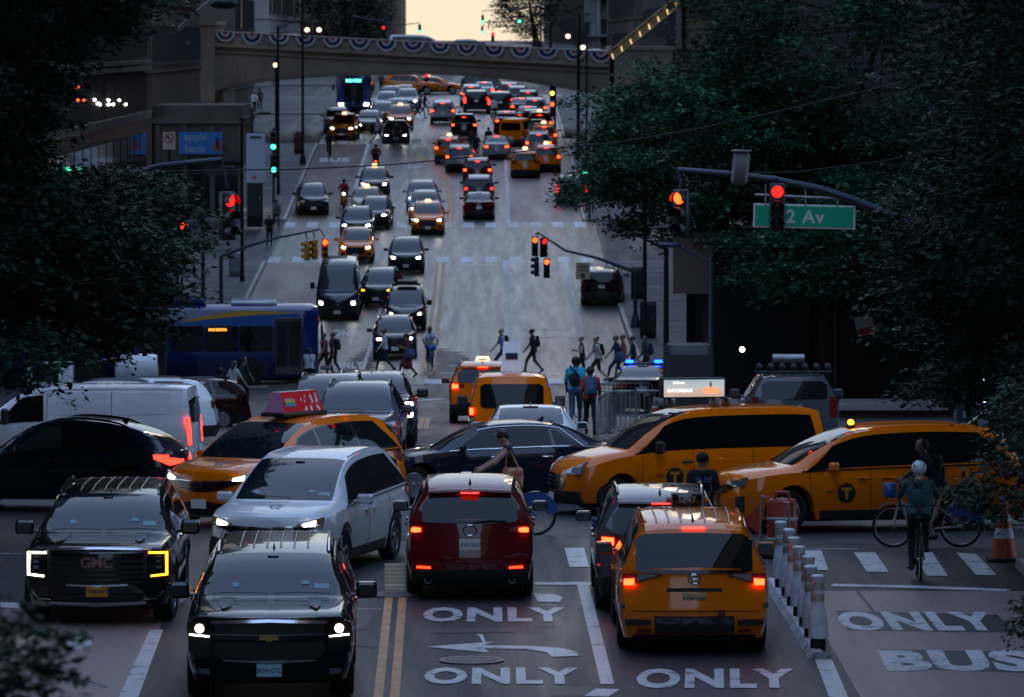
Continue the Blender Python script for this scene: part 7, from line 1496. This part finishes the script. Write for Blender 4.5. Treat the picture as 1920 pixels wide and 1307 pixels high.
post_signal(-11.85, 297, 'signal post on the left sidewalk with two green lights', [(0, zg(513, 275, 297, -11.85)+.34, 0, GLIT, 2), (0, zg(513, 318, 297, -11.85)+.34, 10, GLIT, 2)], 5.4)
post_signal(5.8, 300.6, 'signal post at the right kerb with a green light', [(-.25, 3.0, 0, GLIT, 2)], 4.0)
post_signal(4.7, 364.9, 'signal post with amber lights under the right end of the bridge', [(-.2, 3.0, 0, mat('amber_signal', (.9, .5, .05), .3, emit=(1, .45, .03), es=3), 1), (-.2, 1.9, 0, OLIT, 0)], 3.6)
post_signal(-12.2, 210.5, 'signal post half hidden by the left tree with a small red light', [(.2, 5.6, 20, OLIT, 0)], 6.2)
for px, py, Y, lit, w, lab in ((800, 148, 440, RLIT, 0, 'red signal hanging beyond the bridge over the crossing taxis'), (719, 58, 470, RLIT, 0, 'red signal above the bridge at left of the sky gap'), (924, 70, 470, RLIT, 0, 'red signal above the bridge right of the sky gap'), (974, 34, 480, GLIT, 2, 'green signal above the bridge at right'), (905, 36, 560, GLIT, 2, 'upper green signal at the right edge of the sky gap'), (904, 56, 640, GLIT, 2, 'lower green signal at the right edge of the sky gap')):
    p = Q(px, py, Y); sgn = 1 if px > 830 else -1; foot = Vector((5.7 if sgn > 0 else -11.8, Y, gz(5.4, Y)+.14)); arm = [Vector((foot.x, Y, p.z+1.3)), Vector(((foot.x+p.x)/2, Y, p.z+1.0)), Vector((p.x, Y, p.z+.9))]; mast('signal_mast', foot, lab, arm, [(Vector((p.x, Y-.1, p.z-.0)), 0, lit, w)], METALD, .10)
foot = Vector((-11.8, 520, gz(-11, 520)+.14)); mast('signal_mast', foot, 'thin mast arm against the sky with a green light', [Vector((foot.x, 520, 2.2)), Q(745, 48, 520), Q(768, 45, 520), Q(787, 43, 520)], [(Q(787, 54, 520), 0, GLIT, 2)], METALD, .08)
# lamp posts
WARML = mat('lamp_globe', (1, .8, .6), .3, emit=(1, .66, .36), es=.7)
def lamp(px, py, Y, X, lab, double=False):
    p = Q(px, py, Y); foot = Vector((X, Y, gz(X, Y)+.14)); r = empty('street_lamp', foot, lab, 'street lamp', 'street lamps'); q = MB(); h = p.z-foot.z; q.tube([(0, 0, 0), (0, 0, .8), (0, 0, h+.5)], [.13, .08, .06], 8); q.lathe([(.2, 0), (.2, .3), (.12, .6)], 10); link('post', q.mesh('post', 40), METALD, r)
    for sx in ((-1, 1) if double else (0,)):
        dx = p.x-X+sx*.38; q = MB(); q.tube([(0, 0, h+.4), (dx*.5, 0, h+.55), (dx, 0, h+.18)], .03, 6); link('bracket', q.mesh('bracket'), METALD, r); q = MB(); q.ball((dx, 0, h), .16, 12, 8, 0, (1, 1, .9)); link('globe', q.mesh('globe', 60), WARML, r)
lamp(587, 56, 340, -11.7, 'street lamp with a double warm globe in front of the bridge at left', True); lamp(1065, 68, 345, 5.9, 'street lamp with a warm globe above the right end of the bridge'); lamp(1093, 89, 330, 6.2, 'street lamp with a warm globe just below the bridge rail at right'); lamp(517, 122, 330, -13.0, 'ornate dark street lamp left of the bridge arch')
for X, Y, h, lab in ((6.6, 222, 9.5, 'dark pole on the right sidewalk past the crossing'), (5.4, 160, 5, 'dark pole beside the police car'), (5.9, 140, 4.4, 'blue-grey pole in front of the dark block at right'), (-12.0, 262, 8, 'dark pole on the left sidewalk before the middle crossing'), (-12.4, 318, 10, 'tall dark pole left of the red bus lane'), (-11.9, 346, 12, 'tall dark pole crossing the bridge at left'), (6.1, 352, 9, 'dark pole under the right bridge end'), (-11.8, 222, 7.5, 'thin pole on the left sidewalk above the bus')):
    foot = Vector((X, Y, gz(X, Y)+.14)); q = MB(); q.tube([(0, 0, 0), (0, 0, .6), (0, 0, h)], [.13, .09, .07], 8); q.tube([(0, 0, h-.2), (-.9 if X > 0 else .9, 0, h+.25)], .04, 6); q.rbox((-1.1 if X > 0 else 1.1, 0, h+.25), (.6, .24, .12), .04); tag(q.build('street_pole', METALB if 'blue' in lab else METALD, None, 40, foot), lab, 'pole', 'poles along the sidewalks')
# banner, no-left-turn sign, parking sign
foot = Vector((-13.0, 296, gz(-13, 296)+.14)); r = empty('banner_pole', foot, 'pole with a tall white banner on the left sidewalk', 'banner'); q = MB(); q.tube([(0, 0, 0), (0, 0, 6.6)], .09, 8); link('pole', q.mesh('pole'), METALD, r)
q = MB(); p0, p1 = Q(462, 250, 295.8), Q(497, 343, 295.8); q.rbox(((p0.x+p1.x)/2, 295.8, (p0.z+p1.z)/2), (p1.x-p0.x, .04, p0.z-p1.z), .01); bn = link('banner', q.mesh('banner'), mat('banner_white', (.52, .56, .66), .6), r, -foot)
q = MB(); q.box(((p0.x+p1.x)/2, 295.76, p0.z-.22), (.6, .01, .12)); link('banner_print', q.mesh('banner_print'), INK, r, -foot); q = MB(); q.lathe([(0, -.005), (.12, -.005), (.12, .005), (0, .005)], 14, 'y', ((p0.x+p1.x)/2-.1, 295.76, p1.z+.32)); link('banner_print', q.mesh('banner_print'), mat('banner_red', (.5, .12, .12), .6), r, -foot)
for z in (p0.z+.03, p1.z-.03): q = MB(); q.tube([(-13.0, 296, z), (p1.x, 295.8, z)], .03, 6); link('bracket', q.mesh('bracket'), METALD, r, -foot)
p = Q(317, 264, 240); foot = Vector((p.x, 240.1, gz(p.x, 240)+.14)); r = empty('road_sign', foot, 'pink-white no-left-turn sign on a post at left', 'sign'); q = MB(); q.tube([(0, 0, 0), (0, 0, p.z-foot.z+.5)], .05, 8); link('post', q.mesh('post'), METALD, r)
q = MB(); q.rbox((0, -.10, p.z-foot.z), (.56, .02, .78), .01); link('plate', q.mesh('plate'), mat('plate_pink', (.85, .62, .54), .5), r); RS = mat('sign_red', (.42, .04, .02), .5); q = MB(); q.tube([(.20*math.cos(t), -.12, p.z-foot.z+.12+.20*math.sin(t)) for t in np.linspace(0, 2*math.pi, 22)], .022, 5, 0, False); q.tube([(-.14, -.125, p.z-foot.z+.26), (.14, -.125, p.z-foot.z-.02)], .02, 5); link('symbol', q.mesh('symbol'), RS, r)
q = MB(); q.tube([(.06, -.118, p.z-foot.z+.0), (.06, -.118, p.z-foot.z+.14), (-.04, -.118, p.z-foot.z+.16)], .022, 5); q.add([(-.03, -.125, p.z-foot.z+.25), (-.14, -.125, p.z-foot.z+.16), (-.03, -.125, p.z-foot.z+.08)], [(0, 1, 2)]); link('arrow', q.mesh('arrow'), INK, r)
p = Q(1112, 263, 305); foot = Vector((p.x, 305.1, gz(p.x, 305)+.14)); r = empty('road_sign', foot, 'peach parking sign at the right kerb beside the tree', 'sign'); q = MB(); q.tube([(0, 0, 0), (0, 0, p.z-foot.z+.4)], .05, 8); link('post', q.mesh('post'), METALD, r); q = MB(); q.rbox((0, -.1, p.z-foot.z), (.62, .02, .74), .01); link('plate', q.mesh('plate'), MATS['sign_peach'], r)
# white flexible posts along the kerb rail
A, B_ = P(1448, 1094), P(1534, 1236); m = MB(); rail = empty('lane_separator', A.copy(), 'low white rubber rail between car lane and bus lane', 'separator'); n = 10
for k in range(n):
    a, b = A.lerp(B_, (k+.03)/n), A.lerp(B_, (k+.97)/n); t = (b-a).normalized(); s = Vector((t.y, -t.x, 0)); q = MB(); q.add([a-s*.13, a+s*.13, a+s*.06+Vector((0, 0, .09)), a-s*.06+Vector((0, 0, .09)), b-s*.13, b+s*.13, b+s*.06+Vector((0, 0, .09)), b-s*.06+Vector((0, 0, .09))], [(0, 3, 2, 1), (4, 5, 6, 7), (0, 1, 5, 4), (1, 2, 6, 5), (2, 3, 7, 6), (3, 0, 4, 7)]); link('kerb_block', q.mesh('kerb_block'), PAINTD, rail, -A)
PW = mat('post_white', (.66, .69, .72), .45, noise=.15, nscale=6); RF = mat('reflective_band', (.62, .58, .50), .25, metal=.5, noise=.3, nscale=40); lean = random.Random(3)
for k in range(7):
    f = k/6; b = P(1466+(1534-1466)*f, 1112+(1228-1112)*f**1.1); r = empty('flexible_post', b, ['rearmost white flexible lane post, nearest the barricade', 'second white flexible lane post from the barricade', 'third white flexible lane post from the barricade', 'middle white flexible lane post of seven', 'fifth white flexible lane post from the barricade', 'sixth white flexible lane post from the barricade', 'nearest white flexible lane post, beside the lane line'][k], 'lane post', 'white flexible lane posts')
    r.rotation_euler = (lean.uniform(-.04, .04), lean.uniform(-.05, .05), lean.uniform(0, 3))
    q = MB(); q.lathe([(0, .22), (.13, .22), (.125, .45), (.10, .60), (.085, .66), (.085, .98), (.092, .99), (.092, 1.03), (.06, 1.05), (0, 1.05)], 16); link('tube', q.mesh('tube', 40), PW, r)
    for z in (.70, .85): q = MB(); q.lathe([(.088, z), (.089, z+.01), (.089, z+.09), (.088, z+.10)], 16); link('band', q.mesh('band', 60), RF, r)
    q = MB(); q.rbox((0, 0, .13), (.17, .17, .20), .03); link('hinge', q.mesh('hinge', 40), PLASTIC, r); q = MB(); q.box((0, 0, .03), (.34, .28, .06), 0, None, .6); link('foot', q.mesh('foot'), STEEL, r)
# plastic barricade, cones, drum, steel barriers
ORG = mat('barricade_orange', (.42, .05, .025), .45, noise=.2, nscale=5); ORC = mat('cone_orange', (.48, .06, .015), .5)
b = P(1466, 1046); r = empty('plastic_barricade', b, 'red and white striped plastic barricade beside the lane posts', 'barricade'); r.rotation_euler = (0, 0, R(-20))
q = MB(); q.rbox((0, 0, .50), (.44, .30, .84), .05); link('shell', q.mesh('shell', 40), ORG, r); q = MB(); q.tube([(-.12, 0, .90), (-.10, 0, 1.02), (.10, 0, 1.02), (.12, 0, .90)], .03, 8); link('handle', q.mesh('handle', 60), ORG, r)
for z in (.30, .62): q = MB(); q.rbox((0, 0, z), (.46, .32, .12), .05); link('stripe', q.mesh('stripe', 40), PAINTW, r)
q = MB(); q.rbox((0, 0, .05), (.6, .5, .10), .03); link('base', q.mesh('base'), PLASTIC, r); q = MB(); q.tube([(-.30, -.18, .02), (-.28, -.18, .98), (.16, -.18, .88), (.20, -.18, .05)], .02, 6); link('frame', q.mesh('frame'), STEEL, r)
q = MB(); q.add([(-.28, -.17, .35), (-.28, -.17, .9), (-.62, -.05, .55), (-.28, -.15, .35), (-.28, -.15, .9), (-.62, -.03, .55)], [(0, 1, 2), (5, 4, 3), (0, 2, 5, 3), (1, 4, 5, 2)]); link('side_flag', q.mesh('side_flag'), ORG, r)
def cone(px, py, h, lab):
    b = P(px, py); r = empty('traffic_cone', b, lab, 'cone', 'traffic cones'); q = MB(); q.rbox((0, 0, .03), (h*.55, h*.55, .06), .02); link('base', q.mesh('base'), PLASTIC, r); q = MB(); q.lathe([(h*.22, .06), (h*.05, h*.97), (h*.045, h), (0, h)], 18); link('cone', q.mesh('cone', 50), ORC, r)
    for z0, z1 in ((.38, .54), (.66, .76)):
        f = lambda z: h*.22+(h*.05-h*.22)*(z*h-.06)/(h*.91); q = MB(); q.lathe([(f(z0)+.006, z0*h), (f(z1)+.006, z1*h)], 18); link('band', q.mesh('band', 50), PAINTW, r)
cone(1882, 1052, .95, 'large orange cone with white bands at the right kerb corner'); cone(1228, 800, .75, 'small orange cone beside the police car')
def barrier(p, a, lab):
    r = empty('steel_barrier', p, lab, 'barrier', 'steel crowd barriers'); r.rotation_euler = (0, 0, R(a)); q = MB(); q.tube([(-1.1, 0, .15), (-1.1, 0, .95), (-1.02, 0, 1.05), (1.02, 0, 1.05), (1.1, 0, .95), (1.1, 0, .15), (-1.1, 0, .15)], .022, 6); link('frame', q.mesh('frame', 40), STEEL, r)
    for k in range(17): q = MB(); q.tube([(-.98+.1225*k, 0, .15), (-.98+.1225*k, 0, 1.05)], .009, 5, 0, False); link('bar', q.mesh('bar'), STEEL, r)
    for s in (-.8, .8): q = MB(); q.tube([(s, -.28, .01), (s, 0, .16), (s, .28, .01)], .02, 6); link('foot', q.mesh('foot'), STEEL, r)
p = P(1135, 822); barrier(p, 78, 'steel barrier nearest the person in red'); barrier(P(1168, 818), 70, 'middle steel barrier in front of the police car'); barrier(P(1200, 812), 8, 'steel barrier across the rear of the police car'); barrier(P(1150, 790), 10, 'far steel barrier behind the walkers')
# ribbed pale plate standing by the red car's wheel
b = P(741, 1112); r = empty('ribbed_plate', b, 'pale ribbed metal plate leaning at the end of the double yellow line', 'plate'); q = MB(); q.rbox((0, .10, .20), (.33, .03, .46), .01, 0, Matrix.Rotation(R(-22), 3, 'X')); link('panel', q.mesh('panel'), mat('pale_metal', (.30, .24, .16), .4, metal=.5), r)
for k in range(7): z = .04+.055*k; q = MB(); q.tube([(-.155, .02+z*.40, z+.01), (.155, .02+z*.40, z+.01)], .016, 6); link('rib', q.mesh('rib', 60), mat('pale_rib', (.45, .37, .25), .35, metal=.6), r)
# cabinets, mailbox, bins, kiosk
def boxy(name, px, py, sz, m, lab, cat, top=None, dz=.14):
    b = P(px, py, dz); r = empty(name, b, lab, cat); q = MB(); q.rbox((0, 0, sz[2]/2), sz, min(sz)*.12); link('case', q.mesh('case', 40), m, r); q = MB(); q.rbox((0, -sz[1]/2-.01, sz[2]*.55), (sz[0]*.8, .02, sz[2]*.7), .02); link('door', q.mesh('door'), m, r); q = MB(); q.rbox((sz[0]*.3, -sz[1]/2-.03, sz[2]*.55), (.04, .04, .14), .01); link('handle', q.mesh('handle'), STEEL, r)
    if top: q = MB(); q.lathe([(sz[0]/2, sz[2]-.02), (sz[0]*.42, sz[2]+.12), (sz[0]*.2, sz[2]+.19), (0, sz[2]+.2)], 16); link('lid', q.mesh('lid', 40), m, r)
    return r
CABM = mat('cabinet_dark', (.015, .02, .022), .5)
boxy('newsstand', 1290, 822, (1.15, 1.4, 2.1), CABM, 'dark street kiosk behind the advert screen taxi', 'kiosk'); boxy('mailbox', 560, 292, (.6, .55, 1.3), mat('mailbox_red', (.12, .02, .025), .5), 'dark red mailbox on the left sidewalk', 'mailbox', True); boxy('litter_bin', 443, 522, (.7, .7, 1.0), mat('bin_pale', (.30, .32, .34), .6), 'pale litter bin on the left sidewalk', 'bin', True); boxy('phone_kiosk', 478, 430, (.9, .3, 2.9), CABM, 'tall dark kiosk on the left sidewalk beside walkers', 'kiosk'); boxy('utility_cabinet', 1215, 640, (.7, .5, 1.6), CABM, 'dark cabinet on the right sidewalk past the crossing', 'cabinet'); boxy('utility_cabinet', 1195, 565, (.6, .5, 1.5), CABM, 'second dark cabinet farther up the right sidewalk', 'cabinet')
# sidewalk shed with hanging brown panel at right
foot = Vector((6.0, 152, gz(5, 152)+.14)); r = empty('sidewalk_shed', foot, 'dark sidewalk shed with a brown hanging panel under the right tree', 'shed')
for x in (0, 3.6, 7.2):
    for y in (-6, 6): q = MB(); q.tube([(x, y, 0), (x, y, 5.2)], .08, 6); link('post', q.mesh('post'), CABD, r)
q = MB(); q.box((3.6, 0, 5.3), (8.0, 14, .25)); link('deck', q.mesh('deck'), CABM, r); p0, p1 = Q(1262, 446, 145.6), Q(1336, 550, 145.6); q = MB(); q.box(((p0.x+p1.x)/2-foot.x, -6.5, (p0.z+p1.z)/2-foot.z), (p1.x-p0.x, .3, p0.z-p1.z)); link('panel', q.mesh('panel'), mat('panel_brown', (.12, .085, .07), .6), r)
for k in range(8): q = MB(); q.box((.55+1.05*k, 6.2+.03*(k % 2), 2.55), (1.09, .06, 5.1)); link('hoarding_panel', q.mesh('hoarding_panel'), CABM, r)
for k in range(11): q = MB(); q.box((8.3, -6.2+1.15*k, 2.55), (.06, 1.14, 5.1)); link('hoarding_panel', q.mesh('hoarding_panel'), CABM, r)
q = MB(); q.ball((1.0, -6.3, 2.2), .07, 8, 6); link('work_lamp', q.mesh('work_lamp'), MATS['bulb'], r)
q = MB(); p0 = Q(1604, 592, 145.4); q.rbox((p0.x+.25-foot.x, -6.7, p0.z-.25-foot.z), (.5, .03, .5), .01, 0, Matrix.Rotation(R(-14), 3, 'Y')); link('notice', q.mesh('notice'), mat('notice_white', (.5, .5, .5), .6), r); q = MB(); q.rbox((p0.x+.29-foot.x, -6.72, p0.z-.42-foot.z), (.46, .03, .2), .01, 0, Matrix.Rotation(R(-14), 3, 'Y')); link('notice', q.mesh('notice'), mat('notice_red', (.4, .03, .03), .6), r)
# bright vertical shop sign far right and red-and-white notice
r = Vector((12.9, 132, -10.2)); q = MB(); p0, p1 = Q(1840, 700, 131), Q(1854, 760, 131); q.rbox(((p0.x+p1.x)/2, 131, (p0.z+p1.z)/2), (.20, .12, p0.z-p1.z), .02); o = q.build('blade_sign', mat('sign_deep_blue', (.01, .012, .12), .4)); tag(o, 'narrow dark blue blade sign with white characters at far right', 'sign')
me = text_mesh('UNI.CAR', .16, .02, 2); xform(me, lambda x, y, z: ((p0.x+p1.x)/2-y, 130.92, (p0.z+p1.z)/2+x)); link('sign_text', me, mat('sign_white_lit', (.8, .8, .8), .5, emit=(.9, .92, 1), es=.7), o)
q = MB(); q.tube([((p0.x+p1.x)/2, 131, gz(9, 131)), ((p0.x+p1.x)/2, 131, p1.z)], .05, 6); link('post', q.mesh('post'), METALD, o)
# flag poles on the louvred block
r = empty('flag_pole', Vector((-17.3, 206, -5)), 'pair of pale flag poles slanting out from the left building', 'flag pole')
for dx in (0, 14): a, b = Q(28+dx, 193+dx*.5, 200), Q(92+dx*.6, 138+dx*.4, 200); q = MB(); q.tube([a+Vector((-.9, 2, -.7)), a, b], .035, 6); link('pole', q.mesh('pole'), STEEL, r, -r.location)
f = MB(); g = []
for i in range(9):
    g.append([Q(104+i*5.0*(.35+.65*j/8)+3*math.sin(j), 152+j*5.2+(i % 2)*1.2, 199+.15*math.sin(i*1.9)) for j in range(9)])
f.grid(g); o = f.build('flag', cloth('flag_navy', (.02, .025, .06)), None, 60); tag(o, 'dark drooping flag at the upper left', 'flag')
# overhead cables
CAB = mat('cable', (.006, .006, .007), .6)
for pts, Y, rr, lab in (([(-60, 322), (300, 321), (560, 317), (720, 310), (860, 297), (1000, 282), (1150, 268), (1300, 243), (1450, 211), (1600, 176), (1760, 136), (2000, 70)], 100, .013, 'long black cable sagging across the whole street'), ([(1400, 325), (1500, 322), (1640, 304), (1780, 280), (2000, 240)], 98.5, .010, 'short black cable above the street sign')):
    q = MB(); q.tube([Q(x, y, Y) for x, y in pts], rr, 5); tag(q.build('overhead_cable', CAB, None, 60), lab, 'cable')
# ------------------------------------------------------------------ trees
BARK = mat('bark', (.05, .04, .032), .9, noise=.4, nscale=3, bump=.6, bscale=9)
def leaf_mat(name, c1, c2):
    m = bpy.data.materials.new(name); m.use_nodes = True; nt = m.node_tree; b = nt.nodes['Principled BSDF']; g = nt.nodes.new('ShaderNodeNewGeometry'); mx = nt.nodes.new('ShaderNodeMix'); mx.data_type = 'RGBA'
    mx.inputs[6].default_value = (*c1, 1); mx.inputs[7].default_value = (*c2, 1); pw = nt.nodes.new('ShaderNodeMath'); pw.operation = 'POWER'; pw.inputs[1].default_value = 2.2; nt.links.new(g.outputs['Random Per Island'], pw.inputs[0]); nt.links.new(pw.outputs[0], mx.inputs[0]); nt.links.new(mx.outputs[2], b.inputs['Base Color']); b.inputs['Roughness'].default_value = .5; b.inputs['Specular IOR Level'].default_value = .2
    tr = nt.nodes.new('ShaderNodeBsdfTranslucent'); nt.links.new(mx.outputs[2], tr.inputs[0]); ms = nt.nodes.new('ShaderNodeMixShader'); ms.inputs[0].default_value = .22; out = nt.nodes['Material Output']; nt.links.new(b.outputs[0], ms.inputs[1]); nt.links.new(tr.outputs[0], ms.inputs[2]); nt.links.new(ms.outputs[0], out.inputs[0]); return m
LEAF = leaf_mat('leaf_green', (.016, .066, .032), (.085, .24, .125)); LEAFD = leaf_mat('leaf_dark', (.006, .026, .012), (.026, .085, .042))  # brighter second colour paints sky-catching highlights onto some leaves
def tree(name, foot, label, ells, nclump, per, size, m=LEAF, trunk=.22, fork=None, seed=1, droop=.5, clr=.55, twigs=40):
    """ells: (centre, radii, weight). Leaves hang in sprays round clump centres that keep to the outer part of the crown"""
    g = np.random.default_rng(seed); r = empty(name, foot, label, 'tree', 'street trees'); F0 = np.array(foot); w = np.array([e[2] for e in ells], float); w /= w.sum(); pick = g.choice(len(ells), nclump, p=w)
    C0 = np.array([e[0] for e in ells])[pick]; R0 = np.array([e[1] for e in ells])[pick]; d = g.normal(size=(nclump, 3)); d /= np.linalg.norm(d, axis=1)[:, None]; rad = g.uniform(.35, 1.0, nclump)**.5*(1+.16*np.sin(d[:, 0]*7+seed)*np.cos(d[:, 2]*6)); cl = C0+d*R0*rad[:, None]
    # every clump = a few twigs that droop outward; leaves along both sides of each twig
    n = nclump*per; ci = np.repeat(np.arange(nclump), per); tw = g.integers(0, 5, n); ta = (tw*1.2566+g.uniform(0, 6.28, nclump)[ci]); L = clr*g.uniform(.7, 1.3, nclump)[ci]; s = g.uniform(.05, 1, n); el = .15-droop*s
    tx_, ty_ = np.cos(ta), np.sin(ta); pos = cl[ci]+np.stack([tx_*L*s, ty_*L*s, L*s*el], 1)+g.normal(scale=clr*.11, size=(n, 3))
    side = np.where(g.random(n) < .5, 1., -1.); ax = np.stack([tx_*.45-ty_*side, ty_*.45+tx_*side, -.35*droop+g.normal(scale=.25, size=n)], 1)+g.normal(scale=.25, size=(n, 3)); ax /= np.linalg.norm(ax, axis=1)[:, None]
    nr = np.stack([g.normal(scale=.45, size=n), g.normal(scale=.45, size=n), np.ones(n)], 1); bt = np.cross(ax, nr); bt /= np.linalg.norm(bt, axis=1)[:, None]; nn = np.cross(bt, ax)
    sz = size*g.uniform(.45, 1.35, n)[:, None]; v0 = pos; v1 = pos+ax*sz*.45+bt*sz*.24-nn*sz*.05; v2 = pos+ax*sz; v3 = pos+ax*sz*.45-bt*sz*.24-nn*sz*.05
    vv = np.stack([v0, v1, v2, v3], 1).reshape(-1, 3)-F0; me = bpy.data.meshes.new('crown'); me.vertices.add(n*4); me.vertices.foreach_set('co', vv.astype(np.float32).ravel()); me.loops.add(n*4); me.loops.foreach_set('vertex_index', np.arange(n*4, dtype=np.int32)); me.polygons.add(n); me.polygons.foreach_set('loop_start', np.arange(0, n*4, 4, dtype=np.int32)); me.update(calc_edges=True); me.validate()
    link('crown', me, m, r)
    fk = Vector(fork) if fork else Vector(foot)+(Vector(ells[0][0])-Vector(foot))*.55; q = MB(); f3 = Vector(foot); q.tube([(0, 0, -.2), (0, 0, .3), (fk-f3)*.5+Vector((.1, 0, 0)), fk-f3], [trunk*1.5, trunk*1.1, trunk*.9, trunk*.75], 10); link('trunk', q.mesh('trunk', 60), BARK, r)
    q = MB(); 
    for e in ells:
        c = Vector(e[0])-f3; a = fk-f3; mid = (a+c)/2+Vector((0, 0, .4)); q.tube([a, mid, c], [trunk*.6, trunk*.4, trunk*.2], 7)
    link('limb', q.mesh('limb', 60), BARK, r); q = MB()
    for k in g.choice(nclump, min(twigs, nclump), replace=False):
        c = Vector(cl[k])-f3; a = Vector(ells[pick[k]][0])-f3; q.tube([a.lerp(c, .1), a.lerp(c, .6)+Vector((0, 0, .15)), c], [trunk*.10, trunk*.06, trunk*.02], 4)
    o = link('branches', q.mesh('branches', 60), BARK, r); o['kind'] = 'stuff'; o.name = 'branch'; return r
def gp(x, y, dz=.14): return (x, y, gz(x, y)+dz)
tree('street_tree', gp(9.6, 150), 'large leafy tree at right reaching over the parked cars', [((11.2, 150, .4), (6.3, 6, 6.2), 5), ((6.0, 148, -3.1), (3.8, 4, 2.6), 2.4), ((10.5, 149, -4.0), (4.5, 4, 2.2), 1.2), ((12.0, 144, -5.0), (4.6, 2.5, 1.5), .9), ((9.0, 143, -5.9), (2.8, 2, 1.1), .6)], 2700, 68, .19, LEAF, .28, (9.4, 150, -5), 11, .45, .75, 30)
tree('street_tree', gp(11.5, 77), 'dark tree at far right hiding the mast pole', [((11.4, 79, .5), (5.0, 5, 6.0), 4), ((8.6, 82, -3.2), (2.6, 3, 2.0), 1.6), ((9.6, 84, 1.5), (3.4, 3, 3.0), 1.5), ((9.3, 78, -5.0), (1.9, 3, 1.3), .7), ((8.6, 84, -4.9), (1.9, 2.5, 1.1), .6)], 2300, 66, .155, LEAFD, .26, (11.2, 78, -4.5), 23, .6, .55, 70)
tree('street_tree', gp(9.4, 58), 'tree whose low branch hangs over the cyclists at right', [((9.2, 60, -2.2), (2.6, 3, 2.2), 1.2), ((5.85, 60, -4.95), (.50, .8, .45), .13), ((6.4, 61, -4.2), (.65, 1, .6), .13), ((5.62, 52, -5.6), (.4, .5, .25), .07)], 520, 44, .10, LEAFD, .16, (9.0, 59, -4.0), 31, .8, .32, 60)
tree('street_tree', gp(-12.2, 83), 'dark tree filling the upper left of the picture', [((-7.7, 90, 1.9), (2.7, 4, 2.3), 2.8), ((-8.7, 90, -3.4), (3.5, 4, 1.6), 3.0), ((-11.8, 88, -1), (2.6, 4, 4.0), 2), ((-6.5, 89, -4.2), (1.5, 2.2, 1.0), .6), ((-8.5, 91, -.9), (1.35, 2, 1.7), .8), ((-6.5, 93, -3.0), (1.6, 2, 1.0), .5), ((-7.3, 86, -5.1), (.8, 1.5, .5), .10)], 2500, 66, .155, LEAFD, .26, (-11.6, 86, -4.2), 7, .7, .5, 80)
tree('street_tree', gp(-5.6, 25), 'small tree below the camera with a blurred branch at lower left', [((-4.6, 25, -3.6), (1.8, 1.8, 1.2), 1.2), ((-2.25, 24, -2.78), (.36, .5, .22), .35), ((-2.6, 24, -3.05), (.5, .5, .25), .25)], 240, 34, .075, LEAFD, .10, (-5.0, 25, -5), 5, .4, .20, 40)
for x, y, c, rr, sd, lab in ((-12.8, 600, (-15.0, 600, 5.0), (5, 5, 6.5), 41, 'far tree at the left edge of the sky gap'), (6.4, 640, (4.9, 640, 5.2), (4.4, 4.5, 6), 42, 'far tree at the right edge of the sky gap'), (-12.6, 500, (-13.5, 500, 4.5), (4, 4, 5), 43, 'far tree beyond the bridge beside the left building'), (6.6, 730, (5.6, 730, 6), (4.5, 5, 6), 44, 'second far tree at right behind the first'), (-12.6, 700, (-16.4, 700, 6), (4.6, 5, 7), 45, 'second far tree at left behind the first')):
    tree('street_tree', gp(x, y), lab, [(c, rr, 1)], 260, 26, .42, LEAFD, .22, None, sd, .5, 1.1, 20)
for o in scene.objects:
    if '_t' in o: del o['_t']
